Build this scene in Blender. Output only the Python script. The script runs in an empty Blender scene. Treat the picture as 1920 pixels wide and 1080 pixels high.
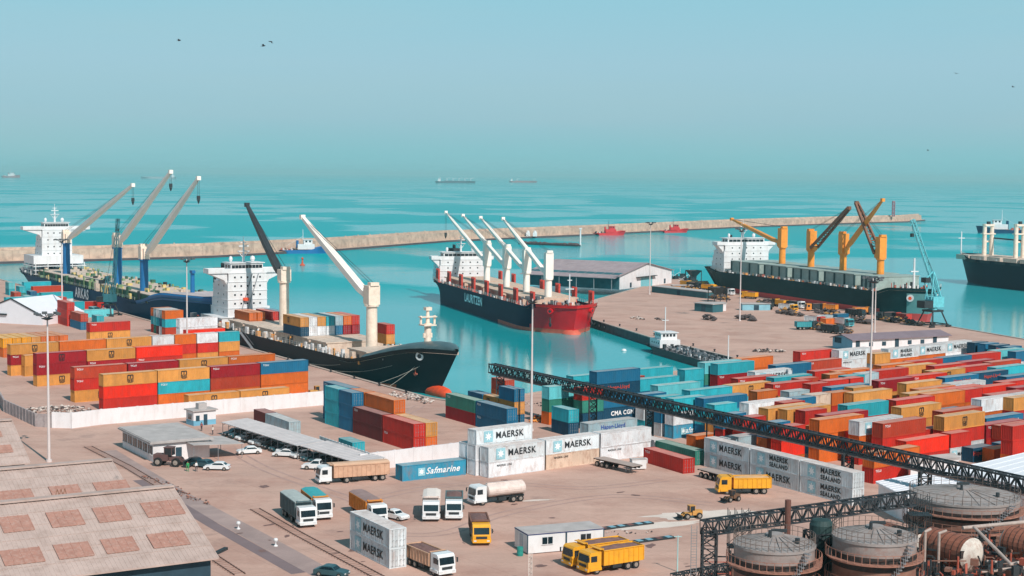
import bpy, math, random
from mathutils import Vector, Matrix
R=math.radians
random.seed(7)
# ------------------------------------------------------------------ camera, sky, sun, exposure
SC=bpy.context.scene
F=2900.0; H=51.0; YH=327.0; ROLL=0.010
TH=math.atan((540-YH)/F)
cd=bpy.data.cameras.new('camera'); cam=bpy.data.objects.new('camera',cd); SC.collection.objects.link(cam); SC.camera=cam
cd.sensor_width=36; cd.lens=F/1920*36; cd.clip_start=1; cd.clip_end=90000
fw=Vector((0,math.cos(TH),-math.sin(TH))); up=Vector((0,math.sin(TH),math.cos(TH))); rt=Vector((1,0,0))
r2=rt*math.cos(ROLL)+up*math.sin(ROLL); u2=up*math.cos(ROLL)-rt*math.sin(ROLL)
cam.matrix_world=Matrix(((r2.x,u2.x,-fw.x,0),(r2.y,u2.y,-fw.y,0),(r2.z,u2.z,-fw.z,H),(0,0,0,1)))
SUN_AZ=-61.0; SUN_EL=43.0   # direction the sun stands in, degrees from +X, and its height
sl=bpy.data.lights.new('sun','SUN'); sun=bpy.data.objects.new('sun',sl); SC.collection.objects.link(sun)
sl.energy=4.3; sl.angle=R(0.53); sl.color=(1.0,0.93,0.86)
sd=Vector((math.cos(R(SUN_EL))*math.cos(R(SUN_AZ)),math.cos(R(SUN_EL))*math.sin(R(SUN_AZ)),math.sin(R(SUN_EL))))
sun.rotation_euler=sd.to_track_quat('Z','Y').to_euler(); sun.location=(0,0,300)
W=bpy.data.worlds.new('World'); SC.world=W; W.use_nodes=True; wn=W.node_tree.nodes; wl=W.node_tree.links
bg=wn['Background']; bg.inputs[1].default_value=0.10
sky=wn.new('ShaderNodeTexSky'); sky.sky_type='NISHITA'; sky.sun_disc=False; sky.sun_elevation=R(SUN_EL)
sky.sun_rotation=math.atan2(sd.x,sd.y); sky.air_density=1.0; sky.dust_density=2.0; sky.ozone_density=1.5
tint=wn.new('ShaderNodeMix'); tint.data_type='RGBA'; tint.blend_type='MULTIPLY'; tint.inputs[0].default_value=1
tint.inputs[7].default_value=(0.62,1.0,0.95,1)
wl.new(sky.outputs[0],tint.inputs[6])
# a bank of pale marine haze low in the sky, thin cloud veils in it
tc=wn.new('ShaderNodeTexCoord'); sp=wn.new('ShaderNodeSeparateXYZ'); wl.new(tc.outputs['Generated'],sp.inputs[0])
ramp=wn.new('ShaderNodeValToRGB'); wl.new(sp.outputs[2],ramp.inputs[0]); cr=ramp.color_ramp
SKYC=[(0.0,(0.245,0.585,0.65)),(0.012,(0.27,0.595,0.665)),(0.035,(0.345,0.58,0.685)),(0.07,(0.37,0.60,0.72)),(0.12,(0.31,0.61,0.73)),(0.35,(0.12,0.34,0.44)),(1.0,(0.05,0.17,0.27))]
while len(cr.elements)<len(SKYC): cr.elements.new(0.5)
for e,(p,c) in zip(cr.elements,SKYC): e.position=p; e.color=(*[v/0.105 if False else v for v in c],1)
mp=wn.new('ShaderNodeMapping'); mp.inputs['Scale'].default_value=(2.2,2.2,22); wl.new(tc.outputs['Generated'],mp.inputs[0])
nz=wn.new('ShaderNodeTexNoise'); nz.inputs['Scale'].default_value=1.3; nz.inputs['Detail'].default_value=4; wl.new(mp.outputs[0],nz.inputs[0])
nr=wn.new('ShaderNodeMapRange'); nr.inputs[1].default_value=0.42; nr.inputs[2].default_value=0.75; nr.inputs[3].default_value=0; nr.inputs[4].default_value=0.22
wl.new(nz.outputs[0],nr.inputs[0])
veil=wn.new('ShaderNodeMix'); veil.data_type='RGBA'; veil.inputs[7].default_value=(0.46,0.60,0.64,1)
wl.new(nr.outputs[0],veil.inputs[0]); wl.new(ramp.outputs[0],veil.inputs[6])
sc10=wn.new('ShaderNodeMix'); sc10.data_type='RGBA'; sc10.blend_type='MULTIPLY'; sc10.inputs[0].default_value=1; sc10.inputs[7].default_value=(10.2,10.2,10.2,1)
wl.new(veil.outputs[2],sc10.inputs[6])
mixw=wn.new('ShaderNodeMix'); mixw.data_type='RGBA'; mixw.inputs[0].default_value=0.85
wl.new(tint.outputs[2],mixw.inputs[6]); wl.new(sc10.outputs[2],mixw.inputs[7]); wl.new(mixw.outputs[2],bg.inputs[0])
SC.view_settings.view_transform='Standard'; SC.view_settings.look='None'; SC.view_settings.exposure=0.0; SC.view_settings.gamma=1
SC.render.engine='CYCLES'
# ------------------------------------------------------------------ photogrammetry: photo pixel (1920 wide) at height z -> place in the world
def G(px,py,z=0.0):
    a=px-960; b=py-540
    x=a*math.cos(ROLL)+b*math.sin(ROLL); y=-a*math.sin(ROLL)+b*math.cos(ROLL)
    x/=F; y=-y/F
    dy=math.cos(TH)+y*math.sin(TH); dz=-math.sin(TH)+y*math.cos(TH)
    t=(z-H)/dz
    return Vector((x*t,dy*t,z))
def PR(p):
    d=p[1]*math.cos(TH)-(p[2]-H)*math.sin(TH); u=p[1]*math.sin(TH)+(p[2]-H)*math.cos(TH)
    x=F*p[0]/d; y=-F*u/d
    return (960+x*math.cos(ROLL)-y*math.sin(ROLL),540+x*math.sin(ROLL)+y*math.cos(ROLL))
def AT(px,py,Y):      # the point of pixel px,py that lies Y metres out
    a=px-960; b=py-540
    x=(a*math.cos(ROLL)+b*math.sin(ROLL))/F; y=-(-a*math.sin(ROLL)+b*math.cos(ROLL))/F
    dy=math.cos(TH)+y*math.sin(TH); dz=-math.sin(TH)+y*math.cos(TH); t=Y/dy
    return Vector((x*t,Y,H+dz*t))
def HD(a,b):
    return math.atan2(b[1]-a[1],b[0]-a[0])
# ------------------------------------------------------------------ materials
def lin(c): return tuple(((v/255)/12.92 if v/255<=0.04045 else ((v/255+0.055)/1.055)**2.4) for v in c)
MATS={}
def mat(name,rgb,rough=0.6,metal=0.0,var=0.12,scale=0.6,dirt=None,dirtamt=0.3,bump=0.0,bscale=3.0,stretch=(1,1,1),spec=0.5,rnd=0.0,worldc=False):
    if name in MATS: return MATS[name]
    m=bpy.data.materials.new(name); m.use_nodes=True; n=m.node_tree.nodes; l=m.node_tree.links; b=n['Principled BSDF']
    c=lin(rgb); b.inputs['Roughness'].default_value=rough; b.inputs['Metallic'].default_value=metal; b.inputs['Specular IOR Level'].default_value=spec
    t=n.new('ShaderNodeTexCoord'); oi=n.new('ShaderNodeObjectInfo')
    va=n.new('ShaderNodeVectorMath'); va.operation='MULTIPLY_ADD'; va.inputs[1].default_value=stretch
    if worldc:
        g=n.new('ShaderNodeNewGeometry'); l.new(g.outputs['Position'],va.inputs[0])
    else:
        l.new(t.outputs['Object'],va.inputs[0])
        vs=n.new('ShaderNodeVectorMath'); vs.operation='SCALE'; vs.inputs[0].default_value=(50,37,23); l.new(oi.outputs['Random'],vs.inputs['Scale']); l.new(vs.outputs[0],va.inputs[2])
    nz=n.new('ShaderNodeTexNoise'); nz.inputs['Scale'].default_value=scale; nz.inputs['Detail'].default_value=6; nz.inputs['Roughness'].default_value=0.6; l.new(va.outputs[0],nz.inputs[0])
    mr=n.new('ShaderNodeMapRange'); mr.inputs[1].default_value=0.3; mr.inputs[2].default_value=0.7; mr.inputs[3].default_value=1-var; mr.inputs[4].default_value=1+var; l.new(nz.outputs[0],mr.inputs[0])
    val=mr.outputs[0]
    if rnd:
        m2=n.new('ShaderNodeMapRange'); m2.inputs[3].default_value=1-rnd; m2.inputs[4].default_value=1+rnd; l.new(oi.outputs['Random'],m2.inputs[0])
        mm=n.new('ShaderNodeMath'); mm.operation='MULTIPLY'; l.new(val,mm.inputs[0]); l.new(m2.outputs[0],mm.inputs[1]); val=mm.outputs[0]
    v=n.new('ShaderNodeVectorMath'); v.operation='SCALE'; v.inputs[0].default_value=c; l.new(val,v.inputs['Scale'])
    out=v.outputs[0]
    if dirt:
        nz2=n.new('ShaderNodeTexNoise'); nz2.inputs['Scale'].default_value=scale*2.3; nz2.inputs['Detail'].default_value=8; nz2.inputs['Roughness'].default_value=0.65; l.new(va.outputs[0],nz2.inputs[0])
        d=n.new('ShaderNodeMapRange'); d.inputs[1].default_value=0.47; d.inputs[2].default_value=0.72; d.inputs[3].default_value=0; d.inputs[4].default_value=dirtamt; l.new(nz2.outputs[0],d.inputs[0])
        mx=n.new('ShaderNodeMix'); mx.data_type='RGBA'; mx.inputs[7].default_value=(*lin(dirt),1); l.new(d.outputs[0],mx.inputs[0]); l.new(out,mx.inputs[6]); out=mx.outputs[2]
    l.new(out,b.inputs['Base Color'])
    if bump:
        nb=n.new('ShaderNodeTexNoise'); nb.inputs['Scale'].default_value=bscale; nb.inputs['Detail'].default_value=6; l.new(va.outputs[0],nb.inputs[0])
        bp=n.new('ShaderNodeBump'); bp.inputs['Strength'].default_value=bump; bp.inputs['Distance'].default_value=0.2; l.new(nb.outputs[0],bp.inputs['Height']); l.new(bp.outputs[0],b.inputs['Normal'])
    MATS[name]=m; return m
def glass(name='window_glass',rgb=(25,45,52)):
    return mat(name,rgb,rough=0.12,var=0.3,scale=0.8,spec=0.7)
# ------------------------------------------------------------------ mesh builder
class MB:
    def __init__(s): s.v=[];s.f=[];s.m=[]
    def add(s,vs,fs,mi=0,M=None):
        o=len(s.v)
        s.v+= [tuple(M@Vector(p)) for p in vs] if M is not None else [tuple(p) for p in vs]
        s.f+=[tuple(i+o for i in f) for f in fs]; s.m+=[mi]*len(fs)
    def box(s,c,d,mi=0,rz=0,M=None):
        x,y,z=d[0]/2,d[1]/2,d[2]/2; cs,sn=math.cos(rz),math.sin(rz)
        vs=[(c[0]+a*x*cs-b*y*sn,c[1]+a*x*sn+b*y*cs,c[2]+e*z) for e in(-1,1) for a,b in((-1,-1),(1,-1),(1,1),(-1,1))]
        s.add(vs,[(3,2,1,0),(4,5,6,7),(0,1,5,4),(1,2,6,5),(2,3,7,6),(3,0,4,7)],mi,M)
    def bx(s,x0,x1,y0,y1,z0,z1,mi=0): s.box(((x0+x1)/2,(y0+y1)/2,(z0+z1)/2),(x1-x0,y1-y0,z1-z0),mi)
    def bar(s,a,b,w,h=None,mi=0):
        a=Vector(a);b=Vector(b);h=h or w; d=(b-a)
        if d.length<1e-6: return
        d.normalize(); u=Vector((0,0,1)) if abs(d.z)<0.95 else Vector((1,0,0))
        r=d.cross(u).normalized(); t=r.cross(d).normalized()
        vs=[p+r*(i*w/2)+t*(j*h/2) for p in(a,b) for i,j in((-1,-1),(1,-1),(1,1),(-1,1))]
        s.add(vs,[(3,2,1,0),(4,5,6,7),(0,1,5,4),(1,2,6,5),(2,3,7,6),(3,0,4,7)],mi)
    def cyl(s,a,b,r0,r1=None,n=12,mi=0,cap=True):
        a=Vector(a);b=Vector(b); r1=r0 if r1 is None else r1; d=(b-a).normalized()
        u=Vector((0,0,1)) if abs(d.z)<0.95 else Vector((1,0,0)); x=d.cross(u).normalized(); y=x.cross(d).normalized()
        vs=[p+(x*math.cos(2*math.pi*k/n)+y*math.sin(2*math.pi*k/n))*r for p,r in((a,r0),(b,r1)) for k in range(n)]
        fs=[(k,(k+1)%n,n+(k+1)%n,n+k) for k in range(n)]
        if cap: fs+=[tuple(range(n-1,-1,-1)),tuple(range(n,2*n))]
        s.add(vs,fs,mi)
    def lathe(s,prof,n=32,mi=0,c=(0,0)):
        o=[];k0=len(prof)
        vs=[(c[0]+r*math.cos(2*math.pi*k/n),c[1]+r*math.sin(2*math.pi*k/n),z) for r,z in prof for k in range(n)]
        fs=[(j*n+k,j*n+(k+1)%n,(j+1)*n+(k+1)%n,(j+1)*n+k) for j in range(k0-1) for k in range(n)]
        s.add(vs,fs,mi)
    def prism(s,poly,z0,z1,mi=0,mtop=None):
        n=len(poly); vs=[(p[0],p[1],z0) for p in poly]+[(p[0],p[1],z1) for p in poly]
        ar=sum(poly[i][0]*poly[(i+1)%n][1]-poly[(i+1)%n][0]*poly[i][1] for i in range(n))
        sides=[(i,(i+1)%n,n+(i+1)%n,n+i) for i in range(n)]; top=tuple(range(n,2*n)); bot=tuple(range(n-1,-1,-1))
        if ar<0: sides=[tuple(reversed(q)) for q in sides]; top=tuple(reversed(top)); bot=tuple(reversed(bot))
        s.add(vs,sides+[bot],mi); s.f.append(tuple(i+len(s.v)-2*n for i in top)); s.m.append(mi if mtop is None else mtop)
    def extr(s,prof,x0,x1,mi=0):      # profile in y,z pushed along x
        n=len(prof); vs=[(x0,p[0],p[1]) for p in prof]+[(x1,p[0],p[1]) for p in prof]
        s.add(vs,[(i,(i+1)%n,n+(i+1)%n,n+i) for i in range(n)]+[tuple(range(n-1,-1,-1)),tuple(range(n,2*n))],mi)
    def extry(s,prof,y0,y1,mi=0):     # profile in x,z pushed along y
        n=len(prof); vs=[(p[0],y0,p[1]) for p in prof]+[(p[0],y1,p[1]) for p in prof]
        s.add(vs,[(i,n+i,n+(i+1)%n,(i+1)%n) for i in range(n)]+[tuple(range(n)),tuple(range(2*n-1,n-1,-1))],mi)
    def truss(s,a,b,w,h,n,t=0.18,mi=0):
        a=Vector(a);b=Vector(b);d=(b-a).normalized(); r=d.cross(Vector((0,0,1))) if abs(d.z)<0.95 else Vector((1,0,0))
        r.normalize(); u=r.cross(d).normalized()
        cs=[(i*w/2,j*h/2) for i,j in((-1,-1),(1,-1),(1,1),(-1,1))]
        P=lambda k,q:a+(b-a)*(k/n)+r*cs[q][0]+u*cs[q][1]
        for q in range(4): s.bar(P(0,q),P(n,q),t*1.5,mi=mi)
        for k in range(n+1):
            for q in range(4): s.bar(P(k,q),P(k,(q+1)%4),t*0.8,mi=mi)
            if k<n:
                for q in range(4):
                    e=(q,(q+1)%4) if (k%2) else ((q+1)%4,q)
                    s.bar(P(k,e[0]),P(k+1,e[1]),t,mi=mi)
    def build(s,name,mats,parent=None,smooth=False):
        me=bpy.data.meshes.new(name); me.from_pydata(s.v,[],s.f); 
        if not isinstance(mats,(list,tuple)): mats=[mats]
        for m in mats: me.materials.append(m)
        me.polygons.foreach_set('material_index',s.m)
        if smooth: me.polygons.foreach_set('use_smooth',[True]*len(me.polygons))
        me.validate(); me.update()
        o=bpy.data.objects.new(name,me); SC.collection.objects.link(o)
        if parent: o.parent=parent
        return o
def tag(o,label,cat,group=None,kind=None):
    if label: o['label']=label
    if cat: o['category']=cat
    if group: o['group']=group
    if kind: o['kind']=kind
    return o
def struct(o): o['kind']='structure'; return o
def empty(name,loc,rz=0,label=None,cat=None,group=None):
    o=bpy.data.objects.new(name,None); SC.collection.objects.link(o); o.location=loc; o.rotation_euler=(0,0,rz); o.empty_display_size=0.5
    return tag(o,label,cat,group)
def copy_tree(o,parent=None):
    c=o.copy(); SC.collection.objects.link(c)
    if parent: c.parent=parent
    for ch in o.children: copy_tree(ch,c)
    return c
TXT={}
def text_mesh(s,bold=0.03,shear=0.0):
    k=(s,bold,shear)
    if k in TXT: return TXT[k]
    cu=bpy.data.curves.new('lettering','FONT'); cu.body=s; cu.size=1; cu.align_x='CENTER'; cu.align_y='CENTER'; cu.offset=bold; cu.shear=shear; cu.resolution_u=3; cu.space_character=1.1
    o=bpy.data.objects.new('lettering',cu); SC.collection.objects.link(o)
    dg=bpy.context.evaluated_depsgraph_get(); me=bpy.data.meshes.new_from_object(o.evaluated_get(dg))
    bpy.data.objects.remove(o); TXT[k]=me; return me
def add_text(s,parent,loc,size,m,normal='-y',bold=0.03,shear=0.0,name='lettering',sx=1.0):
    key=(s,bold,shear,m.name)
    if key not in TXT:
        me=text_mesh(s,bold,shear).copy(); me.materials.clear(); me.materials.append(m); TXT[key]=me
    o=bpy.data.objects.new(name,TXT[key]); SC.collection.objects.link(o); o.parent=parent; o.location=loc
    rz={'-y':0,'+x':90,'+y':180,'-x':-90}[normal] if isinstance(normal,str) else normal
    o.rotation_euler=(R(90),0,R(rz)); o.scale=(size*sx,size,size); return o
# ------------------------------------------------------------------ sea, land, quays, breakwater
WZ=-2.6
def sea_material():
    m=bpy.data.materials.new('sea_water'); m.use_nodes=True; n=m.node_tree.nodes; l=m.node_tree.links; b=n['Principled BSDF']
    g=n.new('ShaderNodeNewGeometry')
    def noise(scale,st,det=3,rough=0.5):
        v=n.new('ShaderNodeMapping'); v.inputs['Scale'].default_value=st; l.new(g.outputs['Position'],v.inputs[0])
        z=n.new('ShaderNodeTexNoise'); z.inputs['Scale'].default_value=scale; z.inputs['Detail'].default_value=det; z.inputs['Roughness'].default_value=rough; l.new(v.outputs[0],z.inputs[0]); return z.outputs[0]
    big=noise(0.0075,(0.8,0.6,1),2.5,0.45)       # wind lanes, long across the view
    far=noise(0.0024,(0.8,0.5,1),2.5,0.5)
    mid=noise(0.045,(0.35,1.0,1),4)
    a=n.new('ShaderNodeMath'); a.operation='MULTIPLY_ADD'; a.inputs[1].default_value=0.10; l.new(mid,a.inputs[0]); 
    a0=n.new('ShaderNodeMath'); a0.operation='MULTIPLY_ADD'; a0.inputs[1].default_value=0.8; l.new(far,a0.inputs[0]); a1=n.new('ShaderNodeMath'); a1.operation='MULTIPLY'; a1.inputs[1].default_value=0.8; l.new(big,a1.inputs[0]); l.new(a1.outputs[0],a0.inputs[2]); l.new(a0.outputs[0],a.inputs[2])
    mr=n.new('ShaderNodeMapRange'); mr.interpolation_type='SMOOTHSTEP'; mr.inputs[1].default_value=0.81; mr.inputs[2].default_value=0.89; l.new(a.outputs[0],mr.inputs[0])
    mx=n.new('ShaderNodeMix'); mx.data_type='RGBA'; mx.inputs[6].default_value=(0.003,0.34,0.375,1); mx.inputs[7].default_value=(0.03,0.39,0.43,1)  # paler mix puts the slicks' sky reflection into the diffuse colour
    l.new(mr.outputs[0],mx.inputs[0])
    rr=n.new('ShaderNodeMapRange'); rr.inputs[3].default_value=0.09; rr.inputs[4].default_value=0.04; l.new(mr.outputs[0],rr.inputs[0])
    w1=noise(1.1,(1,1,1),5,0.6); w2=noise(0.22,(1,0.6,1),3)
    wa=n.new('ShaderNodeMath'); wa.operation='ADD'; l.new(w1,wa.inputs[0]); l.new(w2,wa.inputs[1])
    bp=n.new('ShaderNodeBump'); bp.inputs['Distance'].default_value=0.35; l.new(wa.outputs[0],bp.inputs['Height'])
    sx_=n.new('ShaderNodeSeparateXYZ'); l.new(g.outputs['Position'],sx_.inputs[0])
    bs=n.new('ShaderNodeMapRange'); bs.inputs[1].default_value=350; bs.inputs[2].default_value=1300; bs.inputs[3].default_value=0.025; bs.inputs[4].default_value=0.25; l.new(sx_.outputs[1],bs.inputs[0]); l.new(bs.outputs[0],bp.inputs['Strength'])
    n.remove(b); df=n.new('ShaderNodeBsdfDiffuse'); gl=n.new('ShaderNodeBsdfGlossy'); ms=n.new('ShaderNodeMixShader'); fr_=n.new('ShaderNodeFresnel'); fr_.inputs['IOR'].default_value=1.33
    fd=n.new('ShaderNodeMapRange'); fd.inputs[1].default_value=1500; fd.inputs[2].default_value=6000; fd.inputs[3].default_value=0.0; fd.inputs[4].default_value=0.75; l.new(sx_.outputs[1],fd.inputs[0])
    fm2=n.new('ShaderNodeMix'); fm2.data_type='FLOAT'; l.new(fd.outputs[0],fm2.inputs[0]); l.new(mr.outputs[0],fm2.inputs[2]); fm2.inputs[3].default_value=0.7
    l.new(fm2.outputs[0],mx.inputs[0])
    kk=n.new('ShaderNodeMapRange'); kk.inputs[3].default_value=0.18; kk.inputs[4].default_value=0.76; l.new(fm2.outputs[0],kk.inputs[0])
    fm_=n.new('ShaderNodeMath'); fm_.operation='MULTIPLY'; l.new(fr_.outputs[0],fm_.inputs[0]); l.new(kk.outputs[0],fm_.inputs[1])
    # sheltered water inside the harbour keeps a stronger mirror
    sh=n.new('ShaderNodeMapRange'); sh.inputs[1].default_value=620; sh.inputs[2].default_value=760; sh.inputs[3].default_value=0.85; sh.inputs[4].default_value=0.0; l.new(sx_.outputs[1],sh.inputs[0])
    m5=n.new('ShaderNodeMath'); m5.operation='MULTIPLY'; l.new(fr_.outputs[0],m5.inputs[0]); l.new(sh.outputs[0],m5.inputs[1])
    mx5=n.new('ShaderNodeMath'); mx5.operation='MAXIMUM'; l.new(fm_.outputs[0],mx5.inputs[0]); l.new(m5.outputs[0],mx5.inputs[1])
    l.new(mx5.outputs[0],ms.inputs[0]); l.new(df.outputs[0],ms.inputs[1]); l.new(gl.outputs[0],ms.inputs[2]); l.new(mx.outputs[2],df.inputs['Color']); l.new(rr.outputs[0],gl.inputs['Roughness']); gl.inputs['Color'].default_value=(1,1,1,1)
    for q in(gl,fr_): l.new(bp.outputs[0],q.inputs['Normal'])
    l.new(ms.outputs[0],n['Material Output'].inputs['Surface']); return m
mb=MB(); mb.add([(-30000,-600,WZ),(30000,-600,WZ),(30000,45000,WZ),(-30000,45000,WZ)],[(0,1,2,3)])
struct(mb.build('sea_water',sea_material()))
def ground_material():
    m=mat('ground_concrete',(196,159,144),rough=0.92,var=0.10,scale=0.035,dirt=(160,112,98),dirtamt=0.55,bump=0.15,bscale=2,worldc=True)
    n=m.node_tree.nodes; l=m.node_tree.links; b=n['Principled BSDF']
    src=b.inputs['Base Color'].links[0].from_socket
    g=n.new('ShaderNodeNewGeometry')
    # wear streaks along the traffic direction and fine speckle
    mp=n.new('ShaderNodeMapping'); mp.inputs['Rotation'].default_value=(0,0,R(-38)); mp.inputs['Scale'].default_value=(0.06,0.9,1); l.new(g.outputs['Position'],mp.inputs[0])
    z=n.new('ShaderNodeTexNoise'); z.inputs['Scale'].default_value=0.5; z.inputs['Detail'].default_value=7; l.new(mp.outputs[0],z.inputs[0])
    z2=n.new('ShaderNodeTexNoise'); z2.inputs['Scale'].default_value=1.6; z2.inputs['Detail'].default_value=8; z2.inputs['Roughness'].default_value=0.7; l.new(g.outputs['Position'],z2.inputs[0])
    ad=n.new('ShaderNodeMath'); ad.operation='ADD'; l.new(z.outputs[0],ad.inputs[0]); l.new(z2.outputs[0],ad.inputs[1])
    mr=n.new('ShaderNodeMapRange'); mr.inputs[1].default_value=0.7; mr.inputs[2].default_value=1.3; mr.inputs[3].default_value=0.90; mr.inputs[4].default_value=1.08; l.new(ad.outputs[0],mr.inputs[0])
    sc=n.new('ShaderNodeVectorMath'); sc.operation='SCALE'; l.new(src,sc.inputs[0]); l.new(mr.outputs[0],sc.inputs['Scale'])
    # dark tyre and oil patches
    z3=n.new('ShaderNodeTexNoise'); z3.inputs['Scale'].default_value=0.09; z3.inputs['Detail'].default_value=9; z3.inputs['Roughness'].default_value=0.62; l.new(g.outputs['Position'],z3.inputs[0])
    m3=n.new('ShaderNodeMapRange'); m3.inputs[1].default_value=0.60; m3.inputs[2].default_value=0.72; m3.inputs[4].default_value=0.5; l.new(z3.outputs[0],m3.inputs[0])
    mx=n.new('ShaderNodeMix'); mx.data_type='RGBA'; mx.inputs[7].default_value=(*lin((120,96,92)),1); l.new(m3.outputs[0],mx.inputs[0]); l.new(sc.outputs[0],mx.inputs[6])
    bk=n.new('ShaderNodeTexBrick'); mp2=n.new('ShaderNodeMapping'); mp2.inputs['Rotation'].default_value=(0,0,R(-38)); l.new(g.outputs['Position'],mp2.inputs[0]); l.new(mp2.outputs[0],bk.inputs['Vector'])
    bk.offset=0; bk.inputs['Color1'].default_value=(1,1,1,1); bk.inputs['Color2'].default_value=(.93,.93,.94,1); bk.inputs['Mortar'].default_value=(.80,.78,.78,1); bk.inputs['Scale'].default_value=1; bk.inputs['Mortar Size'].default_value=0.07; bk.inputs['Brick Width'].default_value=7.5; bk.inputs['Row Height'].default_value=7.5
    mu=n.new('ShaderNodeMix'); mu.data_type='RGBA'; mu.blend_type='MULTIPLY'; mu.inputs[0].default_value=0.75; l.new(mx.outputs[2],mu.inputs[6]); l.new(bk.outputs[0],mu.inputs[7])
    l.new(mu.outputs[2],b.inputs['Base Color']); return m
GM=ground_material(); QW=mat('quay_wall_concrete',(70,84,88),rough=0.85,var=0.3,scale=0.4,dirt=(30,44,48),dirtamt=0.6,worldc=True)
EDGE=[(-700,330),(800,745),(866,756),(905,752),(1000,737),(1395,677),(1220,634),(1110,600),(1040,583),(1268,520),(1335,545),(1780,612),(1925,637),(2700,760)]
pts=[G(*p) for p in EDGE]
q0=pts[0]; pts[0]=G(-150,482)
poly=[(-900,pts[0].y+900*0.0+300)]+[(p.x,p.y) for p in pts]+[(900,300),(900,-400),(-900,-400)]
mb=MB(); mb.prism(poly,-6,0.0,0,1); struct(mb.build('ground',[QW,GM]))
# quay kerb along the water
KM=mat('quay_kerb',(178,160,150),rough=0.9,var=0.15,scale=0.5,worldc=True)
def kerb(a,b,w=0.9,h=0.25):
    m=MB(); a=Vector(a);b=Vector(b); d=(b-a).normalized(); nrm=Vector((-d.y,d.x,0)); o=nrm*(-w/2)
    m.bar(a+o+Vector((0,0,h/2)),b+o+Vector((0,0,h/2)),w,h); return m
ks=MB()
for a,b in zip(pts[:-2],pts[1:-1]):
    k=kerb(a,b); ks.v+= []; o=len(ks.v); ks.v+=k.v; ks.f+=[tuple(i+o for i in f) for f in k.f]; ks.m+=k.m
struct(ks.build('quay_edge',KM))
# tyre fenders on the right basin wall
FM=mat('black_rubber',(28,32,34),rough=0.8)
FD=mat('fender_pale',(150,150,150),rough=0.8)
qa,qb=G(1110,600),G(1395,677); dq=(qb-qa).normalized(); L=(qb-qa).length
nq=Vector((-dq.y,dq.x,0)); 
if nq.x>0: nq=-nq
for k in range(9):
    p=qa+dq*(4+k*5.2)+nq*0.35+Vector((0,0,-1.1)); m=MB(); m.cyl(p-nq*0.25,p+nq*0.35,0.75,n=14); m.cyl(p+nq*0.35,p+nq*0.40,0.45,n=12,mi=1)
    o=m.build('quay_fender',[FM,FD]); tag(o,'black rubber quay fender hanging on the dark basin wall','fender','fenders along the basin wall')
# bollards
BM=mat('bollard_iron',(40,40,44),rough=0.6,var=0.2)
bol=MB(); bol.lathe([(0.0,0),(0.32,0),(0.24,0.2),(0.2,0.5),(0.36,0.62),(0.36,0.75),(0.0,0.82)],n=12); b0=bol.build('mooring_bollard',BM)
def put_bollards(a,b,n,lab,grp):
    global b0
    a=Vector(a);b=Vector(b)
    for k in range(n):
        o=b0 if b0 else bolp.copy()
        if not b0: SC.collection.objects.link(o)
        o.location=a+(b-a)*((k+0.5)/n)+Vector((0,0,0.0)); tag(o,lab,'bollard',grp)
        b0=None
bolp=b0
q1a,q1b=G(430,640),G(800,745); dd=(q1b-q1a).normalized(); n1=Vector((dd.y,-dd.x,0))
if n1.y>0: n1=-n1
put_bollards(q1a+n1*1.6,q1b+n1*1.6,9,'black iron mooring bollard on the quay beside the black cargo ship','bollards on the left quay')
put_bollards(qa-nq*1.6,qb-nq*1.6,8,'black iron mooring bollard along the edge of the right pier','bollards on the right pier')
# breakwater: quay shelf, wall, parapet and rock slope on the sea side
BW=[(-260,503),(0,495),(390,484),(640,470),(840,454),(1120,441),(1375,428),(1560,421),(1700,417),(1735,414)]
bp=[G(px,py,WZ) for px,py in BW]
bwm=mat('breakwater_stone',(192,166,148),rough=0.95,var=0.22,scale=0.12,dirt=(124,106,100),dirtamt=0.7,bump=0.6,bscale=0.4,worldc=True)
bwd=mat('breakwater_wet_base',(84,72,76),rough=0.9,var=0.2,scale=0.1,worldc=True)
prof=[(0,-5,1),(0,-1.6,1),(0,-1.2,0),(5,-1.0,0),(5.3,4.6,0),(8,4.8,0),(8.2,6.3,0),(10,6.3,0),(12,5.0,0),(22,4.0,0),(30,-3,0)]
m=MB(); random.seed(3); cols=[]
for i,p in enumerate(bp):
    a=bp[max(i-1,0)];b=bp[min(i+1,len(bp)-1)]; d=(b-a).normalized(); nn=Vector((-d.y,d.x,0))
    if nn.y<0: nn=-nn
    cols.append((p,nn))
# subdivide
cc=[]
for (p,nn),(p2,n2) in zip(cols,cols[1:]):
    k=max(2,int((p2-p).length/9))
    for j in range(k): cc.append((p.lerp(p2,j/k),nn.lerp(n2,j/k).normalized()))
cc.append(cols[-1]); BWC=list(cc); vs=[]
for p,nn in cc:
    for k,(o,z,_) in enumerate(prof):
        jz=random.uniform(-.9,.9) if k>=8 else (random.uniform(-.12,.12) if k>2 else 0); jo=random.uniform(-.8,.8) if k>=8 else 0
        q=p+nn*(o+jo); vs.append((q.x,q.y,z+jz))
N=len(prof); fs=[];ms=[]
m.add(vs,[]); 
for i in range(len(cc)-1):
    for k in range(N-1): m.f.append((i*N+k,(i+1)*N+k,(i+1)*N+k+1,i*N+k+1)); m.m.append(1 if k<2 else 0)
m.f.append(tuple(range((len(cc)-1)*N,len(cc)*N))); m.m.append(0)
o=m.build('breakwater',[bwm,bwd]); tag(o,'long pale stone breakwater wall crossing the sea behind the harbour','breakwater')
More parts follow.
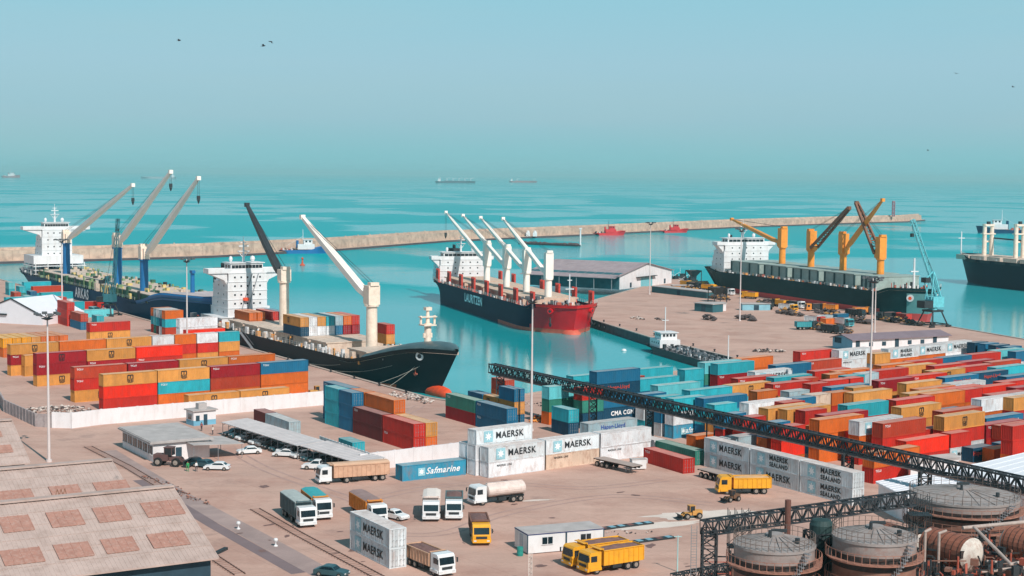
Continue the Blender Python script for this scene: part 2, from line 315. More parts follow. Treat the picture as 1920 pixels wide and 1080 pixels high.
# rocks along the sea side of the breakwater tip and the crest
rk=MB()
for k in range(420):
    i=random.randrange(len(cc)-1); p,nn=cc[i]; q=p+nn*random.uniform(10,24)+Vector((random.uniform(-4,4),random.uniform(-4,4),0)); s=random.uniform(1,2.6)
    rk.add([(q.x+dx*s*random.uniform(.6,1),q.y+dy*s*random.uniform(.6,1),4.2+dz*s*random.uniform(.5,.9)) for dx,dy,dz in((1,0,0),(0,1,0),(-1,0,0),(0,-1,0),(0,0,1),(0,0,-1))],[(0,1,4),(1,2,4),(2,3,4),(3,0,4),(1,0,5),(2,1,5),(3,2,5),(0,3,5)])
tag(rk.build('armour_rock',bwm),'pale armour rocks heaped on the crest of the breakwater','rocks',kind='stuff')
# ------------------------------------------------------------------ shipping containers
CL,CW,CH=12.19,2.44,2.59
COL={'R':('red',(190,44,34)),'F':('bright red',(222,44,24)),'D':('dark red',(150,24,34)),'P':('brick red',(176,62,40)),'M':('maroon',(104,36,38)),
 'T':('tan',(208,142,72)),'O':('orange',(206,100,38)),'Y':('yellow',(226,150,30)),'C':('cyan',(44,164,178)),'A':('pale cyan',(98,190,198)),
 'B':('blue',(28,104,140)),'N':('navy blue',(20,68,94)),'G':('green',(52,128,112)),'W':('white lettered',(206,212,216)),'V':('plain white',(220,222,226)),
 'g':('grey',(160,182,190)),'S':('sky blue scripted',(56,150,182)),'X':('rusty cream',(214,188,168)),'K':('black',(36,44,50))}
CMAT={}
def cmat(c):
    if c not in CMAT:
        rgb=COL[c][1]; CMAT[c]=mat(COL[c][0].replace(' ','_')+'_container_paint',rgb,rough=0.6,var=0.15,scale=0.45,dirt=(150,104,84) if c in 'WVXgS' else tuple(int(v*0.62+30) for v in rgb),dirtamt=0.75 if c=='X' else (0.5 if c in 'WVg' else 0.5),stretch=(1,1,0.45),rnd=0.16,spec=0.25)
    return CMAT[c]
STEEL=mat('galvanised_steel',(150,152,156),rough=0.5,metal=0.4,var=0.15)
CROOF={}
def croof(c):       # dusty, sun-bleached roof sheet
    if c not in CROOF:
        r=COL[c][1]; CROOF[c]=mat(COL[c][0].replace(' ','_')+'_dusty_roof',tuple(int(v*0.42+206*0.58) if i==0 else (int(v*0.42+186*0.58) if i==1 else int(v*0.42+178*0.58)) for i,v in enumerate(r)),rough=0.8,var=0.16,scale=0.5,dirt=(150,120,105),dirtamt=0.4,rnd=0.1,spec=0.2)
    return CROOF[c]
def body_mesh(L,c):
    m=MB(); d=0.045; w=CW; h=CH
    n=int(L/0.56); x0,x1=0.14,L-0.14
    # long sides: trapezoid corrugation
    for y,s in((0.03,1),(w-0.03,-1)):
        xs=[];p=(x1-x0)/n
        for k in range(n): a=x0+k*p; xs+=[(a,0),(a+p*.30,0),(a+p*.42,d),(a+p*.88,d)]
        xs.append((x1,0)); vs=[(x,y+s*o,z) for z in(0.14,h-0.1) for x,o in xs]; k=len(xs)
        m.add(vs,[(i,i+1,k+i+1,k+i) if s>0 else (i+1,i,k+i,k+i+1) for i in range(k-1)])
    # closed end at x=0
    n2=6; ys=[];p=(w-0.28)/n2
    for k in range(n2): a=0.14+k*p; ys+=[(a,0),(a+p*.3,0),(a+p*.42,d),(a+p*.88,d)]
    ys.append((w-0.14,0)); k=len(ys)
    m.add([(0.03+o,y,z) for z in(0.14,h-0.1) for y,o in ys],[(i+1,i,k+i,k+i+1) for i in range(k-1)])
    # roof with shallow ribs, floor
    nr=int(L/1.0); vs=[];
    for k in range(nr+1):
        x=0.06+(L-0.12)*k/nr
        for y in(0.06,w-0.06): vs+=[(x-0.0,y,h-0.035+(0.02 if k%2 else 0))]
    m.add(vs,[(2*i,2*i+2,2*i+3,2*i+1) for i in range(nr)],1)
    m.add([(0.05,0.05,0.06),(L-.05,0.05,0.06),(L-.05,w-.05,0.06),(0.05,w-.05,0.06)],[(3,2,1,0)])
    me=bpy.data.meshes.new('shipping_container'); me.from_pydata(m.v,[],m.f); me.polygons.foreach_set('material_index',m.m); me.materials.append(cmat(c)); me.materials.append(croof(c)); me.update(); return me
def frame_mesh(L,c):
    m=MB(); w=CW;h=CH;t=0.14
    for x in(t/2,L-t/2):
        for y in(t/2,w-t/2): m.box((x,y,h/2),(t,t,h-0.24))
        for z in(0.07,h-0.06): m.box((x,w/2,z),(t*.9,w-2*t,0.12))
    for y in(0.05,w-0.05):
        for z,hh in((0.08,0.16),(h-0.06,0.11)): m.box((L/2,y,z),(L-0.36,0.10,hh))
    for x in(0.09,L-0.09):
        for y in(0.08,w-0.08):
            for z in(0.06,h-0.06): m.box((x,y,z),(0.18,0.165,0.122))
    for x in (L/2-1,L/2+1):
        m.box((x,0.02,0.09),(0.36,0.03,0.11),1)
    me=bpy.data.meshes.new('frame'); me.from_pydata(m.v,[],m.f); me.polygons.foreach_set('material_index',m.m); me.materials.append(cmat(c)); me.materials.append(mat('fork_pocket_dark',(30,34,38))); me.update(); return me
def door_mesh(L,c,k):
    m=MB(); w=CW/2-0.16; y0=0.145 if k==0 else CW/2+0.01
    m.box((L-0.06,y0+w/2,CH/2),(0.05,w,CH-0.34))
    for j in range(4): m.box((L-0.045,y0+w/2,0.42+j*0.6),(0.05,w-0.12,0.30))
    for j in(0.28,0.75):
        y=y0+w*j; m.box((L-0.012,y,CH/2),(0.035,0.035,CH-0.3),1)
        for z in(0.3,0.95,1.6,2.25): m.box((L-0.012,y,z),(0.05,0.14,0.06),1)
        m.box((L-0.01,y+0.12,1.05),(0.03,0.26,0.04),1)
    me=bpy.data.meshes.new('door'); me.from_pydata(m.v,[],m.f); me.polygons.foreach_set('material_index',m.m); me.materials.append(cmat(c)); me.materials.append(STEEL); me.update(); return me
CM={}
def cmesh(L,c):
    if (L,c) not in CM: CM[(L,c)]=(body_mesh(L,c),frame_mesh(L,c),door_mesh(L,c,0),door_mesh(L,c,1))
    return CM[(L,c)]
INK=mat('black_lettering',(28,34,40),rough=0.6); WHT=mat('white_lettering',(235,238,240),rough=0.6); PBL=mat('pale_blue_star_panel',(150,196,208),rough=0.5); REDL=mat('red_lettering',(200,70,50),rough=0.6); ORL=mat('amber_lettering',(240,170,70),rough=0.6); BLL=mat('blue_lettering',(50,80,160),rough=0.6)
def small_mesh(name,m,mats):
    me=bpy.data.meshes.new(name); me.from_pydata(m.v,[],m.f); me.polygons.foreach_set('material_index',m.m)
    for q in mats: me.materials.append(q)
    me.update(); return me
def star_panel():
    m=MB(); s=0.95; m.add([(-s,0,-s),(s,0,-s),(s,0,s),(-s,0,s)],[(0,1,2,3)],0)
    vs=[(0,-.012,0)]+[((0.78 if k%2==0 else 0.36)*math.sin(math.pi*k/7),-.012,(0.78 if k%2==0 else 0.36)*math.cos(math.pi*k/7)) for k in range(14)]
    m.add(vs,[(0,(k+1)%14+1,k+1) for k in range(14)],1); return small_mesh('star_emblem',m,[PBL,WHT])
def blk_emblem():      # square black three-hump mark above a small line of letters
    m=MB(); w=0.70
    m.extry([(-w,.1),(-w,.75),(-w+.18,.9),(-.1,.9),(0,.8),(.1,.9),(w-.18,.9),(w,.75),(w,.1),(w-.2,.1),(w-.2,.68),(.1,.68),(.1,.1),(-.1,.1),(-.1,.68),(-w+.2,.68),(-w+.2,.1)],-.012,0)
    for a,b in((-w,-.08),(.08,w)):
        m.bx(a,b,-.012,0,-.1,.02); m.bx(a,b,-.012,0,-.36,-.24); m.bx(a,b,-.012,0,-.62,-.50)
        m.bx(a,a+.16,-.012,0,-.36,.02) ; 
        if a<0: m.bx(b-.16,b,-.012,0,-.62,-.24)
        else: m.bx(a,a+.16,-.012,0,-.62,-.24)
    m.bx(-.5,.5,-.012,0,-.82,-.72); return small_mesh('emblem',m,[INK])
EMB={}
def put_mesh(name,me,parent,loc,rz=0,sc=1):
    o=bpy.data.objects.new(name,me); SC.collection.objects.link(o); o.parent=parent; o.location=loc; o.rotation_euler=(0,0,rz); o.scale=(sc,sc,sc); return o
ALLC=[]   # every container: object, stack key, tier, colour
def container(loc,rz,c,L=CL,near=True,textside=0,style=None):
    b,f,d0,d1=cmesh(L,c); o=bpy.data.objects.new('shipping_container',b); SC.collection.objects.link(o); o.location=loc; o.rotation_euler=(0,0,rz)
    put_mesh('frame',f,o,(0,0,0))
    if near:
        for me in(d0,d1): put_mesh('door',me,o,(0,0,0))
    if textside is not None:
        if 'star' not in EMB: EMB['star']=star_panel(); EMB['blk']=blk_emblem()
        y=-0.015; zc=CH/2; big=L>8
        st=style if style is not None else {'W':'maersk','T':'blk','S':'saf'}.get(c,'code' if random.random()<.75 else '')
        if st=='maersk' and big:
            put_mesh('emblem',EMB['star'],o,(2.6,y,zc)); add_text('MAERSK',o,(7.2,y,zc),1.55,INK,bold=0.022)
        elif st=='maersk': put_mesh('emblem',EMB['star'],o,(1.3,y,zc),sc=.8); add_text('MAERSK',o,(4.0,y,zc),0.9,INK,bold=0.03)
        elif st=='sealand':
            put_mesh('emblem',EMB['star'],o,(2.8,y,zc)); add_text('MAERSK',o,(7.2,y,zc+.5),1.2,INK,bold=0.03); add_text('SEALAND',o,(7.2,y,zc-.6),1.0,INK,bold=0.03)
        elif st=='small': add_text('MAERSK LINE',o,(3.4 if big else 2.4,y,zc+.62),0.5,INK,bold=0.01)
        elif st=='blk': put_mesh('emblem',EMB['blk'],o,(L*0.5,y,zc),sc=1.0 if big else .8)
        elif st=='blkl': put_mesh('emblem',EMB['blk'],o,(L*0.32,y,zc),sc=.9)
        elif st=='saf':
            put_mesh('emblem',EMB['star'],o,(L*.3,y,zc),sc=.7); add_text('Safmarine',o,(L*.63,y,zc),1.5 if big else .9,WHT,bold=0.02,shear=0.35)
        elif st=='hl': add_text('Hapag-Lloyd',o,(L*.5,y,zc+.3),1.1,REDL if c!='g' else BLL,bold=0.02)
        elif st=='cma': add_text('CMA CGM',o,(L*.6,y,zc),1.3,WHT,bold=0.03)
        elif st=='gold': put_mesh('emblem',EMB['blk'],o,(L*.5,y,zc),sc=1.0).active_material
        elif st=='code' and big: add_text('TCLU',o,(1.3,y,zc+.75),0.55,WHT if c in 'RDPMBNGOFKC' else INK,bold=0.02); 
    return o
STK=[]   # (x0,y0,ang,L,n) footprints for the clash test
def corners(x,y,a,L,Wd,sh=0.0):
    c,s=math.cos(a),math.sin(a); return [(x+u*c-v*s,y+u*s+v*c) for u,v in((sh,sh),(L-sh,sh),(L-sh,Wd-sh),(sh,Wd-sh))]
def clash(A,B):
    for P,Q in((A,B),(B,A)):
        for i in range(4):
            ex,ey=P[(i+1)%4][0]-P[i][0],P[(i+1)%4][1]-P[i][1]; nx,ny=ey,-ex
            a=[nx*p[0]+ny*p[1] for p in P]; b=[nx*p[0]+ny*p[1] for p in Q]
            if max(a)<=min(b) or max(b)<=min(a): return False
    return True
def free(x,y,a,L):
    P=corners(x,y,a,L,CW,0.03); r=L+1
    for (x2,y2,a2,L2,W2) in STK:
        if abs(x-x2)+abs(y-y2)<45 and clash(P,corners(x2,y2,a2,L2,W2)): return False
    return True
CSTACK=[]
def stack(x,y,a,cols,L=CL,zone='',styles=None,z0=0.0,push=False,near=True):
    """cols: colours top to bottom"""
    if push:
        d=Vector((x,y)).normalized(); k=0
        while not free(x,y,a,L) and k<70: x+=d.x*0.5; y+=d.y*0.5; k+=1
        if k>=70: return None
    if z0==0: STK.append((x,y,a,L,CW))
    n=len(cols); s={'x':x,'y':y,'a':a,'L':L,'cols':cols,'zone':zone,'obj':[]}
    for i,c in enumerate(cols):       # i=0 top
        z=z0+(n-1-i)*(CH+0.01); jx=random.uniform(-.05,.05); jy=random.uniform(-.03,.03)
        st=styles[i] if styles and i<len(styles) else None
        o=container((x+jx,y+jy,z),a+random.uniform(-.002,.002),c,L,near,0,st); s['obj'].append(o)
    CSTACK.append(s); return s
def arow(px,py,ang,stacks,zone,L=CL,z=0.0,gap=0.35,push=False):
    """row along ang from the near left bottom corner; stacks: list of 'colours' or (colours, L, styles)"""
    p=G(px,py,z); a=R(ang); u=0
    for st in stacks:
        if isinstance(st,str): st=(st,L,None)
        c,l,sty=st
        if c.strip('.'): stack(p.x+math.cos(a)*u,p.y+math.sin(a)*u,a,c,l,zone,sty,push=push)
        u+=l+gap
def brow(px,py,ang,stacks,zone,L=CL,gap=0.3,off=0.0,push=False):
    """row seen from its long dark side; px,py is the NEAR corner (long side meets lit end); stacks listed near to far"""
    p=G(px,py,0); a=R(ang); u=0; nx,ny=-math.sin(a)*off,math.cos(a)*off
    for st in stacks:
        if isinstance(st,str): st=(st,L,None)
        c,l,sty=st; u+=l
        if c.strip('.'): stack(p.x-math.cos(a)*u+nx,p.y-math.sin(a)*u+ny,a,c,l,zone,sty,push=push)
        u+=gap
AL,AR,BA=37.0,38.0,-59.0
S6=6.06
# --- foreground and middle
brow(729.5,1067,-59.3,[('WW',CL,['maersk','maersk'])],'beside the road')
arow(754,903,32,[('S',CL,['saf'])],'beside the lorry park')
arow(915.4,896.7,AR,[('WV',CL,['maersk','small']),('WX',CL,['maersk','small']),('VV',CL,['','small'])],'facing the lorry park')
arow(892,892.5,AR,[('WVV',CL,['maersk','','']),('S',CL,['saf'])],'behind the lettered front row')
arow(876,888,AR,[('VV',CL,['',''])],'behind the lettered front row')
brow(1281,888.6,-61,[('R',CL,None)],'beside the lorry park')
brow(1303,873,-60,[('G',CL,None),('V',S6,None)],'behind the single red container')
b3=G(1599,887,2*CH+.01); 
p=PR((b3.x,b3.y,0)); brow(p[0],p[1],-59,[('WW',CL,['sealand','sealand']),('WW',CL,['sealand','maersk']),('WW',CL,['maersk','maersk'])],'behind the yellow tipper')
brow(661,857,BA,[('C',S6,None)],'by the carport')
brow(542,816,BA,[('g',CL,['']),('M',S6,None)],'by the carport')
brow(775.5,848,-57.5,['RR','MM',('BBB',S6,None),('CCC',S6,None)],'on the apron by the black ship')
brow(775.5,848,-57.5,['TO','OTO',('OOO',S6,None),('BBB',CL,None)],'on the apron by the black ship',off=2.55)
brow(950,816,-58.5,[('BB',CL,None),('GD',CL,['code',''])],'on the bare ground by the basin')
brow(964,802,-58.5,[('BTB',S6,['','','']),('TB',S6,['blkl','']),('BB',S6,None)],'at the corner of the basin',push=True)
brow(947,757,-58.5,[('PO',S6,None)],'at the basin end',push=True)
brow(1066,818,-58,[('CN',S6,None)],'by the log pile',push=True)
arow(1118,791,AR,[('BNBN',CL,['','hl','','cma'])],'under the truss gantry')
arow(1207,813,AR,[('BWC',S6,['','maersk',''])],'under the truss gantry',push=True)
arow(1262,823,AR,[('CVS',S6+3,['','small','saf'])],'under the truss gantry',push=True)
for px,py,n,c,l,sty in [ (1104,795,2,'gV',CL,['hl','']),(1365,826,2,'gV',CL,['',''])]:
    q=G(px,py,n*CH); stack(q.x,q.y,R(AR),c,l,'behind the white front row',sty,push=True)
q=G(1304,818,CH); stack(q.x,q.y,R(AR),'O',S6,'behind the long lettered row',None,push=True)
# --- left yard
arow(354,764,AL,[('T',CL,['blk']),('T',CL,['blk'])],'along the white wall',gap=.25)
p0=G(194,771); al=R(AL)
arow(194,771,AL,[('TFR',CL,['blk','','']),('TCO',CL,['blk','code',''])],'in the front row of the left yard',gap=.25)
pp=p0+Vector((math.cos(al),math.sin(al),0))*(2*CL+.5)
stack(pp.x,pp.y,al,'DPO',CL,'in the front row of the left yard',['code','',''],push=True)
pp+=Vector((math.cos(al),math.sin(al),0))*(CL+.25); stack(pp.x,pp.y,al,'BOO',CL,'in the front row of the left yard',['code','',''],push=True)
arow(140,755,AL,[('PRT',CL,None),('DRR',CL,None),('TRR',CL,None),('ORR',CL,None)],'in the second row of the left yard',gap=.25,push=True)
arow(69,725,AL,[('DDT',CL,['gold','code','blk']),('TDT',CL,None),('FRT',CL,None)],'in the third row of the left yard',gap=.25,push=True)
arow(47,706,AL,[('TT',S6,['blk','blk'])],'at the left end of the third row',push=True)
arow(20,705,AL,[('TDT',CL,None),('ORT',CL,['','','']),('TRT',CL,['blk','','']),('VVT',S6,['','','']),('ORO',S6,['','','']),('VRT',S6,['','','']),('CTO',S6,['','',''])],'in the fourth row of the left yard',gap=.3,push=True)
q=G(263,634,2*CH); stack(q.x,q.y,al,'TO',CL,'behind the white-roofed row',['blk',''],push=True)
q=G(168,606,3*CH); stack(q.x,q.y,al,'RTO',CL,'near the white tent',['code','blk',''],push=True)
for k,(c) in enumerate(['OT','OO','OT','TO','YO','YR','YO']):
    q=G(112,664); d=Vector((math.cos(al),math.sin(al),0)); pos=q-d*(2.62*k); a=R(BA+6)
    stack(pos.x-math.cos(a)*CL,pos.y-math.sin(a)*CL,a,c,CL,'in the side-by-side rank near the white tent',['',''],push=True)
q=G(151,619); a=R(BA); stack(q.x-math.cos(a)*CL,q.y-math.sin(a)*CL,a,'PB',CL,'near the white tent',['',''],push=True)
q=G(126,612); stack(q.x-math.cos(a)*CL,q.y-math.sin(a)*CL,a,'RRR',CL,'near the white tent',['','',''],push=True)
arow(350,653,AL,[('FR',CL,['',''])],'beside the stern of the black ship',push=True)
arow(357,669,AL,[('C',S6-2.0+2,['code'])],'beside the tall light mast',push=True)
q=G(337,598,3*CH); stack(q.x,q.y,al,'VVR',CL,'by the white deckhouse of the black ship',['','',''],push=True)
for k,c in enumerate(['OCP','gBV','VCM','gAG','OCR']):
    q=G(310,630); b=R(BA); pos=q-Vector((math.cos(b),math.sin(b),0))*(2.75*k); stack(pos.x,pos.y,al,c,S6,'in the side-by-side rank under the blue ship',['','',''],push=True)
random.seed(21)
# cyan and mixed containers far left by the blue ship
for i,(px,py) in enumerate([(12,585),(40,583),(70,590),(95,596),(20,572),(50,570),(78,575),(104,582),(128,589),(150,596),(172,604),(30,560),(62,562),(90,567),(118,573),(143,580),(166,588),(10,552),(45,553)]):
    q=G(px,py); c=['CA','AC','CC','CG','PC','BA','CV','RC'][i%8]; a=R(BA if i%3 else AL)
    stack(q.x,q.y,a,c[:1] if i in(8,9,10,13,14,15,16) else c,S6 if i%3 else CL,'in the cyan cluster beside the blue ship',['',''],push=True)
# --- right yard: near left top corner of each stack, colours top to bottom
RY=[(1639,850,'OR',CL,['code','code']),(1604,812,'FO',CL,['','code']),(1527,801,'OS',CL,['','saf']),(1700,828,'FR',CL,None),(1783,819,'RWW'[:2],S6,['code','maersk']),
(1825,841,'N',S6,['hl']),(1864,843,'O',S6-3.0+3,['']),(1880,843,'B',CL,['hl']),
(1771,791,'TRW',CL,['blk','code','maersk']),(1850,806,'DR',CL,['code','']),(1656,795,'PRR',CL,['code','','']),(1537,799,'OOO',CL,['','','']),(1612,791,'WOR',CL,['maersk','','']),
(1547,780,'DRR',CL,None),(1510,775,'RRR',S6,None),(1590,763,'CRR',CL,['','','']),(1477,769,'TOT',CL,['','','']),(1440,767,'TTR',CL,['','','']),(1404,757,'VVT',CL,['','','']),
(1356,779,'BRK',S6,['','','']),(1393,790,'RFV',S6,['code','','']),(1438,795,'BOO',S6,['','','']),(1466,802,'RFO',S6,['code','','']),
(1294,733,'CCC',CL,['','','']),(1370,724,'TAC',CL,['blk','','']),(1450,721,'RTT',CL,['code','blk','']),(1234,724,'ACB',CL,['','','']),(1196,717,'CBB',CL,['','','']),
(1188,694,'CPB',CL,['','','']),(1284,694,'CCP',S6,['','','']),(1346,683,'CDR',CL,['','code','']),(1322,681,'AGB',CL,['','','']),(1384,677,'OOP',CL,['','','']),
(1384,711,'RRT',CL,['code','','']),(1416,698,'WWV',CL,['maersk','','']),(1455,686,'BBN',CL,['','','']),(1452,709,'CBB',CL,['','','']),
(1501,660,'RDR',CL,['code','','']),(1515,682,'PRR',CL,['code','','']),(1528,697,'RRR',CL,['','','']),(1556,703,'ODD',S6,['code','','']),(1570,701,'OOT',CL,['','','']),(1588,710,'CBB',S6,['','','']),(1615,704,'ggV',S6,['','','']),
(1558.5,727.5,'BOO',CL,['hl','','']),(1521,721,'RRR',S6,['code','','']),
(1573,657,'WWO',CL,['maersk','small','']),(1666,655,'WOO',CL,['sealand','','']),(1719,650,'WOV',CL,['maersk','','']),(1770,645,'WVO',CL,['maersk','','']),(1640,664,'TgB',S6,['','','']),
(1648,715,'DTR',CL,['code','blk','']),(1711,710,'FPR',CL,['code','','']),(1724,731,'OPT',CL,['','','']),(1783,726,'WBN',CL,['maersk','','']),(1844,727,'FTV',CL,['','blk','']),
(1705,745,'TTR',CL,['blk','','']),(1776,748,'FTO',CL,['code','','']),(1630,764,'VX',S6,['','']),(1664,762,'RN',S6,['code','']),(1768,776,'PTN',CL,['code','','']),(1910,753,'WTT',CL,['maersk','','']),
(1850,785,'BT',CL,['cma','']),(1738,774,'BO',CL,['','']),(1748,697,'TRO',CL,['blk','','']),(1806,693,'RRO',CL,['','','']),(1772,709,'BNN',CL,['hl','','']),(1830,704,'NBR',CL,['hl','','']),
(1652,686,'ORT',CL,['','','']),(1708,680,'RRO',CL,['','','']),(1765,673,'BNR',CL,['','','']),(1822,668,'RPT',CL,['','','']),(1640,700,'RTD',CL,['','','']),(1694,694,'TRD',CL,['','','']),(1752,687,'RTT',CL,['','','']),(1808,680,'DOR',CL,['','','']),
(1868,690,'CAN',CL,['','','']),(1888,707,'BNB',CL,['','','']),(1866,661,'AAN',CL,['','','']),(1828,643,'NNB',S6,['','','']),(1848,645,'BGN',S6,['','','']),(1868,648,'NBN',S6,['hl','','']),(1890,651,'BNN',S6,['hl','','']),(1905,660,'BVN',S6,['','','']),
(1690,765,'TTO',CL,None),(1840,764,'VOT',CL,['','','']),(1905,728,'DRO',CL,['','','']),(1600,745,'TBB',CL,['','','']),(1520,745,'XTO',S6,['','','']),(1492,748,'BBT',S6,['','','']),
(1700,720,'TRV',CL,['','','']),(1858,680,'POO',CL,['','','']),(1880,719,'ROO',CL,['','','']),(1900,800,'RRO',CL,['','','']),(1075,706,'CCG',CL,['','','']),(1030,728,'AGO',CL,['','','']),(1090,728,'RGN',S6,['','','']),(1130,712,'POB',CL,['','','']),
(1240,745,'CBW',S6,['','','']),(1320,748,'BCB',CL,['','','']),(1340,762,'CTB',S6,['','','']),(1480,735,'gTT',S6,['','','']),(1880,818,'PR',CL,['code','']),(1735,806,'RO',S6,['','']),(1560,740,'ORT',S6,['','','']),(1680,755,'RTO',CL,['','','']),(1420,735,'OTT',S6,['','','']),(1550,715,'RPO',CL,['','','']),(1600,728,'TOR',S6,['','','']),(1860,742,'RDO',CL,['','','']),(1900,775,'TRO',CL,['blk','','']),(1810,735,'ROT',S6,['','','']),(1500,712,'PRR',S6,['','','']),(1470,756,'RRO',S6,['','','']),(1740,754,'OOR',CL,['','',''])]
RY.sort(key=lambda e:-(e[1]-0.0*e[0])-14*(3-len(e[2])))
for px,py,c,l,sty in RY:
    q=G(px,py,len(c)*CH); stack(q.x,q.y,R(AR),c,l,'in the right yard',sty,push=True)
RYN=len(CSTACK)
# ------------------------------------------------------------------ ships
def solve(fn,a,b,n=60):
    fa=fn(a)
    for _ in range(n):
        m=(a+b)/2; fm=fn(m)
        if (fm>0)==(fa>0): a,fa=m,fm
        else: b=m
    return (a+b)/2
def online(P0,d,px,z,lo=-400,hi=400):
    return solve(lambda s:PR((P0.x+d.x*s,P0.y+d.y*s,z))[0]-px,lo,hi)
def tipat(P,d,px,py,hi=90):
    u=solve(lambda u:AT(px,py,P.y+u*d.y).x-(P.x+u*d.x),0.5,hi); q=AT(px,py,P.y+u*d.y); return Vector((P.x+u*d.x,q.y,q.z))
def zat(px,py,P):   # height above quay of pixel row py straight above ground point P
    return AT(px,py,P.y).z
JIBW=mat('jib_off_white',(246,236,226),rough=.5,var=.05)
WHITE=mat('ship_white_paint',(222,222,224),rough=0.5,var=0.05,scale=0.3,dirt=(176,150,130),dirtamt=0.25,stretch=(1,1,.4))
CREAM=mat('crane_cream_paint',(240,220,202),rough=0.5,var=0.08,scale=0.4,dirt=(170,120,90),dirtamt=0.3)
DGL=glass('dark_ship_glass',(24,40,48))
RAILM=mat('ship_rail_white',(205,205,200),rough=0.6)
DARKM=mat('dark_machinery',(44,50,54),rough=0.6,var=0.3)
RUST=mat('rust_red_steel',(170,84,66),rough=0.7,var=0.2,scale=1)
def sstep(a,b,t):
    t=max(0,min(1,(t-a)/(b-a))); return t*t*(3-2*t)
def make_hull(root,L,B,D,rise,rake,mats,msel,full=0,fc=(0.82,0.93),bulw=1.1,stern_rise=0.0,deckm=None,whale=False,N=46):
    """x forward; z=0 at the water; mats list, msel(t,frac,z)->index"""
    zd=lambda t:D+rise*sstep(fc[0],fc[1],t)+stern_rise*sstep(.14,.05,t) if False else D+rise*sstep(fc[0],fc[1],t)+(stern_rise*(1-sstep(.05,.14,t)))
    def hb(t,f):
        dk=(0.80+0.20*sstep(0,.08,t))*(1-max(0,(t-(.80+full*.09))/(.20-full*.09))**2.3)
        wl=(0.45+0.55*sstep(0,.16,t))*(1-max(0,(t-(.70+full*.14))/(.30-full*.14))**(1.7+full*.5))
        return B/2*(wl+(dk-wl)*(f**1.4))
    def xx(t,f): return -L/2+L*t+rake*f*max(0,(t-.78)/.22)**1.5+(1-f)*5.5*max(0,1-t/.14)
    fr=[-.15,0,.14,.28,.42,.56,.70,.85,1.0]; m=MB()
    for side in(1,-1):
        o=len(m.v)
        for i in range(N+1):
            t=i/N
            for f in fr:
                z=f*zd(t) if f>0 else f*D; g=max(0,f); m.v.append((xx(t,g),side*max(0.0,hb(t,g)),z))
        K=len(fr)
        for i in range(N):
            for k in range(K-1):
                q=(o+i*K+k,o+(i+1)*K+k,o+(i+1)*K+k+1,o+i*K+k+1)
                m.f.append(q if side<0 else tuple(reversed(q))); t=(i+.5)/N; f=(fr[k]+fr[k+1])/2
                m.m.append(msel(t,max(f,0),f*zd(t)))
    K=len(fr); M2=(N+1)*K
    for k in range(K-1): m.f.append((k,k+1,M2+k+1,M2+k)); m.m.append(msel(0,fr[k],fr[k]*D))
    # bulwark inside face and top lip
    hull=m.build('hull',mats,root,smooth=False)
    for p in hull.data.polygons: p.use_smooth=True
    dk=MB(); vs=[]
    for i in range(N+1):
        t=i/N; z=zd(t)-bulw; y=max(0.0,hb(t,1)-0.05); vs+=[(xx(t,1)*1.0,y,z),(xx(t,1),-y,z)]
    dk.add(vs,[(2*i,2*i+1,2*i+3,2*i+2) for i in range(N)])
    dk.build('deck',deckm or mat('ship_deck_red',(150,96,84),rough=0.85,var=0.2,scale=0.3),root)
    return zd,hb,xx
WINM={}
def windows_row(par,x,y0,y1,z,n,w=0.7,h=0.7,face='x',proud=0.03,name='window'):
    key=(round(w,2),round(h,2),face)
    if key not in WINM:
        b=MB(); b.box((0,0,0),(proud*2,w,h) if face=='x' else (w,proud*2,h)); WINM[key]=small_mesh('window',b,[DGL])
    for k in range(n):
        y=y0+(y1-y0)*(k+.5)/n; put_mesh(name,WINM[key],par,(x,y,z) if face=='x' else (y,x,z))
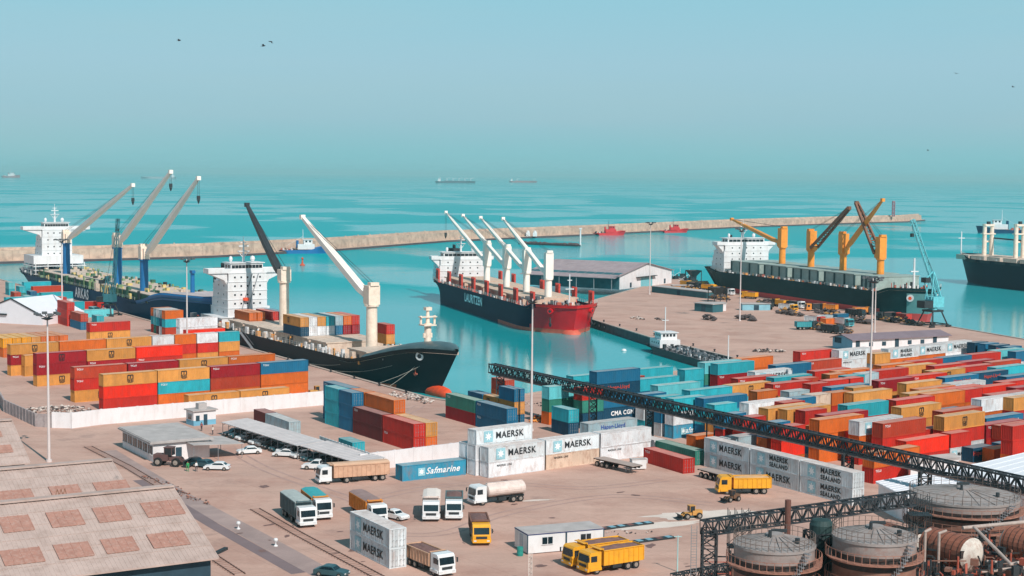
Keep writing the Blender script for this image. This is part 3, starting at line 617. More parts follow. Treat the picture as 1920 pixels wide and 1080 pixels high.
def deckhouse(root,x,B,L,z0,z1,nlev,bridge_w=None,facing=1,steps=None,name='superstructure',wm=None,wins=5):
    """block at local x (front face), beam B, length L aft; facing=1 bow side is +x"""
    wm=wm or WHITE; m=MB(); h=(z1-z0)/nlev
    for k in range(nlev):
        bw=B if k<nlev-1 else B*0.96; ln=L*(1-.07*k)
        m.box((x-ln/2,0,z0+h*(k+.5)),(ln,bw,h))
        m.box((x-ln/2,0,z0+h*(k+1)+.05),(ln+.35,bw+.3,.1))
    s=m.build(name,wm,root)
    if wins:
      for k in range(nlev):
        zz=z0+h*(k+.55); windows_row(s,x+.02,-B*.40,B*.40,zz,wins,w=.55,h=.55,face='x')
        windows_row(s,-(B/2+.02),x-L*.8*(1-.05*k),x-1.2,zz,2,w=.55,h=.55,face='y')
    # bridge deck with wings
    bw=bridge_w or B*1.25; b=MB(); zz=z1+.1
    b.box((x-2.4,0,zz+.2),(4.6,bw,.4)); b.box((x-3.2,0,zz+1.7),(5.6,B*.82,2.6)); b.box((x-3.2,0,zz+3.1),(6.4,B*.9,.22))
    for sy in(1,-1):
        b.box((x-2.4,sy*(bw/2-.1),zz+.9),(4.6,.15,1.1)); b.box((x-.15,sy*(bw+B*.82)/4,zz+.9),(.15,(bw-B*.82)/2,1.1)); b.box((x-4.6,sy*(bw+B*.82)/4,zz+.9),(.15,(bw-B*.82)/2,1.1))
        b.extr([(sy*(bw/2-.3),zz),(sy*(B/2-.05),zz),(sy*(B/2-.05),zz-3.8),(sy*(B/2+.9),zz-2.2)],x-4.2,x-.6)
    b.extr([(-bw/2,zz),(bw/2,zz),(bw/2,zz+.1),(-bw/2,zz+.1)],x-4.7,x-.1) if False else None
    br=b.build('bridge',wm,root)
    if wins:
        windows_row(br,x-.38,-B*.39,B*.39,zz+1.95,9,w=B*.078,h=1.0,name='bridge_window')
        windows_row(br,-B*.412,x-5.4,x-1,zz+1.95,2,w=1.5,h=1.0,face='y',name='bridge_window')
    # radar mast, domes
    t=MB(); zt=zz+3.2; xm=x-3.4
    t.cyl((xm,0,zt),(xm,0,zt+6.5),.45,.22,8); t.box((xm,0,zt+3.4),(1.6,3.6,.2)); t.box((xm+.3,0,zt+5.0),(.25,3.2,.35)); t.bar((xm,-1.8,zt+3.4),(xm,0,zt+1.2),.18); t.bar((xm,1.8,zt+3.4),(xm,0,zt+1.2),.18)
    t.box((xm,0,zt+6.1),(.2,2.0,.2)); t.cyl((xm,0,zt+6.5),(xm,0,zt+8),.08,n=5)
    t.build('radar_mast',wm,root)
    for sy,r in((1,.8),(-1,.6)): t=MB(); t.lathe([(0,zt),(r*.6,zt+.1),(r,zt+.9),(r*.75,zt+1.6),(0,zt+1.9)],10,0,(xm-1.5,sy*B*.28)); t.build('radar_dome',wm,root)
    return s
def funnel(root,x,z,h,c1,c2,w=4,l=6):
    m=MB(); pr=[(-l/2,-w/2+.8),(-l/2+.8,-w/2),(l/2-1.2,-w/2),(l/2,-w/4),(l/2,w/4),(l/2-1.2,w/2),(-l/2+.8,w/2),(-l/2,w/2-.8)]
    m.prism([(x+a,b) for a,b in pr],z,z+h*.72,0); m.prism([(x+a*.98,b*.98) for a,b in pr],z+h*.72,z+h,1)
    for k in(-1,0,1): m.cyl((x+k*1.3,0,z+h),(x+k*1.3,0,z+h+1.6),.35,n=8,mi=1)
    m.build('funnel',[c1,c2],root)
def rails(root,zd,hb,xx,t0,t1,mt=None,n=70,posts=True,h=1.0,both=True,name='railing'):
    m=MB()
    for side in ((1,-1) if both else (both,)):
        pr=None
        for k in range(n+1):
            t=t0+(t1-t0)*k/n; p=Vector((xx(t,1),side*(hb(t,1)-.12),zd(t)))
            m.bar(p,p+Vector((0,0,h)),.07)
            if pr is not None:
                for hh in(h,h*.55): m.bar(pr+Vector((0,0,hh)),p+Vector((0,0,hh)),.06)
            pr=p
    return m.build(name,mt or RAILM,root)
def deck_crane(root,base,ztop,tip,r,pm,jm,pivot=None,lattice=False,headm=None,jw=1.5,hook=True,open_frame=False,hookz=None,headh=3.0,ztall=None):
    """base local (x,y,z); tip local; pivot local point of the jib root"""
    m=MB(); x,y,z=base; m.cyl((x,y,z),(x,y,ztop-headh),r,r*.92,18); m.cyl((x,y,ztop-headh-.5),(x,y,ztop-headh),r*1.25,r*1.25,18)
    P=m.build('deck_crane',pm,root,smooth=False)
    d=Vector((tip[0]-x,tip[1]-y,0)); d=d.normalized() if d.length>.1 else Vector((1,0,0)); a=math.atan2(d.y,d.x); s=Vector((-d.y,d.x,0))
    hm=headm or pm; c=MB()
    zt=ztall or ztop
    c.box((x,y,(ztop-headh+zt)/2),(r*2.0,r*2.1,zt-ztop+headh),0,a); c.box((x+d.x*r*1.3,y+d.y*r*1.3,ztop-headh*.55),(r*1.4,r*1.3,headh*.8),0,a)
    c.box((x-d.x*r*.6,y-d.y*r*.6,zt+.4),(r*1.2,r*1.6,.9),0,a)
    c.build('crane_house',hm,P); g=MB(); g.box((x+d.x*r*2.02,y+d.y*r*2.02,ztop-headh*.5),(.08,r*1.0,headh*.45),0,a); 
    pv=Vector(pivot) if pivot else Vector((x,y,ztop-headh*.7))+d*r*1.2
    tp=Vector(tip); j=MB(); D=(tp-pv); up2=D.normalized(); n2=s.cross(up2) 
    if lattice or open_frame:
        k=2.2
        for q in(-1,1):
            j.bar(pv+s*q*jw,tp+s*q*jw*.35,.75,1.0)
        for i in range(9):
            f=(i+.3)/9; w=jw*(1-.65*f); c0=pv+D*f; j.bar(c0-s*w,c0+s*w,.45); c1=pv+D*min(1,f+.11); w1=jw*(1-.65*(f+.11)); j.bar(c0-s*w*(1 if i%2 else -1),c1+s*w1*(1 if i%2 else -1),.3)
    else:
        ks=[(0,.55),(0.12,1.0),(0.45,.95),(.8,.7),(1,.45)]
        for (f0,w0),(f1,w1) in zip(ks,ks[1:]):
            A=pv+D*f0;Bp=pv+D*f1; vs=[]
            for P0,w in((A,w0),(Bp,w1)):
                for i,k in((-1,-1),(1,-1),(1,1),(-1,1)): vs.append(P0+s*(i*jw*w*.5)+n2*(k*jw*w*.42))
            j.add(vs,[(0,1,5,4),(1,2,6,5),(2,3,7,6),(3,0,4,7)]+([(3,2,1,0)] if f0==0 else [])+([(4,5,6,7)] if f1==1 else []))
    j.box(tuple(tp),(1.3,1.3,1.3),0,a)
    j.build('jib',jm,P)
    w=MB(); top=Vector((x,y,zt+.6))
    for q in(-.5,.5): w.bar(top+s*q,tp+s*q*.6,.09)
    if hook:
        hz_=hookz if hookz is not None else tp.z-6
        for q in(-.25,.25): w.bar(tp+s*q,Vector((tp.x,tp.y,hz_))+s*q,.08)
        w.box((tp.x,tp.y,hz_-.5),(.9,.9,1.3)); w.cyl((tp.x,tp.y,hz_-1.2),(tp.x,tp.y,hz_-2.4),.55,.15,8)
    w.build('hoist_rope',DARKM,P)
    return P
def clutter(root,x0,x1,y0,y1,z,n,mats,name='deck_fitting',smin=.4,smax=1.6,hmax=1.8):
    m=MB()
    for k in range(n):
        x=random.uniform(x0,x1); y=random.uniform(y0,y1); s=random.uniform(smin,smax); h=random.uniform(.4,hmax); mi=random.randrange(len(mats)); q=random.random()
        if q<.6: m.box((x,y,z+h/2),(s,s*random.uniform(.4,1.2),h),mi,random.uniform(0,.3))
        elif q<.85: m.cyl((x,y,z),(x,y,z+h),s*.3,s*.3,8,mi)
        else: m.lathe([(0,z+h*1.1),(s*.4,z+h*.9),(s*.45,z+h*.5),(s*.2,z+h*.3),(s*.2,z)],8,mi,(x,y))
    o=m.build(name,mats,root); o['kind']='stuff'; return o
def ship_root(c,hd,label,cat='cargo ship',name='cargo_ship'):
    return empty(name,(c.x,c.y,WZ),hd,label,cat)
def loc(root,p):
    d=Vector(p)-root.location; a=-root.rotation_euler.z; return Vector((d.x*math.cos(a)-d.y*math.sin(a),d.x*math.sin(a)+d.y*math.cos(a),d.z))
def world(root,p):
    a=root.rotation_euler.z; return Vector((p[0]*math.cos(a)-p[1]*math.sin(a)+root.location.x,p[0]*math.sin(a)+p[1]*math.cos(a)+root.location.y,p[2]+root.location.z))
def centerline_x(root,px,z=3): # local x of centreline point seen in column px
    a=root.rotation_euler.z; d=Vector((math.cos(a),math.sin(a))); P0=root.location; return online(P0,d,px,z,-150,150)
def crane_at(root,px,ybase,ytop,tippx,tippy,r,pm,jm,zdeck,headm=None,y=0,aft=True,pivot_y=None,jw=1.5,hooky=None,ztally=None,headh=3.0,**k):
    x=centerline_x(root,px,10); Pw=world(root,(x,y,0)); zt=AT(px,ytop,Pw.y).z-root.location.z
    a=root.rotation_euler.z; d=Vector((math.cos(a),math.sin(a),0))*(-1 if aft else 1)
    t=tipat(Pw,d,tippx,tippy); tl=loc(root,t)
    pv=None
    if pivot_y: pv=(x+(-1 if aft else 1)*r*1.3,y,AT(px,pivot_y,Pw.y).z-root.location.z)
    hz_=None
    if hooky: hz_=AT(tippx,hooky,t.y).z-root.location.z
    zt2=AT(px,ztally,Pw.y).z-root.location.z if ztally else None
    return deck_crane(root,(x,y,zdeck),zt,tuple(tl),r,pm,jm,pivot=pv,headm=headm,jw=jw,hookz=hz_,hook=hooky is not None,ztall=zt2,headh=headh,**k)
QA,QB=G(415,640),G(800,745); dq1=(QB-QA).normalized(); hd1=math.atan2(dq1.y,dq1.x); nw1=Vector((-dq1.y,dq1.x,0))
if nw1.x<0: nw1=-nw1      # towards the water
# ---- black-hulled container feeder
B2=23; cl=QB+nw1*(B2/2+1.2); sb=online(cl,dq1,858,8); L2=146; c=cl+dq1*(sb-9.5-L2/2)
HBK=mat('black_hull_paint',(34,44,50),rough=0.6,spec=.15,var=0.15,scale=0.15,dirt=(50,54,56),dirtamt=0.25,stretch=(.3,1,1)); HOR=mat('orange_antifouling',(236,84,44),rough=0.5,var=0.15,scale=.4,dirt=(170,70,50),dirtamt=.5)
r2s=ship_root(c,hd1,'black-hulled container feeder with white deckhouse and two cream cranes at the left quay')
HATCH=mat('hatch_cover_beige',(206,186,170),rough=0.8,var=0.15,scale=.4,dirt=(150,110,95),dirtamt=.5)
zd,hb,xx=make_hull(r2s,L2,B2,6.6,5.2,10,[HBK,HOR,RUST],lambda t,f,z:1 if z<.7 else 0,fc=(.80,.97),deckm=HATCH,bulw=1.0)
bb=MB()
for i in range(1): 
    prof=[(0,2.2),(1.5,2.3),(5,2.3),(8,1.9),(9.6,1.1),(10.2,0)]
    vs=[];n=14
    for x_,r_ in prof: vs+=[(L2/2-4+x_,r_*.8*math.cos(2*math.pi*k/n),.7+r_*.8*math.sin(2*math.pi*k/n)) for k in range(n)]
    bb.add(vs,[(j*n+k,(j+1)*n+k,(j+1)*n+(k+1)%n,j*n+(k+1)%n) for j in range(len(prof)-1) for k in range(n)])
bb.build('bulbous_bow',HOR,r2s,smooth=True)
rails(r2s,zd,hb,xx,.03,.80,h=1.1,n=80)
# whaleback breakwater over the bow
wb=MB(); N=16; vs=[]
for i in range(N+1):
    t=.845+.15*i/N; y=hb(t,1)*.97; z=zd(t); hgt=1.9*math.sin(math.pi*min(1,(i+1)/N*.62+.28)); vs+=[(xx(t,1),y*math.cos(math.pi*k/8),z+hgt*math.sin(math.pi*k/8)) for k in range(9)]
wb.add(vs,[(i*9+k,(i+1)*9+k,(i+1)*9+k+1,i*9+k+1) for i in range(N) for k in range(8)]+[tuple(range(8,-1,-1))]); wb.build('whaleback',mat('whaleback_slate',(64,84,88),rough=.4,var=.25,scale=.3,dirt=(110,120,120),dirtamt=.4),r2s,smooth=True)
wm_=MB(); 
for side in(1,-1):
    p=Vector((xx(.955,.8),side*(hb(.955,.82)+.02),zd(.955)*.83)); nrm=Vector((.55,side*.83,-.1)).normalized(); wm_.cyl(p,p+nrm*.35,1.05,n=18,mi=0); wm_.cyl(p+nrm*.35,p+nrm*.4,.55,n=14,mi=1)
wm_.build('hawse_pipe',[WHITE,DARKM],r2s)
an=MB()
for side in(1,-1):
    p=Vector((xx(.95,.5),side*(hb(.95,.5)+.25),zd(.95)*.48)); an.bar(p+Vector((0,0,.9)),p-Vector((0,0,.9)),.25); an.bar(p+Vector((-.9,0,-.5)),p+Vector((0,0,-1)),.3); an.bar(p+Vector((.9,0,-.5)),p+Vector((0,0,-1)),.3); an.bar(p+Vector((0,0,.9)),p+Vector((.2,-side*.1,3.6)),.12)
an.build('anchor',RUST,r2s)
xs=centerline_x(r2s,462,8); deckhouse(r2s,xs+1,B2*.56,15,8.6,5.6+16.6,5,bridge_w=B2*1.10)
m=MB(); m.box((xs-6,0,7.1),(17,B2*.78,3.0)); m.box((xs-6,0,8.65),(17.6,B2*.82,.12)); m.box((xs-9,2,10),(9,B2*.66,2.6)); m.build('lower_deckhouse',WHITE,r2s)
m=MB(); m.lathe([(0,13.6),(1.0,13.7),(1.0,14.6),(0,14.7)],10,0,(xs+1.3,-.6)); m.build('orange_float',HOR,r2s)
for k in range(3):
    pass
lm=MB()
for side in(1,-1): lm.bar((xs+1.25,side*1.0-2.5,6),(xs+1.25,side*1.0+2.5,22),.25,.12)
lm.build('cable_trunk',STEEL,r2s)
funnel(r2s,xs-20,5.6,17,mat('funnel_white',(214,214,216),rough=.5),DARKM,5,7)
crane_at(r2s,533,640,505,463,384,1.5,CREAM,mat('black_jib_paint',(52,54,58),rough=.5,var=.2),5.6,headm=CREAM,aft=True,jw=1.9,headh=3.4)
crane_at(r2s,697,655,535,567,407,1.55,CREAM,JIBW,5.6,aft=True,jw=2.1,headh=5)
x=xs+7; hx=[]
while x<L2/2-27:
    if all(abs(x+6-centerline_x(r2s,q,10))>4 for q in(533,697)): hc=MB(); hc.box((x+5.6,0,7.0),(10.8,B2-6.5,2.8)); hc.box((x+5.6,0,8.5),(11.2,B2-5.6,.3)); hc.build('hatch_cover',HATCH,r2s)
    x+=12.2
random.seed(5); 
for sgn in(1,-1): clutter(r2s,xs+3,L2/2-22,sgn*(B2/2-2.6),sgn*(B2/2-.7),5.6,110,[WHITE,HATCH,mat('ochre_paint',(216,150,80)),DARKM,WHITE],smin=.4,smax=1.2,hmax=2.6)
clutter(r2s,xs-24,xs+4,-B2/2+1,B2/2-1,5.6,70,[WHITE,WHITE,STEEL,DARKM,RUST],smin=.6,smax=2,hmax=3)
clutter(r2s,L2/2-26,L2/2-13,-6,6,5.8,26,[WHITE,HATCH,STEEL,RUST])
fx=centerline_x(r2s,802,16); fm=MB(); fm.cyl((fx,0,8),(fx,0,17),.95,.8,12); fm.box((fx,0,16.6),(3.0,3.4,.3)); fm.cyl((fx,0,17),(fx,0,21),.5,.35,10); fm.box((fx,0,18.6),(1.6,4.4,.25)); fm.box((fx,0,20.6),(1.4,1.6,.8))
for sy in(1,-1):
    fm.cyl((fx,sy*1.9,16.8),(fx,sy*1.9,18.9),.3,n=8); fm.bar((fx+.6,sy*.6,10),(fx+.6,sy*.6,17),.12); fm.cyl((fx,sy*.9,13.5),(fx,sy*.9,14.6),.4,n=8)
fm.build('foremast',CREAM,r2s)
# gangway and name on the bow
gw=MB(); ga=Vector((xs+26,-B2/2-.6,6.6)); gb=Vector((xs+36,-B2/2-.9,2.9)); gw.bar(ga,gb,.8,.15); gw.bar(ga+Vector((0,-.4,1)),gb+Vector((0,-.4,1)),.07); gw.bar(ga+Vector((0,.4,1)),gb+Vector((0,.4,1)),.07)
gw.build('gangway',STEEL,r2s)
add_text('ME DIARA',r2s,(L2/2-14.5,-hb(.90,.72)-.3,7.9),1.0,WHT,bold=.03,normal=math.degrees(math.atan2(hb(.93,.75)-hb(.88,.75),L2*.05+2)))
# mooring ropes
ROPE=mat('pale_mooring_rope',(190,186,176),rough=.8)
def rope(root,a,b,sag=.6):
    m=MB(); a=Vector(a);b=Vector(b); pr=a
    for k in range(1,9):
        t=k/8; p=a.lerp(b,t)-Vector((0,0,sag*math.sin(math.pi*t))); m.bar(pr,p,.05); pr=p
    m.build('mooring_rope',ROPE,root)
for u in(0,6): rope(r2s,(L2/2-2-u*.4,-3.2,7.4),(L2/2-6+u,-B2/2-1.9,2.9),.3)
rope(r2s,(L2/2-10,-7.5,6.5),(L2/2-34,-B2/2-2.2,3.1),1); rope(r2s,(L2/2-22,-9.8,6.5),(L2/2-56,-B2/2-2.2,3.1),1.2)
# containers standing on the deck of the black ship
def deck_stack(root,xl,yl,cols,L,styles=None,rot=0):
    w=world(root,(xl,yl,0)); stack(w.x,w.y,root.rotation_euler.z+rot,cols,L,'on the deck of the black ship',styles,z0=8.7+WZ)
xr=centerline_x(r2s,601,8)
for k,(cc,yy) in enumerate(zip(['TN','VV','TV','CV','gB','OD','RD'],[-9.0+2.58*i for i in range(7)])):
    deck_stack(r2s,xr-5.5,yy,cc,CL,['blkl' if k==0 else '',''])
deck_stack(r2s,centerline_x(r2s,726,8)-13.5,3.5,'RT',S6,['','']); deck_stack(r2s,xs+4,-5.5,'O',CL,['']); deck_stack(r2s,xs+4,-2.8,'O',CL,['']); deck_stack(r2s,xs+4,1.5,'R',CL,['']); deck_stack(r2s,xs+4,4.2,'B',CL,[''])
# ---- dark blue ship with three cranes behind it
B1=25; cl=QA+nw1*(B1/2+1.5); s0=online(cl,dq1,80,5); s1=online(cl,dq1,402,6); L1=s1-s0; c=cl+dq1*((s0+s1)/2-2)
HNV=mat('navy_hull_paint',(14,66,98),rough=0.6,spec=.15,var=0.12,scale=0.15,dirt=(36,72,96),dirtamt=0.3,stretch=(.3,1,1)); BLU=mat('bright_blue_ship_paint',(24,104,160),rough=.45,var=.1,scale=.4)
DKG=mat('green_deck_paint',(70,96,74),rough=.8,var=.3,scale=.3)
r1s=ship_root(c,hd1,'dark blue container ship with three cream cranes on blue posts and green deck fittings')
zd,hb,xx=make_hull(r1s,L1,B1,8.3,3.6,7,[HNV,BLU,RUST],lambda t,f,z:1 if (t>.80 and f>.9) else 0,fc=(.80,.90),deckm=DKG,bulw=1.2,stern_rise=1.0)
# blue-sided forecastle with its flat grey deck
fo=MB(); N=18; vs=[];tp=[]
for i in range(N+1):
    t=.85+.135*i/N; y=hb(t,1)*.97; z0=zd(t)-.6; z1=zd(t)+.35; vs+=[(xx(t,1)-.5,y,z0),(xx(t,1)-1,y*.96,z1),(xx(t,1)-1,-y*.96,z1),(xx(t,1)-.5,-y,z0)]; tp+=[(xx(t,1)-1.2,y*.92,z1+.12),(xx(t,1)-1.2,-y*.92,z1+.12)]
ff=[]
for i in range(N):
    for k in range(3): ff.append((i*4+k,i*4+k+1,(i+1)*4+k+1,(i+1)*4+k))
fo.add(vs,ff+[(3,2,1,0),(N*4,N*4+1,N*4+2,N*4+3)],0); F0=fo.build('forecastle',BLU,r1s)
fo=MB(); fo.add(tp,[(2*i,2*i+1,2*i+3,2*i+2) for i in range(N)]); fo.build('forecastle_deck',mat('forecastle_grey',(186,172,172),rough=.8,var=.15,scale=.2),F0)
rails(r1s,zd,hb,xx,.02,.8,n=60)
xs=centerline_x(r1s,104,10)+3; deckhouse(r1s,xs,B1*.52,13,12.6,8+19.5,5,bridge_w=B1*1.16,wins=4)
m=MB(); m.box((xs-6,0,14.6),(17,B1*.86,3.6)); m.build('lower_deckhouse',WHITE,r1s)
ap=MB()
for k in range(3):
    ap.box((xs-5,0,8.6+k*1.7),(20,B1*.9,.2))
    for y in (-B1*.42,-B1*.21,0,B1*.21,B1*.42):
        for x in(xs-14,xs-7,xs,xs+4.8): ap.box((x,y,8.6+k*1.7+.8),(.3,.3,1.6))
ap.build('gallery_deck',WHITE,r1s)
funnel(r1s,xs-15,8,20,BLU,DARKM,5,7)
for px,yb,yt,tx,ty,hy in((152,510,435,254,347,372),(250,527,441,320,322,345),(301,542,462,372,334,368)):
    crane_at(r1s,px,yb,yt,tx,ty,1.55,BLU,JIBW,8,headm=CREAM,aft=False,jw=2.0,hooky=hy,headh=4.6,y=-6.0)
bp_=MB(); q=centerline_x(r1s,197,12); zt=AT(197,447,world(r1s,(q,6,0)).y).z-WZ; bp_.cyl((q,6,8),(q,6,zt),.9,.8,12); bp_.bar((q,6,zt-1),(q-1.6,6,zt+1.4),.5); bp_.bar((q,6,zt-1),(q+1.6,6,zt+1.4),.5); bp_.build('boom_rest',BLU,r1s)
q=centerline_x(r1s,361,12); bp_=MB(); bp_.cyl((q,0,10),(q,0,19),.8,.7,12); bp_.box((q,0,19.4),(2.6,1.2,1.0)); bp_.build('foremast',BLU,r1s)
random.seed(6); GRN=[mat('cell_guide_green',(64,104,80),rough=.7,var=.2),mat('pale_ochre_fitting',(206,182,120),rough=.7,var=.2),DARKM,HATCH,mat('faded_green',(120,146,104),rough=.7,var=.2)]
x=xs+8
while x<L1/2-34: hc=MB(); hc.box((x+6,0,9.2),(11.6,B1-5.5,2.6),0); hc.box((x+6,0,10.6),(11.9,B1-4.8,.3),1); hc.build('hatch_cover',[GRN[0],HATCH],r1s); x+=12.6
clutter(r1s,xs+5,L1/2-28,-B1/2+1,B1/2-1,8.0,460,GRN,smin=.6,smax=2.0,hmax=4.0)
clutter(r1s,xs-18,xs+5,-B1/2+1,B1/2-1,8.0,60,[WHITE,STEEL,DARKM],smin=.6,smax=1.6,hmax=3)
a_=world(r1s,(0,-B1/2,0)); xa=online(a_,dq1,155,5,-120,120); add_text('ARKAS',r1s,(xa,-B1/2-.4,5.9),5.2,WHT,bold=.03,sx=1.1)
# ---- dark blue and red bulk carrier
Q2a,Q2b=G(1110,600),G(1395,677); dq2=(Q2b-Q2a).normalized(); nw2=Vector((dq2.y,-dq2.x,0))
if nw2.x>0: nw2=-nw2
B3=26; cl=Q2a+nw2*(B3/2+1.5); s1=online(cl,dq2,1078,6); s0=online(cl,dq2,858,6); L3=s1-s0; c=cl+dq2*((s0+s1)/2-1.5); hd2=math.atan2(dq2.y,dq2.x)
HN3=mat('dark_indigo_hull',(24,24,50),rough=0.6,spec=.15,var=0.12,scale=0.12,dirt=(50,44,70),dirtamt=0.3,stretch=(.3,1,1)); HRD=mat('bright_red_hull',(226,22,36),rough=0.4,var=0.1,scale=0.2,dirt=(170,40,40),dirtamt=.3); HRU=mat('rusty_boot_top',(200,92,74),rough=0.7,var=.15,scale=.3,dirt=(214,130,96),dirtamt=.5)
r3s=ship_root(c,hd2,'indigo and red bulk carrier with four pale cranes and red stanchions beside the pier shed','bulk carrier','bulk_carrier')
def ms3(t,f,z):
    if t>.935-(1-f)**1.5*.04: return 2 if f<.14 else 1  # colour split also paints in the lit bow front and shaded side
    if t>.70 and f<.14: return 2
    return 0
zd,hb,xx=make_hull(r3s,L3,B3,8.6,1.4,4,[HN3,HRD,HRU],ms3,fc=(.90,.93),deckm=RUST,bulw=1.0,stern_rise=.6,full=1,N=110)
bbo=MB(); vs=[];n=14
for x_,r_ in [(0,3.4),(2,3.4),(4,2.6),(5.4,1.2),(5.8,0)]: vs+=[(L3/2-3+x_,r_*math.cos(2*math.pi*k/n),-.6+r_*.7*math.sin(2*math.pi*k/n)) for k in range(n)]
bbo.add(vs,[(j*n+k,(j+1)*n+k,(j+1)*n+(k+1)%n,j*n+(k+1)%n) for j in range(4) for k in range(n)]); bbo.build('bulbous_bow',HRU,r3s,smooth=True)
rails(r3s,zd,hb,xx,.02,.97,n=70)
xs=centerline_x(r3s,866,10); deckhouse(r3s,xs+1.5,B3*.78,12,7.8,7.8+9.5,4,bridge_w=B3*1.05)
funnel(r3s,xs-13,8,13.5,HRD,DARKM,4.5,6)
for px,yb,yt,tx,ty,pv,tall in((913,522,480,836,398,492,455),(950,530,484,868,404,500,462),(987,540,492,901,408,508,468),(1028,547,503,943,410,516,474)):
    crane_at(r3s,px,yb,yt,tx,ty,1.35,JIBW,JIBW,7.6,aft=True,jw=1.5,pivot_y=pv,ztally=tall,headh=3.6,hooky=(437 if px==913 else None))
cx=[centerline_x(r3s,q,10) for q in(913,950,987,1028)]; ed=[xs+4]+cx+[L3/2-20]
for a,b in zip(ed,ed[1:]): hc=MB(); hc.box(((a+b)/2,0,8.9),(max(4,b-a-5.2),B3*.66,2.6)); hc.box(((a+b)/2,0,10.4),(max(4,b-a-4.6),B3*.72,.4)); hc.build('hatch_cover',mat('hatch_tan',(206,180,160),rough=.8,var=.12,scale=.4,dirt=(160,120,100),dirtamt=.4),r3s)
SR=mat('stanchion_red',(196,62,50),rough=.6,var=.15,scale=1)
for side in(-1,1):
    for k in range(8):
        x=xs+2+(L3/2-14-xs)*k/7; m=MB(); yy=min(B3/2-2.0,hb((x+L3/2)/L3,1)-1.6)
        for dx in(-1.7,-.6,.6,1.7): m.box((x+dx,side*yy,10.6),(.55,.7,6.2))
        m.box((x,side*yy,12.4),(4.0,.4,.4)); m.box((x,side*yy,9.4),(4.0,.4,.4)); m.build('stanchion',SR,r3s)
clutter(r3s,xs+4,L3/2-12,-B3/2+.8,-B3/2+3.6,7.6,90,[RUST,DARKM,WHITE,HATCH],smax=1.3,hmax=2.2); clutter(r3s,L3/2-18,L3/2-4,-6,6,8.8,40,[WHITE,DARKM,RUST,STEEL],smax=1.4,hmax=2)
clutter(r3s,-L3/2+3,xs-4,-9,9,8.8,26,[WHITE,SR,DARKM],smax=2,hmax=3)
q=centerline_x(r3s,1068,14); fm=MB(); fm.cyl((q,0,8.8),(q,0,20),.3,.18,8); fm.box((q,0,15),(.6,3,.3)); fm.box((q,0,18),(.5,1.6,.25)); fm.build('foremast',WHITE,r3s)
a_=world(r3s,(0,-B3/2,0)); xa=online(a_,dq2,889,3,-120,120); add_text('LAURITZEN',r3s,(xa,-B3/2-.4,5.6),4.4,WHT,bold=.03,sx=1.0)
for side in(1,-1):
    m=MB(); p=Vector((xx(.965,.8),side*hb(.965,.8),zd(.965)*.78)); nr=Vector((.7,side*.7,-.1)).normalized(); m.cyl(p,p+nr*.9,1.0,n=16); m.cyl(p+nr*.9,p+nr*.95,.5,n=12,mi=1); m.build('hawse_pipe',[HRD,DARKM],r3s)
    m=MB(); q=p+nr*.5-Vector((0,0,2.2)); m.bar(q,q-Vector((0,0,2.6)),.4); m.bar(q-Vector((1,0,2)),q-Vector((0,0,3)),.4); m.bar(q-Vector((-1,0,2)),q-Vector((0,0,3)),.4); m.build('anchor',DARKM,r3s)
# ---- green bulk carrier on the far side of the pier
Q3a,Q3b=G(1335,545),G(1780,612); dq3=(Q3b-Q3a).normalized(); nw3=Vector((-dq3.y,dq3.x,0))
if nw3.x<0: nw3=-nw3
B4=27; cl=Q3a+nw3*(B4/2+1.5); s0=online(cl,dq3,1362,6); s1=online(cl,dq3,1742,6); L4=s1-s0; c=cl+dq3*((s0+s1)/2-1.5); hd3=math.atan2(dq3.y,dq3.x)
HG=mat('dark_green_hull',(14,52,56),rough=0.6,spec=.15,var=0.15,scale=0.12,dirt=(50,84,86),dirtamt=0.3,stretch=(.3,1,1)); GY4=mat('sea_green_grey_coaming',(148,166,162),rough=.7,var=.12,scale=.3,dirt=(120,120,112),dirtamt=.5); HR4=mat('faded_red_boot_top',(206,70,66),rough=.7,var=.15,scale=.2)
r4s=ship_root(c,hd3,'dark green bulk carrier with four orange cranes and grey hatch walls at the far pier','bulk carrier','bulk_carrier')
zd,hb,xx=make_hull(r4s,L4,B4,11.4,1.8,4,[HG,HR4,mat('sunlit_bow_grey_green',(104,150,150),rough=.5,var=.1)],lambda t,f,z:1 if z<4.2 else (2 if t>.972 and f<.88 else 0),fc=(.90,.94),deckm=HATCH,bulw=1.0,stern_rise=1.2,full=1,N=90)  # grey-green bow end is sunlight painted onto the dark green hull
rails(r4s,zd,hb,xx,.02,.97,n=60)
xs=centerline_x(r4s,1395,12); deckhouse(r4s,xs+2,B4*.84,12,8.6,8.6+12.5,5,bridge_w=B4*1.1); funnel(r4s,xs-13,8.6,15,mat('sea_green_funnel',(90,150,150)),DARKM,4.5,6)
OCR=mat('orange_crane_paint',(240,152,56),rough=.5,var=.12,scale=.5,dirt=(190,100,50),dirtamt=.3); BRJ=mat('brown_jib_paint',(128,84,62),rough=.6,var=.2)
for px,yb,yt,tx,ty,pv,tall,aft,jm in((1466,470,448,1372,411,456,428,True,OCR),(1520,476,454,1592,390,464,433,False,BRJ),(1580,482,460,1655,375,466,438,False,OCR),(1650,492,468,1606,380,476,444,True,BRJ)):
    crane_at(r4s,px,yb,yt,tx,ty,1.5,OCR,jm,8.4,aft=aft,jw=1.7,pivot_y=pv,ztally=tall,headh=3.4,open_frame=(jm is BRJ))
cx=[centerline_x(r4s,q,10) for q in(1466,1520,1580,1650)]; ed=[xs+4]+cx+[L4/2-16]
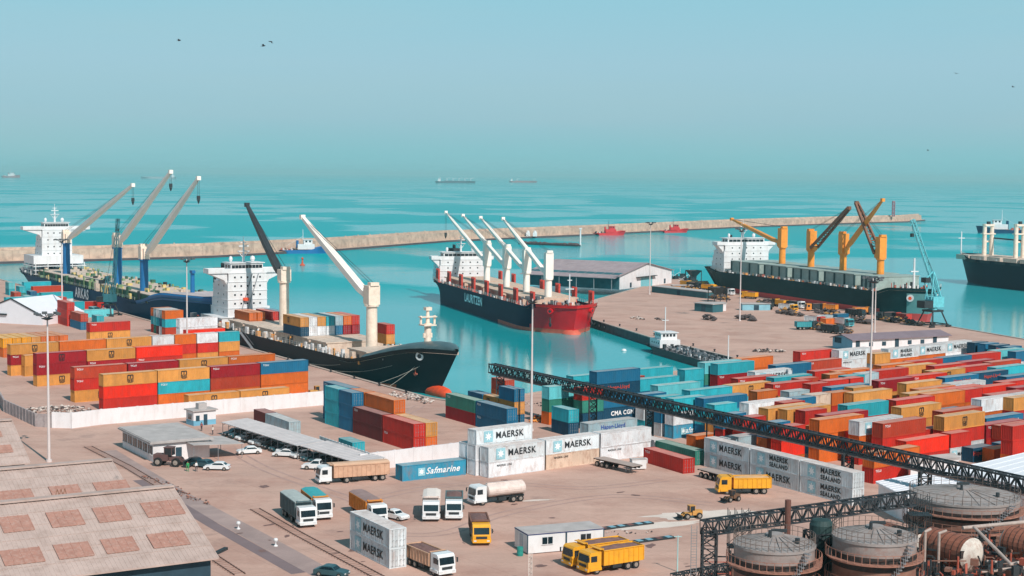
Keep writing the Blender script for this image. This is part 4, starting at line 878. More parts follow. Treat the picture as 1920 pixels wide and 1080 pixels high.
for a,b in zip(ed,ed[1:]):
    m=MB(); ln=max(4,b-a-5); m.box(((a+b)/2,0,11.4),(ln,B4*.74,6.0)); m.box(((a+b)/2,0,14.5),(ln+.5,B4*.77,.35))
    for k in (-.5,-.17,.17,.5): m.box(((a+b)/2+ln*k,-B4*.37-.1,11.2),(.7,.5,6.2),1)
    m.box(((a+b)/2,-B4*.37-.3,8.9),(ln+1,1.0,.5),1); m.build('hatch_coaming',[GY4,mat('coaming_dark_frame',(34,66,70))],r4s)
clutter(r4s,xs+4,L4/2-10,-B4/2+.8,-B4/2+3.2,8.4,120,[HATCH,mat('ochre_paint',(216,150,80)),DARKM,WHITE,RUST],smax=1.3,hmax=2); clutter(r4s,L4/2-16,L4/2-4,-6,6,9.6,30,[WHITE,DARKM,RUST],smax=1.6,hmax=3)
clutter(r4s,-L4/2+3,xs-6,-9,9,9.4,30,[WHITE,mat('sea_green_funnel',(90,150,150)),RUST],smax=2,hmax=3.4)
fm=MB(); q=L4/2-8; fm.cyl((q,0,10),(q,0,22),.5,.3,10); fm.box((q,0,17),(.8,3.4,.4)); fm.build('foremast',WHITE,r4s)
for ch in r4s.children:
    if ch.name.split('.')[0] in('superstructure','bridge','funnel','radar_mast','radar_dome','hatch_coaming','deck_fitting','foremast'): ch.location.z+=1.9
def hawse(root,hb,xx,zd,t,f,m1,r):
    for side in(1,-1):
        m=MB(); p=Vector((xx(t,f),side*(hb(t,f)),zd(t)*f)); nr=Vector((.7,side*.7,-.1)).normalized(); m.cyl(p,p+nr*.5,r,n=16); m.cyl(p+nr*.5,p+nr*.56,r*.5,n=12,mi=1); m.build('hawse_pipe',[m1,HOR],root)
hawse(r4s,hb,xx,zd,.972,.72,WHITE,1.3)
# ---- black ship entering the frame at the right edge
pa,pb=G(1779,529,WZ),G(1925,546,WZ); d5=(pa-pb).normalized(); B5=26; nn5=Vector((-d5.y,d5.x,0))
if nn5.y<0: nn5=-nn5
L5=150; tipp=pa+nn5*B5*.5; c=tipp-d5*(L5/2-2); hd5=math.atan2(d5.y,d5.x); HB5=mat('blue_black_hull',(14,28,42),rough=.6,spec=.15,var=.12,scale=.12)
r5s=ship_root(c,hd5,'blue-black cargo ship with twin mast posts cut by the right edge of view')
zd,hb,xx=make_hull(r5s,L5,B5,13.0,1.8,7,[HB5],lambda t,f,z:0,fc=(.86,.93),deckm=HATCH,bulw=1.2)
rails(r5s,zd,hb,xx,.3,.97,n=60,h=1.3)
for px in(1852,1911):
    x=centerline_x(r5s,px,14); P5=world(r5s,(x,0,0)); zt=AT(px,420,P5.y).z-WZ; m=MB()
    for y in(-2.2,2.2): m.cyl((x,y,12),(x,y,zt),1.2,1.0,12)
    m.box((x,0,zt-.6),(2.6,5.6,1)); m.box((x,0,zt-5),(2.4,7.4,.6)); m.box((x,0,zt+.5),(1.4,1.4,1.6),1); m.box((x+1.4,0,zt-9),(.8,5,.8)); P=m.build('mast_post',[CREAM,DARKM],r5s)
j=MB(); xa,xb=centerline_x(r5s,1852,14),centerline_x(r5s,1911,14); j.bar((xa,-3,zt-8),(xb,-3,zt-8.4),.9,.7); j.build('derrick_boom',DARKM,r5s)
x=centerline_x(r5s,1802,14); m=MB(); m.cyl((x,0,13),(x,0,26),.45,.3,8); m.box((x,0,22.5),(.7,4,.35)); m.build('foremast',WHITE,r5s)
for k in range(5): m=MB(); m.box((x-14-k*13,0,13.4),(10.5,B5*.7,2.4)); m.build('hatch_cover',HATCH,r5s)
clutter(r5s,0,L5/2-6,-9,9,12.4,90,[HATCH,WHITE,DARKM,RUST],smax=1.8,hmax=2)
m=MB()
for k in range(7):
    for sg in(1,-1): m=MB(); m.box((L5/2-20-k*12,sg*(hb(.8,1)+.02),12.3),(8.4,.2,1.4)); m.build('freeing_port',mat('port_black',(20,26,30)),r5s)
# ---- small bunker tanker at the basin wall
cl=Q2b+nw2*5.4; s0=online(cl,dq2,1228,1); s1=online(cl,dq2,1392,1); L6=abs(s1-s0); c=cl+dq2*((s0+s1)/2)
HS=mat('small_black_hull',(30,36,40),rough=.5,var=.2); GRD=mat('tanker_deck_grey',(120,120,124),rough=.8,var=.3,scale=1)
r6=empty('bunker_tanker',(c.x,c.y,WZ),hd2,'small black bunker tanker with white wheelhouse moored at the basin wall','tanker')
zd,hb,xx=make_hull(r6,L6,8.6,2.2,1.0,1.6,[HS],lambda t,f,z:0,fc=(.85,.93),deckm=GRD,bulw=.5)
m=MB(); m.box((-L6/2+8,0,3.2),(8,6.6,2.4)); m.box((-L6/2+8.6,0,5.4),(5,5.2,2.0)); m.box((-L6/2+8.6,0,6.5),(5.8,6,.2)); m.box((-L6/2+3.4,0,3),(3,4,2)); s=m.build('wheelhouse',WHITE,r6); windows_row(s,-L6/2+11.15,-2.2,2.2,5.7,4,.7,.7)
for sy in(1,-1): windows_row(s,sy*2.62,-L6/2+6.6,-L6/2+10.8,5.7,3,.7,.7,'y'); windows_row(s,sy*3.32,-L6/2+5,-L6/2+11.6,3.4,4,.5,.5,'y')
m=MB(); m.cyl((-L6/2+8,0,6.5),(-L6/2+8,0,14),.16,n=6); m.box((-L6/2+8,0,10),(.2,2.2,.2)); m.cyl((L6/2-9,0,2),(L6/2-9,0,10),.22,.14,6); m.build('mast',WHITE,r6)
random.seed(8); clutter(r6,-L6/2+14,L6/2-4,-3.2,3.2,2.0,130,[WHITE,GRD,DARKM,STEEL,DARKM],smax=1.1,hmax=1.5)
m=MB(); 
for y in(-1.2,0,1.2): m.bar((-L6/2+13,y,2.8),(L6/2-6,y,2.8),.22)
for k in range(9): m.box((-L6/2+15+k*(L6-22)/9,0,2.5),(.3,5.4,.5))
m.build('deck_pipe',STEEL,r6)
# ---- tugs and boats
def tug(px,py,hd,L,hull,house,label,cat='tug boat',name='tug_boat',group=None,mastc=None):
    p=G(px,py,WZ); r=empty(name,(p.x,p.y,WZ),R(hd),label,cat,group); B=L*.3
    zd,hb,xx=make_hull(r,L,B,1.9*L/26,2.0*L/26,2,[hull],lambda t,f,z:0,fc=(.55,.95),deckm=RUST,bulw=.7,N=24); k=L/26
    m=MB(); m.box((1.5*k,0,3.6*k),(9*k,B*.62,2.8*k)); m.box((2.6*k,0,6.1*k),(4.6*k,B*.5,2.4*k)); m.box((2.6*k,0,7.4*k),(5.2*k,B*.58,.2)); h=m.build('wheelhouse',house,r)
    windows_row(h,4.93*k,-B*.22,B*.22,6.5*k,3,.9*k,.9*k)
    for sy in(1,-1): windows_row(h,sy*B*.252,.6*k,4.6*k,6.5*k,2,1.0*k,.9*k,'y')
    m=MB(); m.cyl((0,0,7*k),(0,0,13*k),.2*k,.1*k,6); m.box((0,0,10.5*k),(.2,2.4*k,.2)); m.bar((-.5*k,0,9*k),(-9*k,0,4*k),.12); m.build('mast',mastc or WHITE,r)
    f=MB(); f.cyl((-3*k,0,3*k),(-3*k,0,7*k),.8*k,.7*k,10); f.build('funnel',hull,r); clutter(r,-L*.45,-2*k,-B*.3,B*.3,1.6*k,14,[WHITE,DARKM,RUST],smax=1.2*k,hmax=1.6*k); return r
RT=mat('tug_red_paint',(204,44,52),rough=.5,var=.1)
tug(568,475,14,32,BLU,WHITE,'blue trawler with white wheelhouse lying off the breakwater','trawler','fishing_trawler')
tug(1141,441,10,28,RT,RT,'red tug moored at the breakwater left of the other red tug',mastc=DARKM)
tug(1262,436,5,26,RT,RT,'smaller red tug moored at the breakwater right of the light mast',mastc=DARKM)
tug(1878,437,172,46,HNV,WHITE,'small dark blue coaster crossing open water at the far right','coaster','coastal_ship')
tug(1292,537,20,17,HS,DARKM,'small black workboat tied at the head of the pier','workboat','workboat')
tug(20,333,0,120,mat('far_hull_rose',(150,100,104)),WHITE,'distant rose-hulled ship at the left edge of the horizon','ship','distant_ship')
# floating pontoon line inside the breakwater
p1,p2=G(975,458,WZ),G(1086,462,WZ); d=(p2-p1); m=MB(); random.seed(4)
m.bar(p1+Vector((0,0,.5)),p2+Vector((0,0,.5)),5,1.2)
for k in range(30): 
    q=p1+d*((k+.5)/30); m.box((q.x,q.y+random.uniform(-1,1),1.0+WZ+.6),(random.uniform(1,3),2,random.uniform(.6,2)),1)
tag(m.build('floating_pontoon',[DARKM,mat('pontoon_brown',(96,78,80),rough=.9)]),'dark floating pontoon with fenders between the red bulk carrier and breakwater','pontoon')
# ---- distant ships on the horizon
def far_ship(px,py,Lm,d0,hull,label,sup=.12,cranes=0,rev=False,house=WHITE):
    P=AT(px,py,d0); r=empty('distant_ship',(P.x,d0,WZ),math.pi if rev else 0,label,'ship')
    zd,hb,xx=make_hull(r,Lm,Lm*.16,Lm*.045,Lm*.012,Lm*.02,[hull],lambda t,f,z:0,fc=(.9,.95),deckm=hull,bulw=1,N=20); k=Lm
    deckhouse(r,-k*.36,k*.13,k*.07,k*.04,k*.12,4,wins=0)
    for i in range(cranes):
        x=-k*.2+k*.6*i/max(1,cranes-1); m=MB(); m.cyl((x,0,k*.04),(x,0,k*.13),k*.008,n=8); m.bar((x,0,k*.12),(x+k*.09,0,k*.13),k*.007); m.build('deck_crane',WHITE,r)
    m=MB(); m.box((k*.08,0,k*.052),(k*.7,k*.11,k*.015)); m.build('hatch_cover',hull,r)
FH=mat('far_hull_grey',(70,84,96),rough=.6); FR=mat('far_hull_faded_red',(150,96,100),rough=.6)
far_ship(853,337,230,9000,FH,'distant grey bulk carrier with five white masts on the horizon',cranes=5)
far_ship(980,333,190,10500,FR,'faint distant ship with pale red hull right of the grey one',cranes=2)
far_ship(298,326,240,10500,mat('far_hull_pale',(150,160,166)),'faint pale ship on the horizon behind the left crane jibs',rev=True,cranes=0)
# ------------------------------------------------------------------ walls, buildings, tanks, gantries, masts
WW=mat('whitewashed_wall',(226,222,224),rough=.85,var=.05,scale=.3,dirt=(186,168,160),dirtamt=.35,stretch=(1,1,.4))
RFG=mat('fibre_cement_roof',(184,162,154),rough=.9,var=.10,scale=.25,dirt=(146,122,112),dirtamt=.55,bump=.2)
SKL=mat('rusted_skylight_sheet',(168,122,108),rough=.85,var=.14,scale=1.2,dirt=(184,158,148),dirtamt=.65)
DKW=mat('dark_blue_wall',(40,66,80),rough=.9,var=.2)  # even dark blue for warehouse walls, doors and some windows
BWL=mat('pale_blue_wall_paint',(110,168,194),rough=.8,var=.12,scale=.5)
TIM=mat('brown_timber',(140,100,80),rough=.9,var=.25,scale=2)
GRM=mat('grey_concrete',(176,168,166),rough=.9,var=.15,scale=.5)
def wall_line(pts,h,th,name,label,cat,m,joint=4.0,cap=None,group=None):
    mb=MB(); 
    for (a,b) in zip(pts[:-1],pts[1:]):
        a=Vector((a[0],a[1],0));b=Vector((b[0],b[1],0)); L=(b-a).length; n=max(1,round(L/joint)); d=(b-a)/n
        for k in range(n):
            p=a+d*k; q=a+d*(k+1)-d.normalized()*.06; mb.bar(p+Vector((0,0,h/2)),q+Vector((0,0,h/2)),th,h)
            mb.box((p.x,p.y,h/2+.03),(th*1.5,th*1.5,h+.06),0,math.atan2(d.y,d.x))
    return tag(mb.build(name,m),label,cat,group)
wl_=[G(100,802),G(135,803),G(190,796),G(420,776),G(634,757)]
wall_line(wl_,3.1,.3,'boundary_wall','long whitewashed wall in front of the stacked left yard containers','wall',WW)
wall_line([G(0,757),G(8,772),G(68,800),G(100,802)],2.6,.25,'boundary_wall','weathered grey panel fence left of the white wall and rubble','wall',mat('weathered_fence_panel',(168,156,156),rough=.9,var=.2,scale=.8,dirt=(110,96,96),dirtamt=.5),joint=2.2)
wall_line([G(676,884),G(740,876),G(880,858)],3.0,.3,'boundary_wall','whitewashed wall between the carport and the white lettered container stack','wall',WW)
wall_line([G(1210,868),G(1290,876)],0.9,.25,'kerb_wall','low pale wall piece beside the single red container','wall',WW)
# --- gabled warehouses lower left
def gable(name,label,a,b,w,ez,rz,roofm,wallm,side=1,sky=None,ridge_at=.5,over=.9,cat='warehouse'):
    """a->b: near eave line (ground points); w: depth away; """
    a=Vector((a[0],a[1],0));b=Vector((b[0],b[1],0)); L=(b-a).length; hd=math.atan2(b.y-a.y,b.x-a.x)
    r=empty(name,(a.x,a.y,0),hd,label,cat)
    m=MB(); m.bx(0.0,L,0,w,0,ez-.05); m.extr([(0,ez-.05),(w,ez-.05),(w*ridge_at,rz-.2)],0.0,L); wl2=m.build('wall',wallm,r)
    m=MB(); t=.18; y0,y1=-over,w+over; s1=(rz-ez)/(w*ridge_at); s2=(rz-ez)/(w*(1-ridge_at)); z0=ez-s1*over; z1=ez-s2*over; ym=w*ridge_at
    m.extr([(y0,z0),(y0,z0+t),(ym,rz+t),(ym,rz)],-over*.7,L+over*.7); m.extr([(ym,rz),(ym,rz+t),(y1,z1+t),(y1,z1)],-over*.7,L+over*.7)
    n=int(L/.5)
    for k in range(n+1):
        x=-over*.7+(L+over*1.4)*k/n; m.bar((x,y0+.02,z0+t+.015),(x,ym,rz+t+.015),.16,.05); 
    for j in range(1,6):
        f=j/6; y=y0+(ym-y0)*f; z=z0+(rz-z0)*f+t+.035; m.bar((-over*.7,y,z),(L+over*.7,y,z),.08,.05)
    m.box((L/2,ym,rz+t+.12),(L+over*1.4,1.2,.22),0)
    rf=m.build('roof',roofm,r)
    if sky:
        m0=MB()
        for (fx0,fx1,fy0,fy1) in sky:
            ya=y0+(ym-y0)*fy0; yb=y0+(ym-y0)*fy1; za=z0+(rz-z0)*fy0+t+.075; zb=z0+(rz-z0)*fy1+t+.075
            k=MB(); x0,x1=fx0*L,fx1*L; k.add([(x0,ya,za),(x1,ya,za),(x1,yb,zb),(x0,yb,zb),(x0,ya,za+.07),(x1,ya,za+.07),(x1,yb,zb+.07),(x0,yb,zb+.07)],[(4,5,6,7),(0,1,5,4),(1,2,6,5),(2,3,7,6),(3,0,4,7)])
            nn=max(3,int((x1-x0)/.9))
            for j in range(nn+1):
                x=x0+(x1-x0)*j/nn; k.bar((x,ya,za+.09),(x,yb,zb+.09),.08,.04)
            k.build('skylight',SKL,rf)
    return r
e1=G(395,1042,7.5); e0=G(60,1083,7.5); dv=(e1-e0).normalized(); a1=e1-dv*46
rg=G(322,915,12.5); nv=Vector((-dv.y,dv.x,0)); wd=(rg-e1).dot(nv)
# positions of skylights along the eave in fractions
def fx(px,py,z): return (G(px,py,z)-a1).dot(dv)/46
sk=[]
for (p0,p1,py) in ((0,62,985),(83,150,970),(168,235,960),(250,328,946)): sk.append((fx(p0-2,py,11),fx(p1,py,11),.60,.80))
for (p0,p1,py) in ((0,80,1040),(100,170,1028),(188,253,1018),(270,345,1005)): sk.append((fx(p0-4,py,9),fx(p1,py,9),.20,.38))
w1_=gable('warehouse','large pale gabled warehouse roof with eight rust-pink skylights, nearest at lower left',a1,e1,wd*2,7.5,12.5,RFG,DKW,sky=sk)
rg2=G(200,866,12.5); wd2=wd; e2=rg2-nv*wd2; a2=e2-dv*46
def fx2(px,py,z): return (G(px,py,z)-a2).dot(dv)/46
sk=[]
for (p0,p1,py) in ((-30,45,915),(65,125,902),(143,212,893)): sk.append((fx2(p0,py,10.5),fx2(p1,py,10.5),.42,.66))
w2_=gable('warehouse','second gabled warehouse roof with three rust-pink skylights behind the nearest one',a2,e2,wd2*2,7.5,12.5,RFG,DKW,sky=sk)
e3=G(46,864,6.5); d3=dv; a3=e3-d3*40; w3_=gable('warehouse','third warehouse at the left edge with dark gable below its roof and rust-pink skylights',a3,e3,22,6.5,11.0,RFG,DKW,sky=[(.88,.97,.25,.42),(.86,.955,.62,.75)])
# gutter beam ends and the awning poking from the roofs
for (p,q,z) in (((395,1042),(424,1028),7.4),((300,1052),(385,1044),6.9)):
    m=MB(); m.bar(G(*p,z),G(*q,z+.1),.5,.3); o=m.build('roof_beam',DARKM); tag(o,None,None); o.parent=w1_; o.matrix_parent_inverse=Matrix.Translation(w1_.location).to_4x4().inverted() if False else (Matrix.Translation(w1_.location)@Matrix.Rotation(w1_.rotation_euler.z,4,'Z')).inverted()
m=MB(); p=G(104,930,11.9)
for k in range(3): m.bar(p+dv*(k*.45),p+dv*(k*.45+.22)+Vector((0,0,.8)),.07); m.bar(p+dv*(k*.45+.45),p+dv*(k*.45+.22)+Vector((0,0,.8)),.07)
m.bar(p-dv*.1,p+dv*1.5,.09); tag(m.build('timber_trestle',TIM),'small brown timber trestle standing on the warehouse ridge','trestle')
# --- office with flat roof and lean-to shelter
o1=G(230,838); o2=G(287,867); o3=G(360,850); hd=HD(o1,o2); L=(o2-o1).length; wv=Vector((math.cos(hd+math.pi/2),math.sin(hd+math.pi/2),0)); w=min(13,(o3-o2).length)
r=empty('office_building',(o1.x,o1.y,0),hd,'low white office building with flat concrete roof and dark window strip beside the loader','building')
m=MB(); m.bx(0,L,0,w,0,3.3); wl2=m.build('wall',WW,r); m=MB(); m.bx(-.7,L+.6,-.7,w+.6,3.3,3.6); m.bx(-.5,L+.4,-.5,w+.4,3.6,3.72,0); m.build('roof',GRM,r)
for k in range(6):
    x=L*(k+.5)/6; m=MB(); m.box((x,-.03,2.0),(L/8,.08,1.5),0); g=m.build('window',DGL,wl2); m=MB(); m.box((x,-.09,2.0),(.08,.05,1.5)); m.box((x,-.09,1.22),(L/8+.2,.14,.1)); m.build('frame',WHITE,g)
m=MB(); m.box((L+.03,w*.45,1.15),(.08,1.1,2.3)); m.build('door',DKW,wl2)
s0=G(362,866); r=empty('vehicle_shelter',(s0.x,s0.y,0),R(AL),'grey lean-to vehicle shelter on thin posts beside the white office','shelter')
m=MB(); m.add([(0,0,2.9),(9.2,-1.5,2.5),(9.2,7.5,2.6),(0,7.8,3.1),(0,0,3.02),(9.2,-1.5,2.62),(9.2,7.5,2.72),(0,7.8,3.22)],[(3,2,1,0),(4,5,6,7),(0,1,5,4),(1,2,6,5),(2,3,7,6),(3,0,4,7)]); m.build('roof',GRM,r)
for x,y in((.3,.3),(4.6,-.5),(8.9,-1.2),(.3,7.4),(4.6,7.3),(8.9,7.2)): m=MB(); m.cyl((x,y,0),(x,y,2.55),.06,n=6); m.build('post',STEEL,r)
# --- guard house
g0=G(363,799); r=empty('guard_house',(g0.x,g0.y,0),R(AL),'small white guard house with blue lower walls and roof tank by the white wall','guard house')
m=MB(); m.bx(0,4.9,0,3.4,0,1.05,1); m.bx(0.0,4.9,0.0,3.4,1.05,2.9,0); wl2=m.build('wall',[WW,BWL],r); m=MB(); m.bx(-.35,5.25,-.35,3.75,2.9,3.12); m.bx(1.6,3.4,1.0,2.4,3.12,4.3); m.build('roof',GRM,r)
for x0 in(.5,2.2): m=MB(); m.box((x0+.4,-.03,1.5 if x0<1 else 1.1),(.8,.08,1.1 if x0<1 else 2.2)); m.build('door' if x0>1 else 'window',DKW,wl2)
m=MB(); m.box((-.03,1.7,1.7),(.08,1.5,1.0)); m.build('window',DGL,wl2)
# --- long carport
c0=G(412,815); c1=G(545,858); c2=G(700,908)
def carport(a,b,w,n,label,back=0.0,h=2.5):
    a=Vector(a);b=Vector(b); hd=HD(a,b); L=(b-a).length; r=empty('carport',(a.x,a.y,0),hd,label,'carport')
    m=MB(); m.add([(0,-.4,h),(L,-.4,h),(L,w,h+.35),(0,w,h+.35),(0,-.4,h+.1),(L,-.4,h+.1),(L,w,h+.45),(0,w,h+.45)],[(3,2,1,0),(4,5,6,7),(0,1,5,4),(1,2,6,5),(2,3,7,6),(3,0,4,7)])
    for k in range(int(L/1.2)): m.bar((k*1.2+.3,-.38,h+.13),(k*1.2+.3,w,h+.47),.12,.06)
    m.build('roof',mat('carport_sheet',(196,188,188),rough=.6,var=.1,scale=.5),r)
    for k in range(n+1):
        x=.15+(L-.3)*k/n; m=MB(); m.cyl((x,-.1,0),(x,-.1,h),.06,n=6); m.bar((x,-.1,h-.5),(x,1.2,h+.05),.07); m.build('post',STEEL,r); m=MB(); m.cyl((x,w-.2,0),(x,w-.2,h+.3),.06,n=6); m.build('post',STEEL,r)
    return r,hd,L
cp1=carport(G(418,816),G(560,862),5.2,12,'long grey carport roof sheltering a rank of parked cars, the farther one')
cp2=carport(G(566,862),G(672,896),5.2,9,'shorter grey carport at the near end of the parked cars rank')
# tall sheet fence behind the second carport
wall_line([G(600,850)+Vector((0,0,0)),G(694,884)],3.2,.12,'sheet_fence','pale corrugated sheet fence behind the near carport','fence',mat('pale_sheet_fence',(204,206,208),rough=.6,var=.08,scale=.6,dirt=(150,140,135),dirtamt=.3),joint=1.3)
# --- site cabins
k0=G(989,1040); r=empty('site_cabin',(k0.x,k0.y,0),R(22),'pair of joined white site cabins with windows and blue roof trim','cabin')
m=MB(); m.bx(0,5.6,0,4.6,.12,2.6,0); m.bx(5.75,11.3,0.0,4.6,.12,2.6,0); m.bx(-.05,11.35,-.05,4.65,2.6,2.72,1); m.bx(0,11.3,0,4.6,2.72,2.78,2); b=m.build('body',[WHITE,mat('trim_blue',(40,60,110)),GRM],r)
for x in(0,5.62,5.72,11.3): m=MB(); m.box((x,-.02,1.36),(.12,.1,2.5)); m.build('corner_post',DKW,r)
for x in(2.9,8.6): m=MB(); m.box((x,-.03,1.7),(1.5,.08,.95)); g=m.build('window',DGL,b); m=MB(); m.box((x,-.09,1.7),(.08,.05,.95)); m.box((x,-.09,1.2),(1.7,.1,.08)); m.build('frame',WHITE,g)
m=MB(); m.box((-.03,2.2,1.25),(.08,1.0,2.2)); m.build('door',mat('cabin_door_grey',(186,190,196)),b)
m=MB(); c=G(975,1042); m.lathe([(0,0),(.42,0),(.45,.3),(.42,.6),(.45,.9),(.42,1.2),(0,1.2)],16,0,(c.x,c.y)); tag(m.build('oil_drum',mat('teal_drum',(40,140,130),rough=.5)),'teal oil drum standing beside the white site cabin','drum')
# weighbridge strips
for (p,q,lab) in (((1070,1000),(1222,981),'long rusty steel weighbridge strip on the ground beyond the site cabins'),((1170,1020),(1262,1008),'shorter grey steel weighbridge strip behind the yellow tippers')):
    a=G(*p);b=G(*q); m=MB(); m.bar(a+Vector((0,0,.12)),b+Vector((0,0,.12)),1.2,.22,0); d=(b-a).normalized()
    n=int((b-a).length/1.5)
    for k in range(n): m.box(tuple(a+(b-a)*((k+.5)/n)+Vector((0,0,.25))),(.9,1.0,.04),1 if k%3 else 2,math.atan2(d.y,d.x))
    tag(m.build('weighbridge',[DARKM,mat('faded_blue_plate',(120,164,180),rough=.6),mat('rust_plate',(120,80,76),rough=.8)]),lab,'weighbridge')
# --- pier shed with gable end
g0=G(1162,543); g1=G(1259,531); hdg=HD(g0,g1); wv=Vector((-math.sin(hdg),math.cos(hdg),0)); Ls=48; gd=(g1-g0).length
r=empty('pier_shed',(g0.x,g0.y,0),hdg,'large gabled shed with grey roof, white gable and teal side on the pier','shed'); gr=mat('grey_shed_roof',(156,140,144),rough=.85,var=.12,scale=.15,dirt=(190,174,172),dirtamt=.4); TEW=mat('teal_shed_wall',(46,96,106),rough=.85,var=.2,scale=.3)
m=MB(); m.bx(0,gd,0.3,Ls,0,6.6,1); m.extry([(0,6.6),(gd,6.6),(gd/2,10.6)],.3,Ls,1); m.bx(0,gd,0,.3,0,6.6,0); m.extry([(0,6.6),(gd,6.6),(gd/2,10.6)],0,.3,0); wl2=m.build('wall',[WW,TEW],r)
m=MB(); m.extry([(-6.5,5.2),(gd/2,10.7),(gd/2,10.95),(-6.5,5.45)],-.8,Ls+.6); m.extry([(gd/2,10.7),(gd+1.5,6.1),(gd+1.5,6.35),(gd/2,10.95)],-.8,Ls+.6)
for k in range(11): m.bar((-6.4,k*4.6,5.52),(gd/2,k*4.6,11.0),.15,.08)
m.build('roof',gr,r)
m=MB(); m.box((gd*.50,-.05,2.1),(gd*.22,.12,4.2)); m.build('door',mat('pale_teal_door',(120,186,196),rough=.6),wl2); m=MB(); m.box((gd*.48,-.7,4.7),(gd*.36,1.6,.25)); m.build('canopy',DARKM,wl2)
for f in(.20,.86): m=MB(); m.box((gd*f,-.05,1.5),(1.6,.12,2.2)); m.build('window',DKW,wl2)
for k in range(6): m=MB(); m.cyl((-6,1+k*9,0),(-6,1+k*9,5.3),.2,n=8); m.build('post',STEEL,r)
# --- long low blue and white building
g0=G(1598,658); g1=G(1778,648); hdb=HD(g0,g1); Lb=(g1-g0).length; r=empty('transit_building',(g0.x,g0.y,0),hdb,'long low white building with blue gable end and dark roof behind the lettered containers','building')
m=MB(); m.bx(0,Lb,0,9,0,3.2,0); m.bx(-.05,0.0,0,9,0,3.2,1); m.extr([(0,3.2),(9,3.2),(4.5,4.3)],-.05,Lb,1); wl2=m.build('wall',[WW,BWL],r)
m=MB(); m.extr([(-.7,3.05),(-.7,3.25),(4.5,4.55),(4.5,4.35)],-.7,Lb+.7); m.extr([(4.5,4.35),(4.5,4.55),(9.7,3.25),(9.7,3.05)],-.7,Lb+.7); m.build('roof',mat('dark_rose_roof',(128,112,120),rough=.85,var=.12,scale=.3),r)
for k in range(7): m=MB(); m.box((2+k*Lb/7.5,-.04,1.7),(1.5,.1,1.2 if k%3 else 2.6)); m.build('window' if k%3 else 'door',DKW,wl2)
m=MB(); m.box((-.09,6.5,2.6),(.1,3.0,1.6)); m.build('window',DKW,wl2)
# --- white tent hall far left
g0=G(-30,604); g1=G(80,610); hdt=HD(g0,g1); r=empty('storage_tent',(g0.x,g0.y,0),hdt,'white gabled storage tent at the left edge among the containers','tent'); L=(g1-g0).length; TW=mat('tent_white_fabric',(226,226,232),rough=.7,var=.04,scale=.3)
m=MB(); m.extry([(0,0),(L,0),(L,3.0),(L*.47,8.2),(0,4.2)],0,22); m.build('fabric_shell',TW,r); m=MB(); m.bar((0,-.1,4.3),(L*.47,-.1,8.35),.35); m.bar((L*.47,-.1,8.35),(L,-.1,3.1),.35); m.box((L*.2,-.3,3.0),(L*.4,.5,.5)); m.build('frame',DARKM,r)
# --- white sheds at the right behind the tanks
def slabroof(pts,zt,label,th=.3,zb=0,m_=None,wm=None):
    P=[G(px,py,zt) for px,py in pts]; c=sum(P,Vector())/len(P); r=empty('white_shed',(c.x,c.y,0),0,label,'shed'); Q=[(p.x-c.x,p.y-c.y) for p in P]
    m=MB(); m.prism([(x*.96,y*.96) for x,y in Q],0,zt-th); m.build('wall',wm or WW,r); m=MB(); m.prism(Q,zt-th,zt); 
    n=9; a0,a1_,b0,b1=Vector(Q[0]),Vector(Q[1]),Vector(Q[3]),Vector(Q[2])
    for k in range(n+1):
        f=k/n; s=a0.lerp(a1_,f); e=b0.lerp(b1,f); m.bar((s.x,s.y,zt+.03),(e.x,e.y,zt+.03),.12,.06)
    m.build('roof',m_ or TW,r); return r
slabroof([(1790,880),(1960,925),(2060,885),(1925,848)],6.0,'bright white shed roof at the right edge beyond the round tanks')
slabroof([(1642,903),(1700,932),(1900,893),(1850,866)],4.2,'white flat shed roof directly behind the largest round tank')
slabroof([(1700,858),(1706,868),(1800,858),(1790,850)],3.4,'low rose-grey flat roof between the red containers and white shed',m_=GRM)
